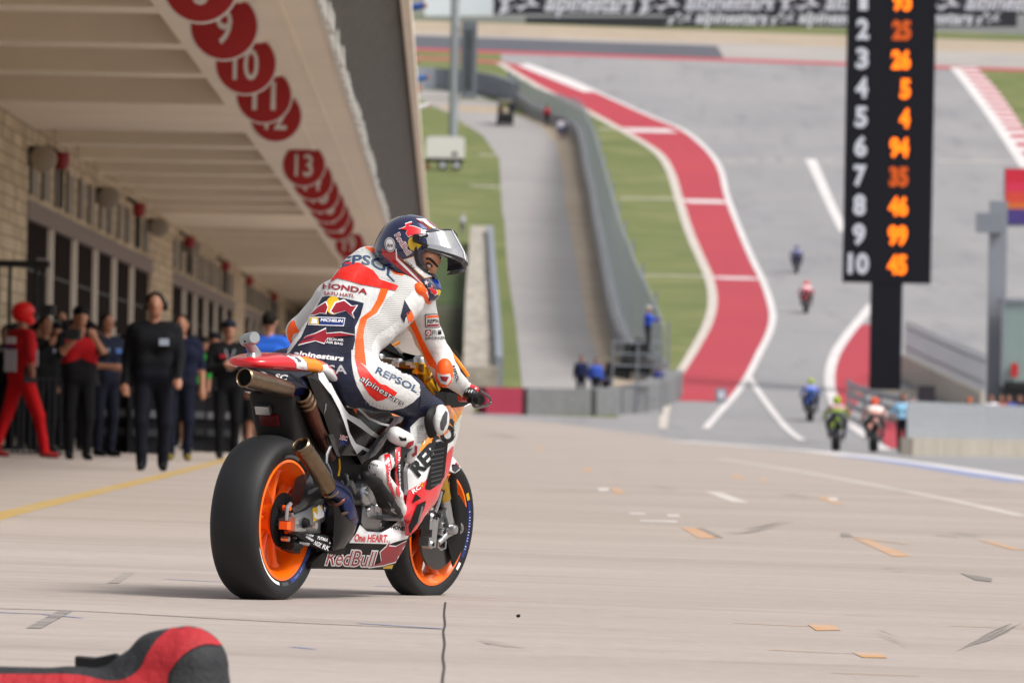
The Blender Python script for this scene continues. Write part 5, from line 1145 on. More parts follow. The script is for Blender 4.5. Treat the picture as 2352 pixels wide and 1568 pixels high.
# perforated / ribbed stretch panels
def ribbed(name, col, col2, sc, stretch=(1, 1, 1)):
    m = bpy.data.materials.new(name); m.use_nodes = True; n = m.node_tree.nodes; l = m.node_tree.links; b = n['Principled BSDF']; b.inputs['Roughness'].default_value = .6
    tc = n.new('ShaderNodeTexCoord'); mp = n.new('ShaderNodeMapping'); mp.inputs['Scale'].default_value = stretch; l.new(tc.outputs['Object'], mp.inputs[0])
    wv = n.new('ShaderNodeTexWave'); wv.wave_type = 'BANDS'; wv.bands_direction = 'Z'; wv.inputs['Scale'].default_value = sc; wv.inputs['Distortion'].default_value = 1.5; wv.inputs['Detail'].default_value = 1
    l.new(mp.outputs[0], wv.inputs[0]); mx = n.new('ShaderNodeMix'); mx.data_type = 'RGBA'; l.new(wv.outputs['Fac'], mx.inputs[0]); mx.inputs[6].default_value = lin(col2); mx.inputs[7].default_value = lin(col)
    l.new(mx.outputs[2], b.inputs['Base Color']); bp = n.new('ShaderNodeBump'); bp.inputs['Strength'].default_value = .5; bp.inputs['Distance'].default_value = .004; l.new(wv.outputs['Fac'], bp.inputs['Height']); l.new(bp.outputs[0], b.inputs['Normal']); return m
R_w = ribbed('stretch_white', 'c6c6c4', 'a5a4a2', 42); R_n = ribbed('stretch_navy', '1a1f38', '0d1024', 48); R_o = ribbed('stretch_orange', 'fa6418', 'd84a10', 46)
W, N_, S_ = 0, 1, 2
pr = []
LV = [((715, 852, .36), (806, 872, .40), .098, .10), ((720, 815, .40), (812, 828, .43), .088, .088), ((742, 778, .44), (818, 785, .46), .083, .083), ((765, 742, .50), (855, 750, .52), .085, .085), ((787, 706, .56), (892, 716, .58), .088, .086), ((812, 664, .62), (918, 686, .64), .086, .088), ((832, 630, .68), (930, 680, .71), .080, .080), ((850, 610, .74), (946, 684, .76), .070, .066)]
lv = [(V(*a), V(*b), ra, rb) for a, b, ra, rb in LV]
for i, (a, b, ra, rb) in enumerate(lv):
    pr.append(cap(a, b, ra, rb, W))
    if i: pr += [cap(lv[i-1][0], a, lv[i-1][2], ra, W), cap(lv[i-1][1], b, lv[i-1][3], rb, W), cap(lv[i-1][0].lerp(lv[i-1][1], .5), a.lerp(b, .5), (lv[i-1][2]+lv[i-1][3])/2, (ra+rb)/2, W)]
pr.append(cap(V(838, 598, .72), V(856, 600, .76), .040, .042, W))       # aero hump
sh = V(958, 700, .77); el = V(1008, 822, .93); fm = U(1026, 858, -.335); wr = U(1058, 884, -.32)
pr += chain([V(945, 684, .76), sh, V(966, 728, .82), V(985, 775, .88), el, fm, wr], [.066, .068, .063, .054, .052, .048, .036], W)
lsh = V(850, 620, .74); lel = Vector((.84, .30, 1.065)); lwr = Vector((1.10, .32, .90))
pr += chain([lsh, lsh.lerp(lel, .5)+Vector((0, .02, .01)), lel, lel.lerp(lwr, .5), lwr], [.07, .06, .052, .048, .036], W)
hipR = V(806, 875, .42); t1 = U(872, 886, -.25); t2 = U(932, 908, -.29); kn = U(988, 948, -.33); sn = U(950, 990, -.30); an = U(905, 1035, -.265)
pr += chain([hipR, t1, t2, kn], [.100, .090, .078, .062], N_); pr += chain([kn, sn, an], [.058, .052, .042], N_)
hipL = Vector((.40, .14, .90)); knL = Vector((.82, .30, .80)); anL = Vector((.56, .24, .50)); pr += chain([hipL, hipL.lerp(knL, .5)+Vector((0, .02, .02)), knL], [.10, .085, .062], N_); pr += chain([knL, knL.lerp(anL, .5), anL], [.058, .052, .042], N_)
# helmet frame (f forward, s to the camera side, c up)
Rr, Ru, Rt = [(BI3 @ (CR @ Vector(v))).normalized() for v in ((1, 0, 0), (0, 1, 0), (0, 0, 1))]
ps, pt, pr_ = rad(28), rad(20), rad(12)
f0 = Rr*math.cos(ps)+Rt*math.sin(ps); Hs = -Rr*math.sin(ps)+Rt*math.cos(ps); Hf = f0*math.cos(pt)-Ru*math.sin(pt); Hc = Ru*math.cos(pt)+f0*math.sin(pt)
Hs, Hc = Hs*math.cos(pr_)+Hc*math.sin(pr_), Hc*math.cos(pr_)-Hs*math.sin(pr_)
HC = V(*A3(955, 662), .75)
def HP(a, b, c): return HC+Hf*a+Hs*b+Hc*c
HM = np.array([list(Hf), list(Hs), list(Hc)])         # rows: local axes
def hell(c, r, m=0):
    return ('ell', np.array(HP(*c), float), np.array(r, float), HM.T, 0, m)
pr += [cap(V(888, 628, .75), HP(-.01, 0, -.06), .058, .056, W), hell((.028, .0, -.01), (.088, .074, .105), S_), hell((.115, 0, -.03), (.022, .016, .03), S_), hell((.10, .03, .008), (.022, .030, .012), S_), hell((.10, -.03, .008), (.022, .030, .012), S_)]
q = MB(); q.sdf(pr, .0085, .030, [L_w, L_n, L_skin]); SB = q.bvh()
D_ = lambda pts, m, e=.0015, st=4, fn=A1: q.decal(SB, [frommap(fn, pts)], m, e, st)
# stretch panels first
D_([(1480, 560), (1640, 560), (1700, 640), (1610, 740), (1600, 840), (1560, 900), (1480, 960), (1390, 1010), (1345, 1110), (1370, 1220), (1420, 1330), (1330, 1290), (1300, 1200), (1275, 1060), (1290, 920), (1400, 850), (1460, 740), (1530, 680)], R_w, .001, 5)
D_([(1150, 345), (1300, 340), (1420, 410), (1500, 500), (1560, 570), (1510, 600), (1420, 570), (1250, 460), (1130, 440)], R_w, .001, 5)
D_([(1010, 712), (1150, 735), (1285, 768), (1260, 860), (1212, 965), (1020, 955), (838, 940), (855, 895), (885, 850), (930, 770), (960, 720)], L_n, .0016, 5)
D_([(838, 935), (1020, 952), (1215, 962), (1215, 1060), (1190, 1170), (900, 1168), (695, 1165), (745, 1095), (795, 1030)], R_n, .0012, 5)
D_([(620, 1240), (690, 1160), (900, 1160), (1192, 1165), (1188, 1250), (1210, 1360), (1260, 1470), (1340, 1590), (1200, 1600), (1000, 1560), (900, 1420), (600, 1420)], L_n, .0016, 5)
D_([(1140, 447), (1250, 452), (1360, 515), (1412, 582), (1275, 628), (1180, 598), (1075, 572), (1030, 600), (1000, 620), (1060, 545)], L_r, .0022, 4)
D_([(1412, 582), (1555, 632), (1535, 672), (1440, 655), (1280, 625)], L_r, .0024, 4)
D_([(1285, 325), (1390, 340), (1490, 425), (1540, 505), (1602, 520), (1592, 555), (1525, 540), (1475, 490), (1390, 405), (1320, 352)], L_o, .0022, 4)
D_([(1420, 648), (1478, 662), (1440, 755), (1385, 845), (1312, 890), (1290, 960), (1278, 1040), (1222, 1060), (1238, 960), (1262, 885), (1340, 825), (1390, 740)], L_o, .0022, 4)
D_([(1222, 1050), (1280, 1035), (1290, 1150), (1305, 1265), (1240, 1220), (1212, 1195)], R_o, .0022, 4)
# writing on the back
tx = lambda s, a, b, h, m, e=.003, bold=.02, sh_=.0, fn=A1, arc=0, st=2.5: q.decal(SB, place_text(s, fn(*a), fn(*b), h, bold, sh_, arc=arc), m, e, st)
L_bl = mat('letter_slate', '2c4464', .5)
tx('REPSOL', (1010, 545), (1525, 605), 21, L_bl, .0028, .02, 0, arc=33)
tx('HONDA', (960, 655), (1312, 702), 12, M_dred, .003, .03, arc=3); tx('SATU HATI.', (970, 705), (1208, 728), 8, M_dred, .003, .02, arc=1)
q.decal(SB, [[tuple(np.array(A1(1045, 787))+np.array([math.cos(a)*17, math.sin(a)*21])) for a in np.linspace(0, 2*math.pi, 24, endpoint=False)]], M_dyl, .0026, 4)
for bl in ([(865, 858), (925, 800), (985, 765), (1000, 800), (985, 850), (940, 845), (900, 862)], [(1028, 832), (1065, 770), (1130, 752), (1185, 795), (1228, 790), (1190, 845), (1205, 880), (1140, 828), (1080, 845), (1050, 850)]):
    c_ = np.mean(bl, axis=0); D_([(c_[0]+(x-c_[0])*1.12, c_[1]+(y-c_[1])*1.2) for x, y in bl], M_lbl, .003, 3); D_(bl, M_dred, .0036, 3)
D_([(858, 875), (1140, 884), (1128, 950), (848, 940)], M_lbl, .0026, 4); D_([(864, 880), (1134, 890), (1124, 943), (854, 934)], M_dbl, .0032, 4); D_([(864, 880), (928, 884), (932, 936), (854, 932)], M_dyl, .0036, 3); D_([(880, 888), (915, 895), (920, 930), (870, 930)], M_lbl, .004, 3)
tx('MICHELIN', (945, 912), (1118, 922), 6.5, M_lbl, .0042, .03, .2)
ar = [(772, 1092), (830, 1030), (905, 1008), (988, 972), (990, 1008), (1100, 1000), (1218, 1020), (1090, 1030), (1000, 1040), (975, 1082), (905, 1062), (830, 1078)]
D_([(x+(x-960)*.02, y+(y-1035)*.2) for x, y in ar], M_lbl, .003, 3); D_(ar, M_dred, .0036, 3); D_([(800, 1058), (870, 1035), (905, 1033), (830, 1060)], L_n, .004, 3)
tx('TECH-AIR', (992, 1058), (1126, 1068), 5.5, M_lbl, .003); tx('AIR BAG', (988, 1082), (1118, 1098), 5.5, M_lbl, .003)
tx('alpinestars', (735, 1180), (1122, 1222), 12, M_lbl, .0032, .03, .2); tx('PEDROSA', (590, 1320), (1152, 1322), 20, mat('letter_silver', 'b9bbbe', .35, .3), .0032, .02)
# sleeve
D_([(1618, 850), (1658, 825), (1700, 950), (1770, 1100), (1850, 1235), (1862, 1300), (1790, 1250), (1735, 1130), (1678, 1000), (1640, 930)], L_o, .002, 4)
D_([(1603, 742), (1655, 832), (1612, 880), (1600, 925), (1572, 872)], L_n, .002, 4)
D_([(1762, 855), (1868, 850), (1880, 960), (1766, 960)], L_n, .002, 3); D_([(1768, 861), (1866, 856), (1876, 954), (1772, 954)], L_w, .0026, 3); D_([(1774, 866), (1864, 862), (1866, 880), (1775, 884)], L_o, .0032, 3); D_([(1776, 934), (1870, 930), (1872, 948), (1777, 950)], M_dred, .0032, 3)
tx('REPSOL', (1780, 924), (1905, 918), 8.5, M_mbk, .0032, .03, .15)
D_([(1766, 980), (1810, 976), (1812, 1022), (1768, 1024)], M_dred, .0022, 3); q.decal(SB, [[tuple(np.array(A1(1789, 1000))+np.array([math.cos(a)*5, math.sin(a)*5])) for a in np.linspace(0, 6.28, 16, endpoint=False)]], M_lbl, .0028, 2); D_([(1780, 996), (1798, 996), (1798, 1005), (1780, 1005)], M_dred, .0034, 2)
for r in ([(1818, 985), (1822, 985), (1822, 1024), (1818, 1024)], [(1816, 984), (1846, 980), (1846, 985), (1816, 989)], [(1832, 980), (1836, 980), (1838, 1024), (1834, 1024)], [(1848, 982), (1852, 982), (1854, 1024), (1850, 1024)], [(1816, 1000), (1850, 997), (1850, 1001), (1816, 1004)], [(1862, 980), (1892, 978), (1892, 983), (1862, 985)], [(1864, 990), (1890, 988), (1892, 1012), (1866, 1014)]): D_(r, M_mbk, .0026, 2)
tx('SHINDENGEN', (1766, 1056), (1920, 1050), 7, M_mbk, .0024, .01)
tx('alpinestars', (1745, 1235), (1850, 1400), 8, M_dor, .002, .02)
D_([(1960, 1250), (1990, 1255), (2030, 1340), (2010, 1400), (1985, 1330)], R_w, .0015, 4); tx('REPSOL', (1972, 1262), (2012, 1385), 7, M_mbk, .0026, .02)
# right thigh
D_([(1222, 60), (1400, 60), (1560, 130), (1760, 240), (1900, 330), (2040, 470), (2060, 540), (2045, 612), (1965, 690), (1850, 757), (1700, 785), (1560, 768), (1450, 722), (1375, 640), (1290, 490), (1245, 340), (1225, 200)], L_w, .0018, 4, A4)
D_([(1600, 320), (1680, 300), (1870, 370), (2035, 480), (2055, 545), (2035, 605), (1900, 520), (1700, 400)], R_w, .0026, 4, A4)
D_([(1262, 150), (1330, 210), (1400, 275), (1490, 390), (1580, 470), (1640, 482), (1775, 572), (1745, 612), (1640, 640), (1600, 662), (1530, 675), (1440, 600), (1360, 470), (1300, 320)], L_r, .0026, 4, A4)
tx('alpinestars', (1320, 415), (1830, 735), 14, M_mbk, .0034, .05, .1, A4); q.decal(SB, place_text('alpinestars', A4(1320, 415), A4(1830, 735), 14, -.005, .1, ref=.05), M_lbl, .0042, 2.5)
tx('REPSOL', (1510, 330), (2005, 575), 15, L_bl, .0036, .02, 0, A4)
D_([(2040, 500), (2111, 500), (2200, 600), (2150, 720), (2040, 760), (2060, 640), (2050, 600)], R_n, .002, 4, A4)
for i in range(7):
    for j in range(4): c = A4(1400+i*42, 660+i*14+j*17); q.decal(SB, [[(c[0]-.9, c[1]-.9), (c[0]+.9, c[1]-.9), (c[0]+.9, c[1]+.9), (c[0]-.9, c[1]+.9)]], L_gr, .0028, 2)
D_([(1550, 200), (1620, 130), (1680, 110), (1700, 160), (1690, 280), (1640, 340), (1600, 370), (1560, 300)], L_w, .0018, 4, A2)
D_([(1600, 190), (1680, 170), (1690, 280), (1640, 340), (1610, 350)], R_w, .0026, 4, A2)
o = q.build('body', sharp=70); o.parent = rider
def hitp(p, back=0.0):
    d = bray(*p).normalized(); h = SB.ray_cast(CL, d); return h[0]+d*back if h[0] is not None else CL+d*29
def rpart(q, name, par=rider, **k): o = q.build(name, **k); o.parent = par; return o
# sliders
q = MB(); c1 = U(*T2(1135, 1250), -.40); q.sdf([('ell', np.array(c1, float), np.array([.055, .030, .062]), np.eye(3), 0, 0)], .006, .01, [L_w]); B_ = q.bvh(); q.decal(B_, [frommap(T2, [(1200, 1130), (1225, 1160), (1215, 1290), (1170, 1390), (1135, 1370), (1130, 1290), (1160, 1200)])], M_gry, .001, 3); rpart(q, 'knee_slider', sharp=60)
q = MB(); pl = [U(*T2(x, y), -.385) for x, y in ((1160, 1085), (1070, 1100), (1000, 1180), (985, 1280), (1010, 1380), (1040, 1450))]; q.tube([Vector(p) for p in smooth_loop(pl, 3, False)], [(.018, .010)]*16, M_mbk, n=10); rpart(q, 'knee_slider_base')
q = MB(); c1 = hitp(A1(1915, 1315), .012); q.sdf([('ell', np.array(c1, float), np.array([.040, .036, .060]), np.eye(3), 0, 0)], .005, .01, [L_o]); B_ = q.bvh(); q.decal(B_, [frommap(A1, [(1858, 1310), (1900, 1330), (1960, 1320), (1970, 1360), (1940, 1410), (1890, 1400), (1862, 1360)])], L_w, .001, 3); q.decal(B_, [frommap(A1, [(1880, 1340), (1950, 1345), (1930, 1385), (1895, 1375)])], M_dred, .002, 3); rpart(q, 'elbow_slider', sharp=60)
q = MB(); c1 = V(*A3(1150, 1290), .74); q.sdf([cap(hitp(A3(1075, 1240), .004), hitp(A3(1225, 1400), .004), .026, .020)], .005, .01, [L_o]); B_ = q.bvh(); q.decal(B_, [frommap(A3, [(1190, 1230), (1250, 1290), (1280, 1400), (1230, 1380), (1195, 1300)])], L_w, .001, 3); q.decal(B_, [frommap(A3, [(1210, 1280), (1250, 1300), (1270, 1380), (1230, 1340)])], M_dred, .002, 3); rpart(q, 'shoulder_cup', sharp=60)
q = MB(); q.sdf([('ell', np.array(U(690, 764, .30)+Vector((-.04, .0, 0)), float), np.array([.03, .04, .055]), np.eye(3), 0, 0)], .005, .01, [L_o]); B_ = q.bvh(); q.decal(B_, [frommap(A1, [(720, 1050), (735, 1010), (770, 1000), (765, 1060), (735, 1110)])], L_w, .001, 3); rpart(q, 'elbow_slider', sharp=60)
# boots
def boot(mir):
    q = MB(); Y = -.265; m_ = lambda p: Vector((p.x, -p.y if mir else p.y, p.z)); u_ = lambda x, y, yy=Y: m_(U(*A2(x, y), yy))
    Mk, Mw, Mr = 0, 1, 2
    P = [cap(u_(1500, 255), u_(1440, 350), .050, .044, Mk), cap(u_(1440, 350), u_(1400, 440), .044, .038, Mk), cap(u_(1470, 340), u_(1455, 520), .024, .022, Mk), cap(u_(1455, 520), u_(1470, 680), .024, .022, Mk),
         cap(u_(1300, 500), u_(1345, 570), .032, .03, Mw), cap(u_(1345, 570), u_(1450, 700), .028, .024, Mw), cap(u_(1450, 700), u_(1488, 800), .022, .018, Mw), cap(u_(1488, 800), u_(1492, 835), .018, .014, Mw), cap(u_(1370, 460), u_(1330, 540), .034, .03, Mw)]
    q.sdf(P, .0055, .012, [L_k, L_w, L_r]); B_ = q.bvh()
    if not mir:
        d = lambda pts, m, e=.002: q.decal(B_, [frommap(A2, pts)], m, e, 3)
        d([(1360, 400), (1402, 395), (1415, 480), (1408, 600), (1440, 700), (1455, 740), (1420, 700), (1385, 620), (1372, 500)], M_red); d([(1440, 350), (1480, 340), (1478, 450), (1455, 520), (1470, 640), (1488, 720), (1450, 700), (1440, 560)], M_red)
        tx2 = place_text('alpinestars', A2(1462, 380), A2(1474, 720), 4.5, .02); q.decal(B_, tx2, M_lbl, .003, 2); q.decal(B_, place_text('ASTARS', A2(1385, 430), A2(1395, 610), 4.5, .02), M_lbl, .003, 2)
        d([(1212, 470), (1250, 470), (1258, 500), (1235, 520), (1215, 500)], M_mbk); q.decal(B_, place_text('stars', A2(1250, 470), A2(1312, 490), 5, .02), M_mbk, .003, 2); d([(1255, 545), (1300, 540), (1285, 600), (1270, 580)], M_gry)
    o = rpart(q, 'boot', sharp=60)
    s = MB(); s.sdf([cap(u_(1225, 560, Y-.035), u_(1300, 620, Y-.04), .022, .026, 0), cap(u_(1300, 620, Y-.04), u_(1370, 740, Y-.045), .026, .034, 0), cap(u_(1370, 740, Y-.045), u_(1440, 820, Y-.04), .034, .022, 0), cap(u_(1440, 820, Y-.04), u_(1480, 855, Y-.03), .022, .012, 0)], .005, .012, [M_mbk]); 
    if not mir:
        B_ = s.bvh(); s.decal(B_, [frommap(A2, [(1385, 745), (1408, 770), (1412, 795), (1440, 800), (1430, 815), (1460, 845), (1428, 830), (1405, 815), (1412, 790)])], M_slm, .0015, 2.5)
    p = s.build('sole', sharp=60); p.parent = o
    return o
boot(False); boot(True)
q = MB(); q.sdf([cap(U(*A2(1560, 320), -.30), U(*A2(1545, 420), -.29), .042, .026, 0), cap(U(*A2(1440, 255), -.29), U(*A2(1520, 300), -.30), .034, .036, 0)], .0055, .015, [L_w]); B_ = q.bvh()
for pts, m in (([(1508, 355), (1535, 310), (1580, 295), (1575, 325), (1540, 355)], M_dred), ([(1585, 330), (1605, 340), (1600, 400), (1570, 420), (1560, 400), (1585, 385)], M_dred), ([(1465, 265), (1500, 280), (1520, 275), (1525, 300), (1480, 300)], M_mbk), ([(1520, 370), (1535, 375), (1525, 425), (1510, 420)], M_gry)): q.decal(B_, [frommap(A2, pts)], m, .0015, 2.5)
rpart(q, 'shin_guard', sharp=60)
# gloves closed on the grips
def glove(mir):
    m_ = lambda p: Vector((p.x, -p.y, p.z)) if mir else Vector(p)
    a, b = h1, h2; P = []
    wv_ = m_(U(1056, 884, -.32)); k0 = a.lerp(b, .10); k1 = a.lerp(b, .80)
    if mir: wv_ = Vector((1.10, .32, .90))
    P += [cap(m_(k0)+Vector((-.03, 0, .012)), m_(k1)+Vector((-.03, 0, .012)), .026, .024, 0), cap(wv_, m_(a.lerp(b, .4))+Vector((-.03, 0, .02)), .034, .032, 1), cap(m_(a.lerp(b, .35))+Vector((-.02, 0, .028)), m_(k1)+Vector((-.005, 0, .030)), .022, .018, 2)]
    for i in range(4):
        c = m_(a.lerp(b, .12+.22*i)); l = [.95, 1.05, 1, .85][i]
        P += chain([c+Vector((-.012, 0, .030)), c+Vector((.022*l, 0, .027)), c+Vector((.034*l, 0, -.002)), c+Vector((.014, 0, -.024*l))], [.0125, .0115, .0108, .010], 0 if i % 2 else 2)
    c = m_(a.lerp(b, .02)); P += chain([c+Vector((-.035, 0, .0)), c+Vector((-.02, 0, -.024)), c+Vector((.012, m_(Vector((0, -.03, 0))).y, -.026))], [.015, .013, .011], 2)
    q = MB(); q.sdf(P, .0036, .006, [L_k, L_w, M_red]); B_ = q.bvh()
    if not mir:
        q.decal(B_, [frommap(T2, [(1310, 780), (1390, 760), (1440, 700), (1470, 830), (1400, 860), (1260, 890)])], L_w, .001, 3)
        for pts in ([(1330, 830), (1400, 775), (1420, 790), (1350, 850)], [(1390, 850), (1450, 790), (1455, 830)]): q.decal(B_, [frommap(T2, pts)], L_k, .002, 3)
        for k in range(3): q.decal(B_, [frommap(T2, [(1520+k*30, 725+k*35), (1560+k*22, 735+k*35), (1555+k*22, 752+k*35), (1515+k*30, 742+k*35)])], L_w, .0015, 2)
        for k in range(3): q.decal(B_, [frommap(T2, [(1448+k*32, 895), (1470+k*32, 870), (1478+k*32, 878), (1456+k*32, 915)])], L_w, .0015, 2)
    rpart(q, 'glove', sharp=60)
glove(False); glove(True)
# ---- helmet
H_n = mat('helmet_navy', '0e1440', .16, coat=1.0, var=.1, vscale=20); H_r = mat('helmet_red', 'a5101c', .18, coat=1.0); H_w = mat('helmet_white', 'dedbdb', .2, coat=1.0); H_k = mat('helmet_black', '101013', .35); H_g = mat('helmet_gold', 'a9772c', .3, .6); H_l = mat('helmet_lining', '141a30', .9); H_b = mat('helmet_blue', '1d3aa0', .18, coat=1.0)
P = [hell((-.008, 0, .018), (.142, .124, .130)), hell((-.03, 0, -.03), (.115, .118, .10)), hell((.055, 0, -.085), (.098, .098, .060)), ('cap', np.array(HP(.07, .0, -.105)), np.array(HP(.138, 0, -.112)), .064, .052, 0)]
hp = lambda X: (X-np.array(HC))@HM.T
def elld(Q, c, r): k = np.linalg.norm((Q-c)/r, axis=1); return (k-1)*min(r)
def cutf(X):
    Q = hp(X); Q2 = Q+np.stack([0*Q[:, 0], 0*Q[:, 0], .35*(Q[:, 0]-.12)], 1); port = elld(Q2, np.array([.165, 0, .004]), np.array([.085, .16, .054])); inner = elld(Q, np.array([.005, 0, -.01]), np.array([.122, .100, .112])); inn2 = elld(Q, np.array([.06, 0, -.085]), np.array([.085, .078, .05])); nk = elld(Q, np.array([-.01, 0, -.14]), np.array([.085, .075, .06]))
    return np.maximum(np.maximum(-port, -inner), np.maximum(-inn2, -nk))
q = MB(); q.sdf(P, .0042, .028, [H_n], cut=cutf)
# lining colour inside
cen = [np.mean([q.v[i] for i in f], axis=0) for f in q.f]; Q = hp(np.array(cen)); li = q.mi(H_l)
ins = (elld(Q, np.array([.005, 0, -.01]), np.array([.125, .103, .115])) < .0) | (elld(Q, np.array([.06, 0, -.085]), np.array([.088, .081, .053])) < 0)
for i in np.nonzero(ins)[0]: q.m[i] = li
HB = q.bvh()
hd = lambda pts, m, e=.0012, st=3: q.decal(HB, [frommap(A3, pts)], m, e, st)
hd([(500, 600), (600, 660), (700, 655), (720, 600), (760, 720), (1000, 970), (1150, 1160), (1130, 1180), (1000, 1080), (820, 960), (700, 860), (500, 700)], H_r, .001)
hd([(716, 598), (732, 612), (742, 740), (1148, 1160), (1128, 1168), (722, 780)], H_w, .002); hd([(1000, 900), (1060, 960), (1120, 1075), (1110, 1110), (760, 760), (740, 730)], H_k, .0014); hd([(760, 745), (1115, 1080), (1110, 1105), (745, 752)], H_r, .002)
hd([(750, 722), (830, 775), (1000, 715), (1060, 740), (1100, 840), (1350, 1045), (1160, 1075), (1060, 985), (930, 870)], H_g, .0016); hd([(770, 735), (835, 785), (1000, 728), (1045, 760), (1090, 850), (1325, 1040), (1165, 1062), (1070, 975), (940, 862)], H_w, .0024)
q.decal(HB, place_text('nicky', A3(860, 800), A3(1000, 925), 6, .01, .2), H_k, .003, 2)
hd([(1030, 135), (1180, 140), (1330, 200), (1440, 290), (1380, 300), (1300, 290), (1160, 200)], H_w, .0014); hd([(1200, 150), (1300, 190), (1440, 285), (1350, 290), (1240, 200)], H_r, .0022); hd([(1290, 195), (1380, 270), (1350, 265), (1280, 205)], H_w, .003); hd([(1040, 150), (1060, 150), (1250, 300), (1230, 305)], H_r, .0022); hd([(1110, 160), (1130, 170), (1280, 295), (1260, 300)], H_g, .0022); hd([(1060, 200), (1180, 240), (1230, 300), (1130, 290)], mat('helmet_steel', '5a6a96', .2, coat=1), .0014)
circ = lambda x, y, rx, ry, n=24, rt=0: [A3(x+rx*math.cos(a)*math.cos(rt)-ry*math.sin(a)*math.sin(rt), y+rx*math.cos(a)*math.sin(rt)+ry*math.sin(a)*math.cos(rt)) for a in np.linspace(0, 2*math.pi, n, endpoint=False)]
for rx, ry, m, e in ((86, 122, H_k, .0014), (82, 116, H_w, .002), (72, 104, H_k, .0026), (62, 92, H_w, .0032)): q.decal(HB, [circ(628, 545, rx, ry, rt=-.15)], m, e, 3)
q.decal(HB, place_text('Arai', A3(580, 585), A3(676, 578), 9, .02, .1), H_k, .004, 2)
q.decal(HB, [circ(1000, 530, 88, 112, rt=-.2)], M_dyl, .0014, 3); hd([(1040, 560), (1080, 540), (1140, 545), (1080, 590), (1050, 640), (1030, 620)], M_dyl, .0014)
bl = [(775, 300), (830, 285), (880, 260), (870, 225), (960, 195), (975, 210), (920, 250), (1000, 260), (1110, 300), (1125, 350), (1080, 390), (1060, 440), (1060, 480), (1020, 450), (960, 400), (920, 420), (880, 370), (900, 320), (850, 310)]
c_ = np.mean(bl, axis=0); hd([(c_[0]+(x-c_[0])*1.09, c_[1]+(y-c_[1])*1.12) for x, y in bl], M_lbl, .0024, 3); hd(bl, M_red, .0032, 3)
for mm, bo, ep in ((M_lbl, .06, .002), (M_dred, .0, .003)): q.decal(HB, place_text('RedBull', A3(700, 400), A3(895, 712), 12.5, bo, 0, ref=.0), mm, ep, 2)
hd([(1195, 1085), (1203, 1125), (1245, 1130), (1210, 1145), (1215, 1190), (1195, 1155), (1170, 1170), (1180, 1140), (1160, 1120), (1185, 1122)], M_lbl, .002, 2)
hd([(1300, 1090), (1380, 1080), (1470, 1180), (1440, 1260), (1380, 1210), (1320, 1140)], H_b, .0012)
bl = [(1225, 1225), (1270, 1220), (1275, 1180), (1295, 1200), (1290, 1240), (1350, 1245), (1365, 1300), (1330, 1335), (1295, 1300), (1270, 1290), (1265, 1250)]
c_ = np.mean(bl, axis=0); hd([(c_[0]+(x-c_[0])*1.12, c_[1]+(y-c_[1])*1.12) for x, y in bl], M_lbl, .002, 2); hd(bl, M_red, .0028, 2); q.decal(HB, [circ(1385, 1290, 42, 42)], M_dyl, .0014, 3)
# edge trim of the face opening
hd([(1040, 560), (1062, 640), (1058, 740), (1100, 840), (1190, 925), (1340, 1010), (1490, 1160), (1505, 1215), (1470, 1200), (1330, 1062), (1160, 975), (1040, 870), (1005, 740), (1010, 610)], H_k, .0036, 3)
hel = rpart(q, 'helmet', sharp=50)
# raised visor
def arc3(n0, fr, fa, n=24):
    n0, fr, fa = map(np.array, (n0, fr, fa)); c = 2*fr-.5*(n0+fa); o = []
    for i in range(n+1):
        t = i/n; o.append((1-t)**2*n0+2*t*(1-t)*c+t*t*fa)
    # rounder than a parabola
    return [p+np.array([.012*math.sin(2*math.pi*min(t_, 1-t_)*1.0)*1.0, 0, 0]) for p, t_ in zip(o, np.linspace(0, 1, n+1))]
up_ = arc3((.088, .124, .092), (.133, 0, .143), (.09, -.126, .075)); mid_ = arc3((.118, .128, .052), (.222, 0, .078), (.122, -.127, .015)); lo_ = arc3((.125, .128, .038), (.241, 0, .052), (.13, -.126, -.008)); lo2 = arc3((.122, .126, .028), (.236, 0, .034), (.128, -.124, -.022))
M_vis = mat('visor_tint', '9a9ca2', .06, coat=1.0, alpha=.72, spec=.8); M_vd = mat('visor_frame', '17171b', .25, coat=.6)
def strip2(A, B, m, q, th=.002):
    va = [HP(*p) for p in A]; vb = [HP(*p) for p in B]; n = len(A); q.add(va+vb, [(i, i+1, n+i+1, n+i) for i in range(n-1)], m)
q = MB(); strip2(up_, mid_, M_vis, q); strip2(mid_, lo_, M_vis, q); o = rpart(q, 'visor', par=hel, sharp=80)
q = MB(); strip2(lo_, lo2, M_vd, q); q.tube([HP(*p) for p in lo2], .0035, M_vd, n=6); q.tube([HP(*p) for p in up_], .004, M_vd, n=6); 
ins_ = lambda A: [(p[0]-.008, p[1]*.95, p[2]-.004) for p in A]
strip2(ins_(up_)[12:], ins_(mid_)[12:], M_vd, q); strip2(ins_(mid_)[12:], ins_(lo_)[12:], M_vd, q)
qq = q.build('visor_frame', sharp=80); qq.parent = hel
q = MB()
for i0 in (10, 15): # white band laid over the visor
    w0 = [up_[i0], mid_[i0], lo_[i0]]; w1 = [up_[i0+1], mid_[i0+1], lo_[i0+1]]; off = np.array([.002, 0, .002])
    if i0 == 10: va = [HP(*(p+off)) for p in w0]; vb = [HP(*(p+off)) for p in w1]; q.add(va+vb, [(0, 1, 4, 3), (1, 2, 5, 4)], M_lbl)
q.build('white_visor_band').parent = hel
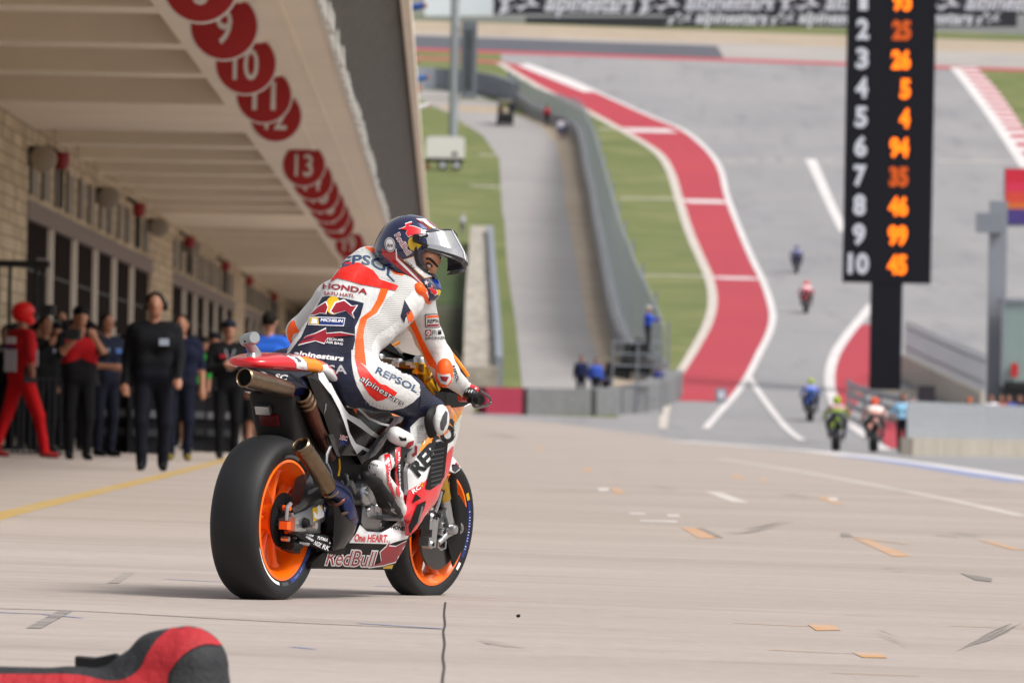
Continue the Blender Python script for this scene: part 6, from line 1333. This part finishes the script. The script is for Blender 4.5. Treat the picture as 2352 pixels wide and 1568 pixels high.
for sg in (1, -1):
    q = MB(); q.sdf([cap(HP(.050, sg*.120, .060), HP(.100, sg*.126, .082), .010, .008, 0), cap(HP(.055, sg*.120, .045), HP(.12, sg*.127, .045), .008, .007, 0)], .004, .01, [H_k]); B_ = q.bvh()
    if sg == 1: q.decal(B_, [frommap(A3, [(1065, 370), (1110, 340), (1200, 340), (1225, 365), (1180, 395), (1100, 415)])], M_lbl, .001, 2.5); q.decal(B_, place_text('RZE', A3(1092, 395), A3(1195, 372), 4.2, .03, .2), M_dred, .002, 2)
    q.build('visor_pivot', sharp=60).parent = hel
# clear rear spoiler
q = MB(); sp = frommap(A3, [(530, 320), (640, 230), (760, 190), (740, 250), (650, 340), (600, 400), (560, 540), (530, 620)]); vv, ff = tri2d([sp], 5); dd = [V(p[0], p[1], .72) for p in vv]; q.add(dd, [tuple(t) for t in ff], mat('spoiler_clear', 'c9c9c9', .1, alpha=.35)); q.tube([V(*A3(x, y), .72) for x, y in ((540, 318), (612, 400))], .003, M_lbl, n=6); q.build('spoiler').parent = hel
# eye and brow on the visible side of the face
def near_eye():
    q = MB(); h = hitp(A3(1238, 868)); c = h-Rt*.0065; iris = (Rt*.9+Hf*.3).normalized()
    q.sdf([('ell', np.array(c, float), np.array([.0105, .0105, .0105]), np.eye(3), 0, 0)], .0025, .005, [mat('eye_white', 'd8d2cc', .2)])
    for r, hh, m in ((.0055, .0094, mat('iris', '2c1c12', .2)), (.003, .0104, H_k)): q.lathe([(0, hh), (r, hh-.001), (r, hh-.004)], c, m, axis='Z', n=16, R=iris.to_track_quat('Z', 'Y').to_matrix())
    q.build('eye', sharp=60).parent = rider
    tb = lambda pts, r, m, nm, o_=.001: (lambda P: (lambda q_: (q_.tube([Vector(p) for p in smooth_loop(P, 4, False)], r, m, n=8), setattr(q_.build(nm, sharp=60), 'parent', rider)))(MB()))([hitp(A3(*p))+Rt*o_ for p in pts])
    tb([(1195, 850), (1215, 836), (1245, 838), (1275, 865), (1285, 895)], .0030, mat('lash_line', '3a2018', .7), 'eyelid', .003); tb([(1198, 868), (1220, 895), (1250, 908), (1280, 902)], .0028, L_skin, 'eyelid', .003)
    tb([(1195, 768), (1235, 762), (1280, 790), (1325, 835), (1368, 892)], [(.0028, .0058)]*17, mat('brow_hair', '1e1410', .8), 'eyebrow', .001)
near_eye()
def eye(sg):
    q = MB(); c = HP(.094, sg*.034, -.012); iris = Hf
    q.sdf([('ell', np.array(c, float), np.array([.0125, .0125, .0125]), np.eye(3), 0, 0)], .003, .005, [mat('eye_white', 'd8d2cc', .2)])
    q.lathe([(0, .0118), (.006, .0108), (.006, .008)], c, _MC['iris'], axis='Z', n=16, R=iris.to_track_quat('Z', 'Y').to_matrix()); q.build('eye', sharp=60).parent = rider
eye(-1)
# ------------------------------------------------------------------ people
SKN = mat('skin_tone', '9a6a52', .55); HAIR = mat('dark_hair', '17120f', .8)
_CM = {}
def cloth(c, r=.85): return mat('cloth_'+c, c, r, spec=.2)
def man(label, foot, face=180, H=1.78, top='15161c', legs='14151d', shoe='101012', skin=True, hair='17120f', arms=('down', 'down'), step=0.0, lean=0.0, hat=None, headset=False, group=None, near=True, shorts=False, sleeve=True, vest=None, helmet=None, pos=None, seat=None, hx=0.0, bulk=1.0):
    """face: heading in degrees, 180 = towards the camera"""
    g = G(*foot) if pos is None else pos
    k = H/1.78; T = [cloth(top), cloth(legs), cloth(shoe), SKN, cloth(vest or top), cloth(hair)]
    TP, LG, SH, SK, VS, HR = range(6); P = []; v = lambda x, y, z: np.array([x*(1+.55*(bulk-1)), y+lean*z*z*.1, z])*k
    s_ = 1
    hipz = .93
    for sx in (-1, 1):
        fy = step*sx; hip = v(.09*sx, 0, hipz); kn = v(.10*sx+.01*sx, fy*.55+.03, .50); an = v(.10*sx+hx*sx, fy, .10)
        if seat: kn = v(.14*sx, .35, .55); an = v(.14*sx, .32, .12)
        P += [cap(hip, kn, .088*k, .062*k, LG)]
        P += [cap(kn, kn*.3+an*.7, .058*k, .047*k, SK if shorts else LG), cap(kn*.3+an*.7, an, .047*k, .045*k, SK if shorts else LG)]
        P += [cap(an+np.array([0, -.03, -.04])*k, an+np.array([0.01*sx, .15, -.06])*k, .042*k, .036*k, SH)]
    P += [cap(v(-.07, 0, .97), v(.07, 0, .97), .115*k, .115*k, LG), cap(v(-.08, 0, 1.08), v(.08, 0, 1.08), .11*k, .11*k, TP), cap(v(-.10, .0, 1.30), v(.10, .0, 1.30), .118*k, .118*k, VS), cap(v(-.09, 0, 1.12), v(-.10, 0, 1.3), .10*k, .10*k, VS), cap(v(.09, 0, 1.12), v(.10, 0, 1.3), .10*k, .10*k, VS), cap(v(-.15, 0, 1.42), v(.15, 0, 1.42), .07*k, .07*k, TP), cap(v(0, 0, 1.45), v(0, .01, 1.56), .06*k, .055*k, SK)]
    P += [ell(v(0, .02, 1.66), np.array([.078, .095, .115])*k, SK), ell(v(0, .115, 1.645), np.array([.014, .02, .022])*k, SK), ell(v(0, .06, 1.58), np.array([.045, .05, .035])*k, SK), ell(v(-.08, .01, 1.65), np.array([.012, .02, .03])*k, SK), ell(v(.08, .01, 1.65), np.array([.012, .02, .03])*k, SK)]
    for sx, A in zip((-1, 1), arms):
        sh_ = v(.20*sx, 0, 1.41)
        el_, wr_ = {'down': ((.26, -.02, 1.13), (.27, .06, .88)), 'back': ((.25, -.12, 1.15), (.26, -.22, .93)), 'fore': ((.25, .05, 1.14), (.24, .22, .93)), 'hip': ((.36, -.06, 1.16), (.20, .04, 1.0)), 'cam': ((.26, .16, 1.22), (.10, .32, 1.42)), 'cross': ((.26, .08, 1.15), (.02, .22, 1.20)), 'up': ((.28, .14, 1.52), (.16, .22, 1.72)), 'point': ((.27, .2, 1.25), (.22, .42, 1.30)), 'belly': ((.27, .04, 1.13), (.08, .24, 1.12))}[A]
        el_ = v(el_[0]*sx, *el_[1:]); wr_ = v(wr_[0]*sx, *wr_[1:]); d = (wr_-el_)/np.linalg.norm(wr_-el_); sd_ = np.cross(d, [0, 1, 0] if abs(d[1]) < .8 else [0, 0, 1]); sd_ /= np.linalg.norm(sd_)
        P += [cap(sh_, el_, .060*k, .046*k, TP), cap(el_, wr_, .044*k, .032*k, TP if sleeve else SK)]
        pal = wr_+d*.06*k; P += [cap(wr_, pal, .028*k, .034*k, SK)]
        if near:
            for j in range(4): b = pal+sd_*(j-1.5)*.018*k; e_ = b+d*[.055, .066, .062, .048][j]*k; P += [cap(b, e_, .010*k, .0085*k, SK)]
            P += [cap(wr_+sd_*.03*k, wr_+sd_*.05*k+d*.06*k, .012*k, .009*k, SK)]
    for i_, p_ in enumerate(P):
        if p_[0] == 'cap' and p_[5] in (TP, LG, VS): P[i_] = ('cap', p_[1], p_[2], p_[3]*1.16*bulk, p_[4]*1.16*bulk, p_[5])
    q = MB(); q.sdf(P, .016 if near else .03, .03, T); 
    M = Matrix.Translation(g) @ Matrix.Rotation(rad(-face), 4, 'Z')
    root = empty('person', label, 'person', mw=M, group=group); o = q.build('body', sharp=80); o.parent = root
    hc = v(0, .02, 1.66)
    def part(name, pr, mats, h=None, kk=.015): q_ = MB(); q_.sdf(pr, h or (.012 if near else .025), kk, mats); p_ = q_.build(name, sharp=80); p_.parent = root
    if helmet: part('helmet', [ell(hc+np.array([0, -.01, .03]), np.array([.122, .14, .125])*k, 0), ell(hc+np.array([0, .05, -.07]), np.array([.09, .09, .05])*k, 0)], [cloth(helmet, .3)]); part('visor', [ell(hc+np.array([0, .075, .015]), np.array([.105, .075, .042])*k, 0)], [M_mbk])
    elif hat: part('cap', [ell(hc+np.array([0, -.01, .045]), np.array([.092, .105, .085])*k, 0), cap(hc+np.array([-.03, .09, .065]), hc+np.array([.03, .16, .055]), .022, .012, 0)], [cloth(hat)])
    elif near or True: part('hair', [ell(hc+np.array([0, -.022, .032]), np.array([.088, .095, .1])*k, 0)], [cloth(hair)])
    if headset:
        for sx in (-1, 1):
            q_ = MB(); q_.lathe([(0, -.03), (.04, -.03), (.048, 0), (.04, .02), (0, .02)], hc+np.array([.10*sx, -.01, -.01]), M_mbk, axis='X', n=14); p_ = q_.build('headset_cup'); p_.parent = root
        q_ = MB(); q_.tube([hc+np.array([.1*math.cos(a), -.01, -.01+.14*math.sin(a)]) for a in np.linspace(0, math.pi, 10)], .014, M_mbk, n=6); p_ = q_.build('headset_band'); p_.parent = root
    return root
def badge(root, x, z, w_, h_, c, y=.137, back=False):
    q = MB(); yy = -y if back else y; q.box((x, yy, z), (w_, .012, h_), cloth(c)); o = q.build('chest_badge', smooth=False); o.parent = root
man('man in a black jacket walking towards the camera ahead of the crowd', (349, 1084), 178, 1.83, '0e0f14', '0e101b', arms=('fore', 'down'), step=.10, hair='2a211c', headset=True, bulk=1.06)
badge(bpy.context.scene.objects[-1] if False else [o for o in COL.objects if o.name.startswith('person')][-1], -.10, 1.33, .10, .07, '9aa4b4', y=.155)
r_ = man('team member in red trousers and red helmet striding at the left edge', (45, 1052), 60, 1.80, 'b01620', 'b80f16', shoe='7c1a1e', arms=('down', 'hip'), step=.27, helmet='d41a1c', sleeve=False); badge(r_, -.0, 1.14, .30, .26, 'c6c6d0', .145, True); badge(r_, 0, 1.38, .24, .08, 'd8d4d8', .145, True); badge(r_, 0, 1.29, .16, .03, '3a3f86', .15, True); badge(r_, .0, 1.18, .26, .20, 'c6c6d0', .145)
man('cameraman in black raising a shoulder camera behind the red vest photographer', (98, 1040), 150, 1.78, '101013', '0d0d10', arms=('up', 'cam'))
man('photographer in a red vest holding a camera with both hands to his face', (178, 1058), 165, 1.80, '161518', '0c0c10', arms=('cam', 'cam'), vest='a8161d', hat='101013', sleeve=False)
r_ = man('man in a navy polo shirt with bare forearm, behind the red vest photographer', (238, 1050), 140, 1.80, '171d30', '101322', arms=('down', 'belly'), sleeve=False, headset=True); badge(r_, -.09, 1.33, .08, .06, '8d94a6'); badge(r_, .09, 1.33, .08, .06, '8d94a6')
man('person in a green shirt and dark shorts behind the man in the black jacket', (437, 1035), 190, 1.74, '2d8a3a', '13151c', arms=('down', 'belly'), shorts=True, sleeve=False, hat='1c2030')
man('man in dark blue with yellow edged shoes just behind the black jacket', (410, 1060), 175, 1.78, '10162c', '111526', shoe='6d5f22', arms=('down', 'down'), sleeve=False)
man('man in black clothes and sunglasses with arms crossed beside the rear tyre', (520, 1056), 170, 1.80, '0d0d11', '0b0c10', arms=('cross', 'cross'), hat='161a28', step=.06)
man('person in a bright blue shirt seen from behind, over the motorcycle tail', (612, 1066), 15, 1.86, '2a62cc', '14161e', arms=('down', 'belly'), shorts=True)
man('person in black holding a camera high beside the bright blue shirt', (655, 1040), 20, 1.84, '0f0f13', '101014', arms=('up', 'up'))
cr = random.Random(9)
crowd = [(122, 1036, 160, '121318', 'hooded onlooker in black between cameraman and red vest'), (12, 1020, 170, '17181c', 'dark figure behind the red helmet at the left edge'), (76, 1022, 200, '1c1c20', 'person in charcoal behind the metal railing'), (215, 1030, 150, '101014', 'shadowed onlooker behind the red vest'),
         (300, 1040, 185, '0f1015', 'tall onlooker in black at the left shoulder of the black jacket'), (382, 1030, 200, '141620', 'onlooker in dark clothes right of the black jacket'), (462, 1028, 170, '15171d', 'onlooker in dark clothes left of the crossed arms man'), (492, 1030, 200, '22303a', 'onlooker in grey blue behind the crossed arms man'), (556, 1034, 160, '131318', 'onlooker in black between crossed arms man and blue shirt'), (575, 1022, 190, '20242c', 'onlooker in dark grey behind the blue shirt'), (270, 1020, 160, '11141c', 'bearded onlooker between navy polo and black jacket'), (150, 1020, 190, '0e0f12', 'onlooker in black far behind the red vest')]
for i, (x, y, fc, c, lb) in enumerate(crowd): man(lb, (x, y), fc, cr.uniform(1.68, 1.82), c, '0f1014', arms=[('down', 'belly'), ('cross', 'cross'), ('cam', 'cam'), ('down', 'down')][i % 4], hat='141418' if i % 3 == 0 else None, shorts=(i in (6, 7, 8)), sleeve=i % 2 == 0, near=False, headset=i % 4 == 1)
for i in range(16):
    x = 6+i*34+cr.uniform(-10, 10); o_ = ['first', 'second', 'third', 'fourth', 'fifth', 'sixth', 'seventh', 'eighth', 'ninth', 'tenth', 'eleventh', 'twelfth', 'thirteenth', 'fourteenth', 'fifteenth', 'last'][i]
    man('dark onlooker in the back row of the crowd, %s from the left' % o_, (x, 1030+cr.uniform(-8, 8)), cr.uniform(140, 220), cr.uniform(1.68, 1.86), cr.choice(['0e0f12', '15171f', '1c1d22', '10121c', '231a1c', '1d2a24']), '0d0e12', arms=cr.choice([('down', 'belly'), ('cross', 'cross'), ('cam', 'cam'), ('down', 'hip')]), hat=cr.choice([None, '141418', '22242c']), near=False, group='onlookers in the back row')
# pit equipment beside them
g = G(82, 1046); e = empty('metal_railing', 'dark upright metal railing between the red trousers and the red vest', 'railing', g); s0 = F/g.y
q = MB()
for i in range(9): q.box(g+Vector((-.30+i*.075, 0, .48)), (.02, .02, .95), cloth('2c2e34', .5))
for z in (.03, .95): q.box(g+Vector((0, 0, z)), (.66, .03, .03), cloth('2c2e34', .5))
kid(q.build('bars', smooth=False), e)
g = G(20, 1030); e = empty('equipment_stand', 'tall black equipment stand with a top shelf at the left edge', 'stand', g); q = MB(); zt = atY(50, 606, g.y).z
q.box(Vector((g.x+.12, g.y, zt)), (.80, .5, .09), M_dk); q.box(Vector((g.x+.42, g.y-.1, zt+.05)), (.14, .2, .06), cloth('a89aa0')); kid(q.build('shelf', smooth=False), e)
for dx in (-.2, -.03, .33, .42): q = MB(); q.box(Vector((g.x+dx, g.y, (g.z+zt)/2)), (.05, .05, zt-g.z), M_dk); kid(q.build('post', smooth=False), e)
for i, (x, y, c) in enumerate(((255, 1042, '17181c'), (330, 1045, '1c1d22'), (472, 1040, '2b2c31'), (500, 1042, '1a1b1f'))):
    g = G(x, y); q = MB(); q.box(g+Vector((0, .5, .42)), (.42, .5, .8), cloth(c, .5)); q.box(g+Vector((0, .5, .86)), (.46, .54, .06), M_dk); q.box(g+Vector((0, .23, .55)), (.34, .03, .1), cloth('6a6c72')); q.box(g+Vector((0, .23, .3)), (.34, .03, .1), cloth('3a3c42'))
    for sx in (-.17, .17): q.lathe([(0, -.03), (.05, -.03), (.05, .03), (0, .03)], g+Vector((sx, .3, .05)), M_mbk, axis='X', n=10)
    tag(q.build('tool_cabinet', smooth=False), ['dark tool cabinet between the red vest and black jacket legs', 'dark tool cabinet behind the black jacket legs', 'grey tool cabinet left of the crossed arms man', 'black tool cabinet at the feet of the crossed arms man'][i], 'cabinet')
# photographer's camera, shoulder camera
def held(name, label, pos_, c1, lens):
    q = MB(); q.box(pos_, (.14, .10, .11), M_dk); q.tube([pos_+Vector((0, -.05, 0)), pos_+Vector((.0, -lens, 0))], [.045, .055], M_mbk, n=14); tag(q.build(name, smooth=False), label, 'camera')
held('photo_camera', 'black stills camera held up by the red vest photographer', atY(170, 768, 72.6), 0, .22); held('video_camera', 'black shoulder video camera raised above the crowd at left', atY(112, 712, 74.5), 0, .35)
ppl = [o for o in COL.objects if o.name.startswith('person') and o.parent is None and 'crowd' not in o.name]
for i, o_ in enumerate(ppl[2:40]):
    if o_.location.y > 110 or o_ is rider: continue
    if cr.random() < .6: badge(o_, cr.choice([-.09, .09]), 1.33, .08, .05, cr.choice(['8d94a6', 'b4b6be', '9a2230', '4a6ab0', '9aa83a']), y=.147)
    if cr.random() < .45:
        q_ = MB(); q_.tube([(-.06, .13, 1.42), (-.01, .155, 1.25), (.01, .155, 1.25), (.06, .13, 1.42)], .008, cloth(cr.choice(['b0b4bc', 'a82030', '3c58a8'])), n=5); q_.box((0, .16, 1.2), (.07, .01, .1), cloth('c8c8cc')); p_ = q_.build('lanyard'); p_.parent = o_
    if cr.random() < .4:
        q_ = MB(); q_.box((.16, .02, .98), (.10, .16, .18), cloth(cr.choice(['2a2a2e', '5a5c60', '6a2a2a']))); p_ = q_.build('hip_bag', smooth=False); p_.parent = o_
# people far away
man('camera operator in bright blue on the steel platform', (1488, 946), 100, 1.75, '2a4ab0', '23252c', pos=Vector((atY(1487, 812, 262).x, 262, atY(1487, 812, 262).z)), arms=('point', 'point'), near=False, hat='b8b4b0')
man('marshal in navy behind the tyre wall, left of the platform', (1333, 950), 180, 1.75, '22284a', '1d2030', near=False, pos=G(1333, 935)+Vector((0, 0, .25)))
man('marshal in bright blue behind the tyre wall under the platform', (1367, 950), 170, 1.7, '3a55b0', '22252e', near=False, pos=G(1367, 935)+Vector((0, 0, .2)))
man('crouching person in grey and red beside the platform leg', (1395, 950), 200, 1.6, '5a5a66', '22252e', near=False, pos=G(1390, 935)+Vector((0, 0, .1)))
man('marshal in blue and pink at the right end of the platform', (1510, 930), 170, 1.5, '3c3f78', '2a2c38', near=False, pos=G(1512, 925))
man('walker in a red shirt and dark trousers on the sand verge', (1256, 290), 10, 1.75, 'b03040', '25252e', near=False)
man('walker in a white shirt and blue shorts beside the debris fence', (1286, 322), 10, 1.75, 'd4d2dc', '3a4a7a', near=False, shorts=True); man('second walker in grey just right of the white shirt', (1297, 318), 10, 1.7, '9a98a6', '3c3a42', near=False)
man('driver in tan seated in the golf cart', (1156, 285), 0, 1.5, '9a8458', '3a3228', near=False, seat=True, pos=G(1156, 287)+Vector((-.25, 0, .35))); man('passenger in dark blue leaning out of the golf cart', (1166, 285), 0, 1.6, '2a2c44', '22242c', near=False, seat=True, pos=G(1166, 287)+Vector((.3, 0, .35)), hair='7a2c22')
man('photographer in pale grey sitting on the grass bank beside the canopy', (1062, 540), 0, 1.35, 'b4b4bc', '80828c', near=False, seat=True, arms=('cam', 'cam'), hair='a8a8ae')
man('marshal in a pale blue shirt and black trousers at the red pit exit corner', (2072, 1041), 170, 1.78, '86b4d2', '17171c', near=False, arms=('belly', 'hip'), sleeve=False)
for x, top, lb in ((2225, 'd6d2d6', 'person in white and orange behind the low palisade fence'), (2275, 'e0dee4', 'person in white next to the grey post behind the fence'), (2297, 'a05a48', 'person in red brown behind the palisade fence'), (2315, '4a5aa8', 'person in blue and white stripes behind the palisade fence'), (2340, '1c2450', 'person in navy at the right edge behind the fence'), (2092, 'b8b8be', 'person in pale grey behind the fence next to the monitor box')):
    p = G(x, 1030); p = G(x, 1024); man(lb, (x, 1024), 180+20*math.sin(x), 1.72 if x > 2270 else 1.6, top, '2a2c34', near=False, pos=p, hat='d2622c' if x == 2225 else None)
# spectators on the balcony
for (x, y, s_, c, lb) in ((953, 30, 150, '7a1f2c', 'spectator in red and blue on the balcony at the top edge'), (957, 85, 165, '15161a', 'spectator in black with bare arms on the balcony'), (966, 290, 215, '2f5a96', 'spectator in blue leaning out from the balcony'), (962, 345, 235, 'c8c8cc', 'spectator in white below the blue one on the balcony'), (958, 150, 180, '2c4a8c', 'spectator in a blue cap on the balcony')):
    s2 = 16500*5.35/(930-y); man(lb, (0, 0), 90, 1.75, c, '23252c', near=False, pos=PP(s2, netT[0]-.48, 5.0), lean=1.7, arms=('point', 'point'), hat='b02030' if y == 30 else None, sleeve=y != 85)
# ------------------------------------------------------------------ riders leaving the pits
def far_bike(px, py, c1, c2, c3, lab1, lab2, hl, lean=0, Hh=1.42, grp='motorcycles riding away on the track'):
    g = G(px, py); M = Matrix.Translation(g) @ Matrix.Rotation(rad(lean), 4, 'Y')
    b = empty('racing_motorcycle', lab1, 'motorcycle', mw=M, group=grp)
    def pt(name, pr, mats, h=.022, kk=.02): q = MB(); q.sdf(pr, h, kk, mats); o = q.build(name, sharp=70); o.parent = b; return o
    def tor(y, name):
        q = MB(); q.lathe([(.20, -.07), (.27, -.098), (.31, -.08), (.33, -.03), (.33, .03), (.31, .08), (.27, .098), (.20, .07), (.20, -.07)], (0, y, .33), M_tyr, axis='X', n=28); q.lathe([(0, -.05), (.20, -.06), (.20, .06), (0, .05)], (0, y, .33), cloth('3a3a40', .4), axis='X', n=20); o = q.build(name, sharp=60); o.parent = b
    tor(0, 'rear_wheel'); tor(1.42, 'front_wheel')
    pt('fairing', [cap((-.16, .95, .75), (-.10, 1.5, .78), .12, .06, 0), cap((.16, .95, .75), (.10, 1.5, .78), .12, .06, 0), cap((0, 1.0, .5), (0, .6, .35), .16, .14, 1), cap((0, 1.4, .95), (0, 1.2, 1.0), .14, .16, 0)], [cloth(c1, .35), cloth(c3, .35)])
    pt('tail', [cap((0, -.25, .95), (0, .15, .92), .07, .11, 0), cap((0, -.1, .85), (0, .2, .7), .06, .09, 1)], [cloth(c1, .35), M_mbk])
    q = MB(); q.tube([(.1, -.15, .85), (.1, .2, .75)], [.045, .05], M_slm, n=12); q.tube([(.17, -.02, .35), (.17, .4, .45)], [.045, .05], M_slm, n=12); o = q.build('exhaust'); o.parent = b
    q = MB(); q.tube([(-.35, 1.05, .93), (0, 1.1, .95), (.35, 1.05, .93)], .02, M_mbk, n=8); q.box((.0, .35, .42), (.2, .6, .12), M_slm); o = q.build('handlebar', sharp=30); o.parent = b
    r = empty('person', lab2, 'person', mw=M, group='riders on the far motorcycles')
    P = []
    k = Hh/1.42
    for sx in (-1, 1):
        P += [cap((.11*sx, .15, 1.0), (.27*sx, .55, .82), .10, .075, 1), cap((.27*sx, .55, .82), (.22*sx, .2, .48), .065, .05, 1), cap((.22*sx, .2, .47), (.22*sx, .38, .40), .045, .035, 3), cap((.19*sx, .45, 1.30*k), (.33*sx, .62, 1.08*k), .07, .055, 0), cap((.33*sx, .62, 1.08*k), (.33*sx, .98, .96), .052, .04, 0), cap((.33*sx, .98, .96), (.36*sx, 1.05, .95), .045, .04, 3)]
        for j in range(4): P += [cap(((.28+.028*j)*sx, 1.04, .965), ((.28+.028*j)*sx, 1.09, .945), .014, .012, 3)]
    P += [cap((-.08, .12, 1.02), (.08, .12, 1.02), .12, .12, 1), cap((-.07, .25, 1.14), (.07, .25, 1.14), .12, .12, 0), cap((-.11, .38, 1.25*k), (.11, .38, 1.25*k), .115, .115, 2), cap((0, .48, 1.36*k), (0, .52, 1.42*k), .06, .06, 0)]
    q = MB(); q.sdf(P, .022, .035, [cloth(c1, .6), cloth(c3, .6), cloth(c2, .6), M_mbk]); o = q.build('body', sharp=80); o.parent = r
    q = MB(); q.sdf([ell((0, .56, 1.50*k), (.125, .145, .135), 0)], .018, .01, [cloth(hl, .3)]); o = q.build('helmet', sharp=80); o.parent = r
far_bike(1922, 1036, '7b9230', 'b88a98', '1b1c3c', 'dark blue and yellow motorcycle, the left of the pair nearest the pit exit', 'rider in fluorescent yellow and dark blue with a purple back panel', '93a52c')
far_bike(2009, 1038, 'd8a49a', 'e8e2e0', '1c1c24', 'pale red and white motorcycle, the right of the pair nearest the pit exit', 'rider in white and orange red, nearest the marshal', 'd8502c')
far_bike(1862, 968, '3a62b8', '9a9ad0', '14182c', 'blue motorcycle behind the pair, above the pit exit line', 'rider in blue with a yellow green helmet', '9cb43c')
far_bike(1852, 720, 'c85a68', 'e8d8dc', '1a1a20', 'red and white motorcycle halfway up the hill', 'rider in red and white halfway up the hill', 'd8404a')
far_bike(1830, 628, '3c3e70', '8c90b8', '16161e', 'dark violet motorcycle, farthest up the hill', 'rider in dark violet, farthest up the hill', '4a4c70')
# ------------------------------------------------------------------ padded bundle in the near left corner
YN = 19.4; g = atY(330, 1600, YN); g.z = gz(g.x, YN); cl = lambda x, y, Y=YN: BI @ atY(x, y, Y)
B_r = mat('quilted_red', 'a01620', .75, bump=.5, bscale=30, var=.15, vscale=12); B_k = mat('quilted_black', '1e1f23', .75, bump=.5, bscale=30, var=.2, vscale=12)
q = MB()
pr = [cap(cl(430, 1532), cl(425, 1600), .112, .13, 0), cap(cl(365, 1520), cl(330, 1600), .085, .10, 0), cap(cl(300, 1560), cl(280, 1640), .07, .09, 0), cap(cl(-80, 1572), cl(170, 1580), .052, .05, 0), cap(cl(160, 1580), cl(300, 1590), .05, .06, 0), cap(cl(-80, 1620), cl(430, 1640), .09, .12, 0)]
q.sdf(pr, .008, .03, [B_k]); BB = q.bvh()
q.decal(BB, [smooth_loop(frommap(B3, [(830, 850), (920, 785), (1000, 758), (1070, 768), (1115, 820), (1158, 885), (1080, 882), (1000, 908), (930, 965), (880, 1040), (840, 1110), (500, 1110), (-60, 1110), (-60, 1045), (200, 1040), (400, 1042), (560, 1074), (660, 1062), (735, 1005), (765, 940)]), 3)], B_r, .004, 6, maxl=.2)
e = empty('padded_bundle', 'out of focus black and red quilted bundle lying in the near left corner', 'bundle', g)
o = q.build('padding', sharp=80, mw=BM); bpy.context.view_layer.update(); kid(o, e)
q = MB(); fl = [cl(172, 1508), cl(215, 1512), cl(262, 1502), (cl(290, 1520)), cl(310, 1570), cl(172, 1585)]; n = len(fl); bk = [BI @ (BM @ p+Vector((0, .12, 0))) for p in fl]
q.add(fl+bk, [tuple(range(n))[::-1], tuple(range(n, 2*n))]+[(i, (i+1) % n, (i+1) % n+n, i+n) for i in range(n)], M_mbk); o = q.build('flap', smooth=False, mw=BM); kid(o, e)
# small pebble
g = G(1190, 1427); q = MB(); q.sdf([ell((0, 0, .006), (.008, .007, .006), 0), ell((.004, 0, .009), (.004, .005, .004), 0)], .0015, .003, [M_mbk]); o = q.build('pebble'); o.location = g+Vector((0, 0, .016)); tag(o, 'tiny black pebble on the concrete in front of the motorcycle', 'pebble')
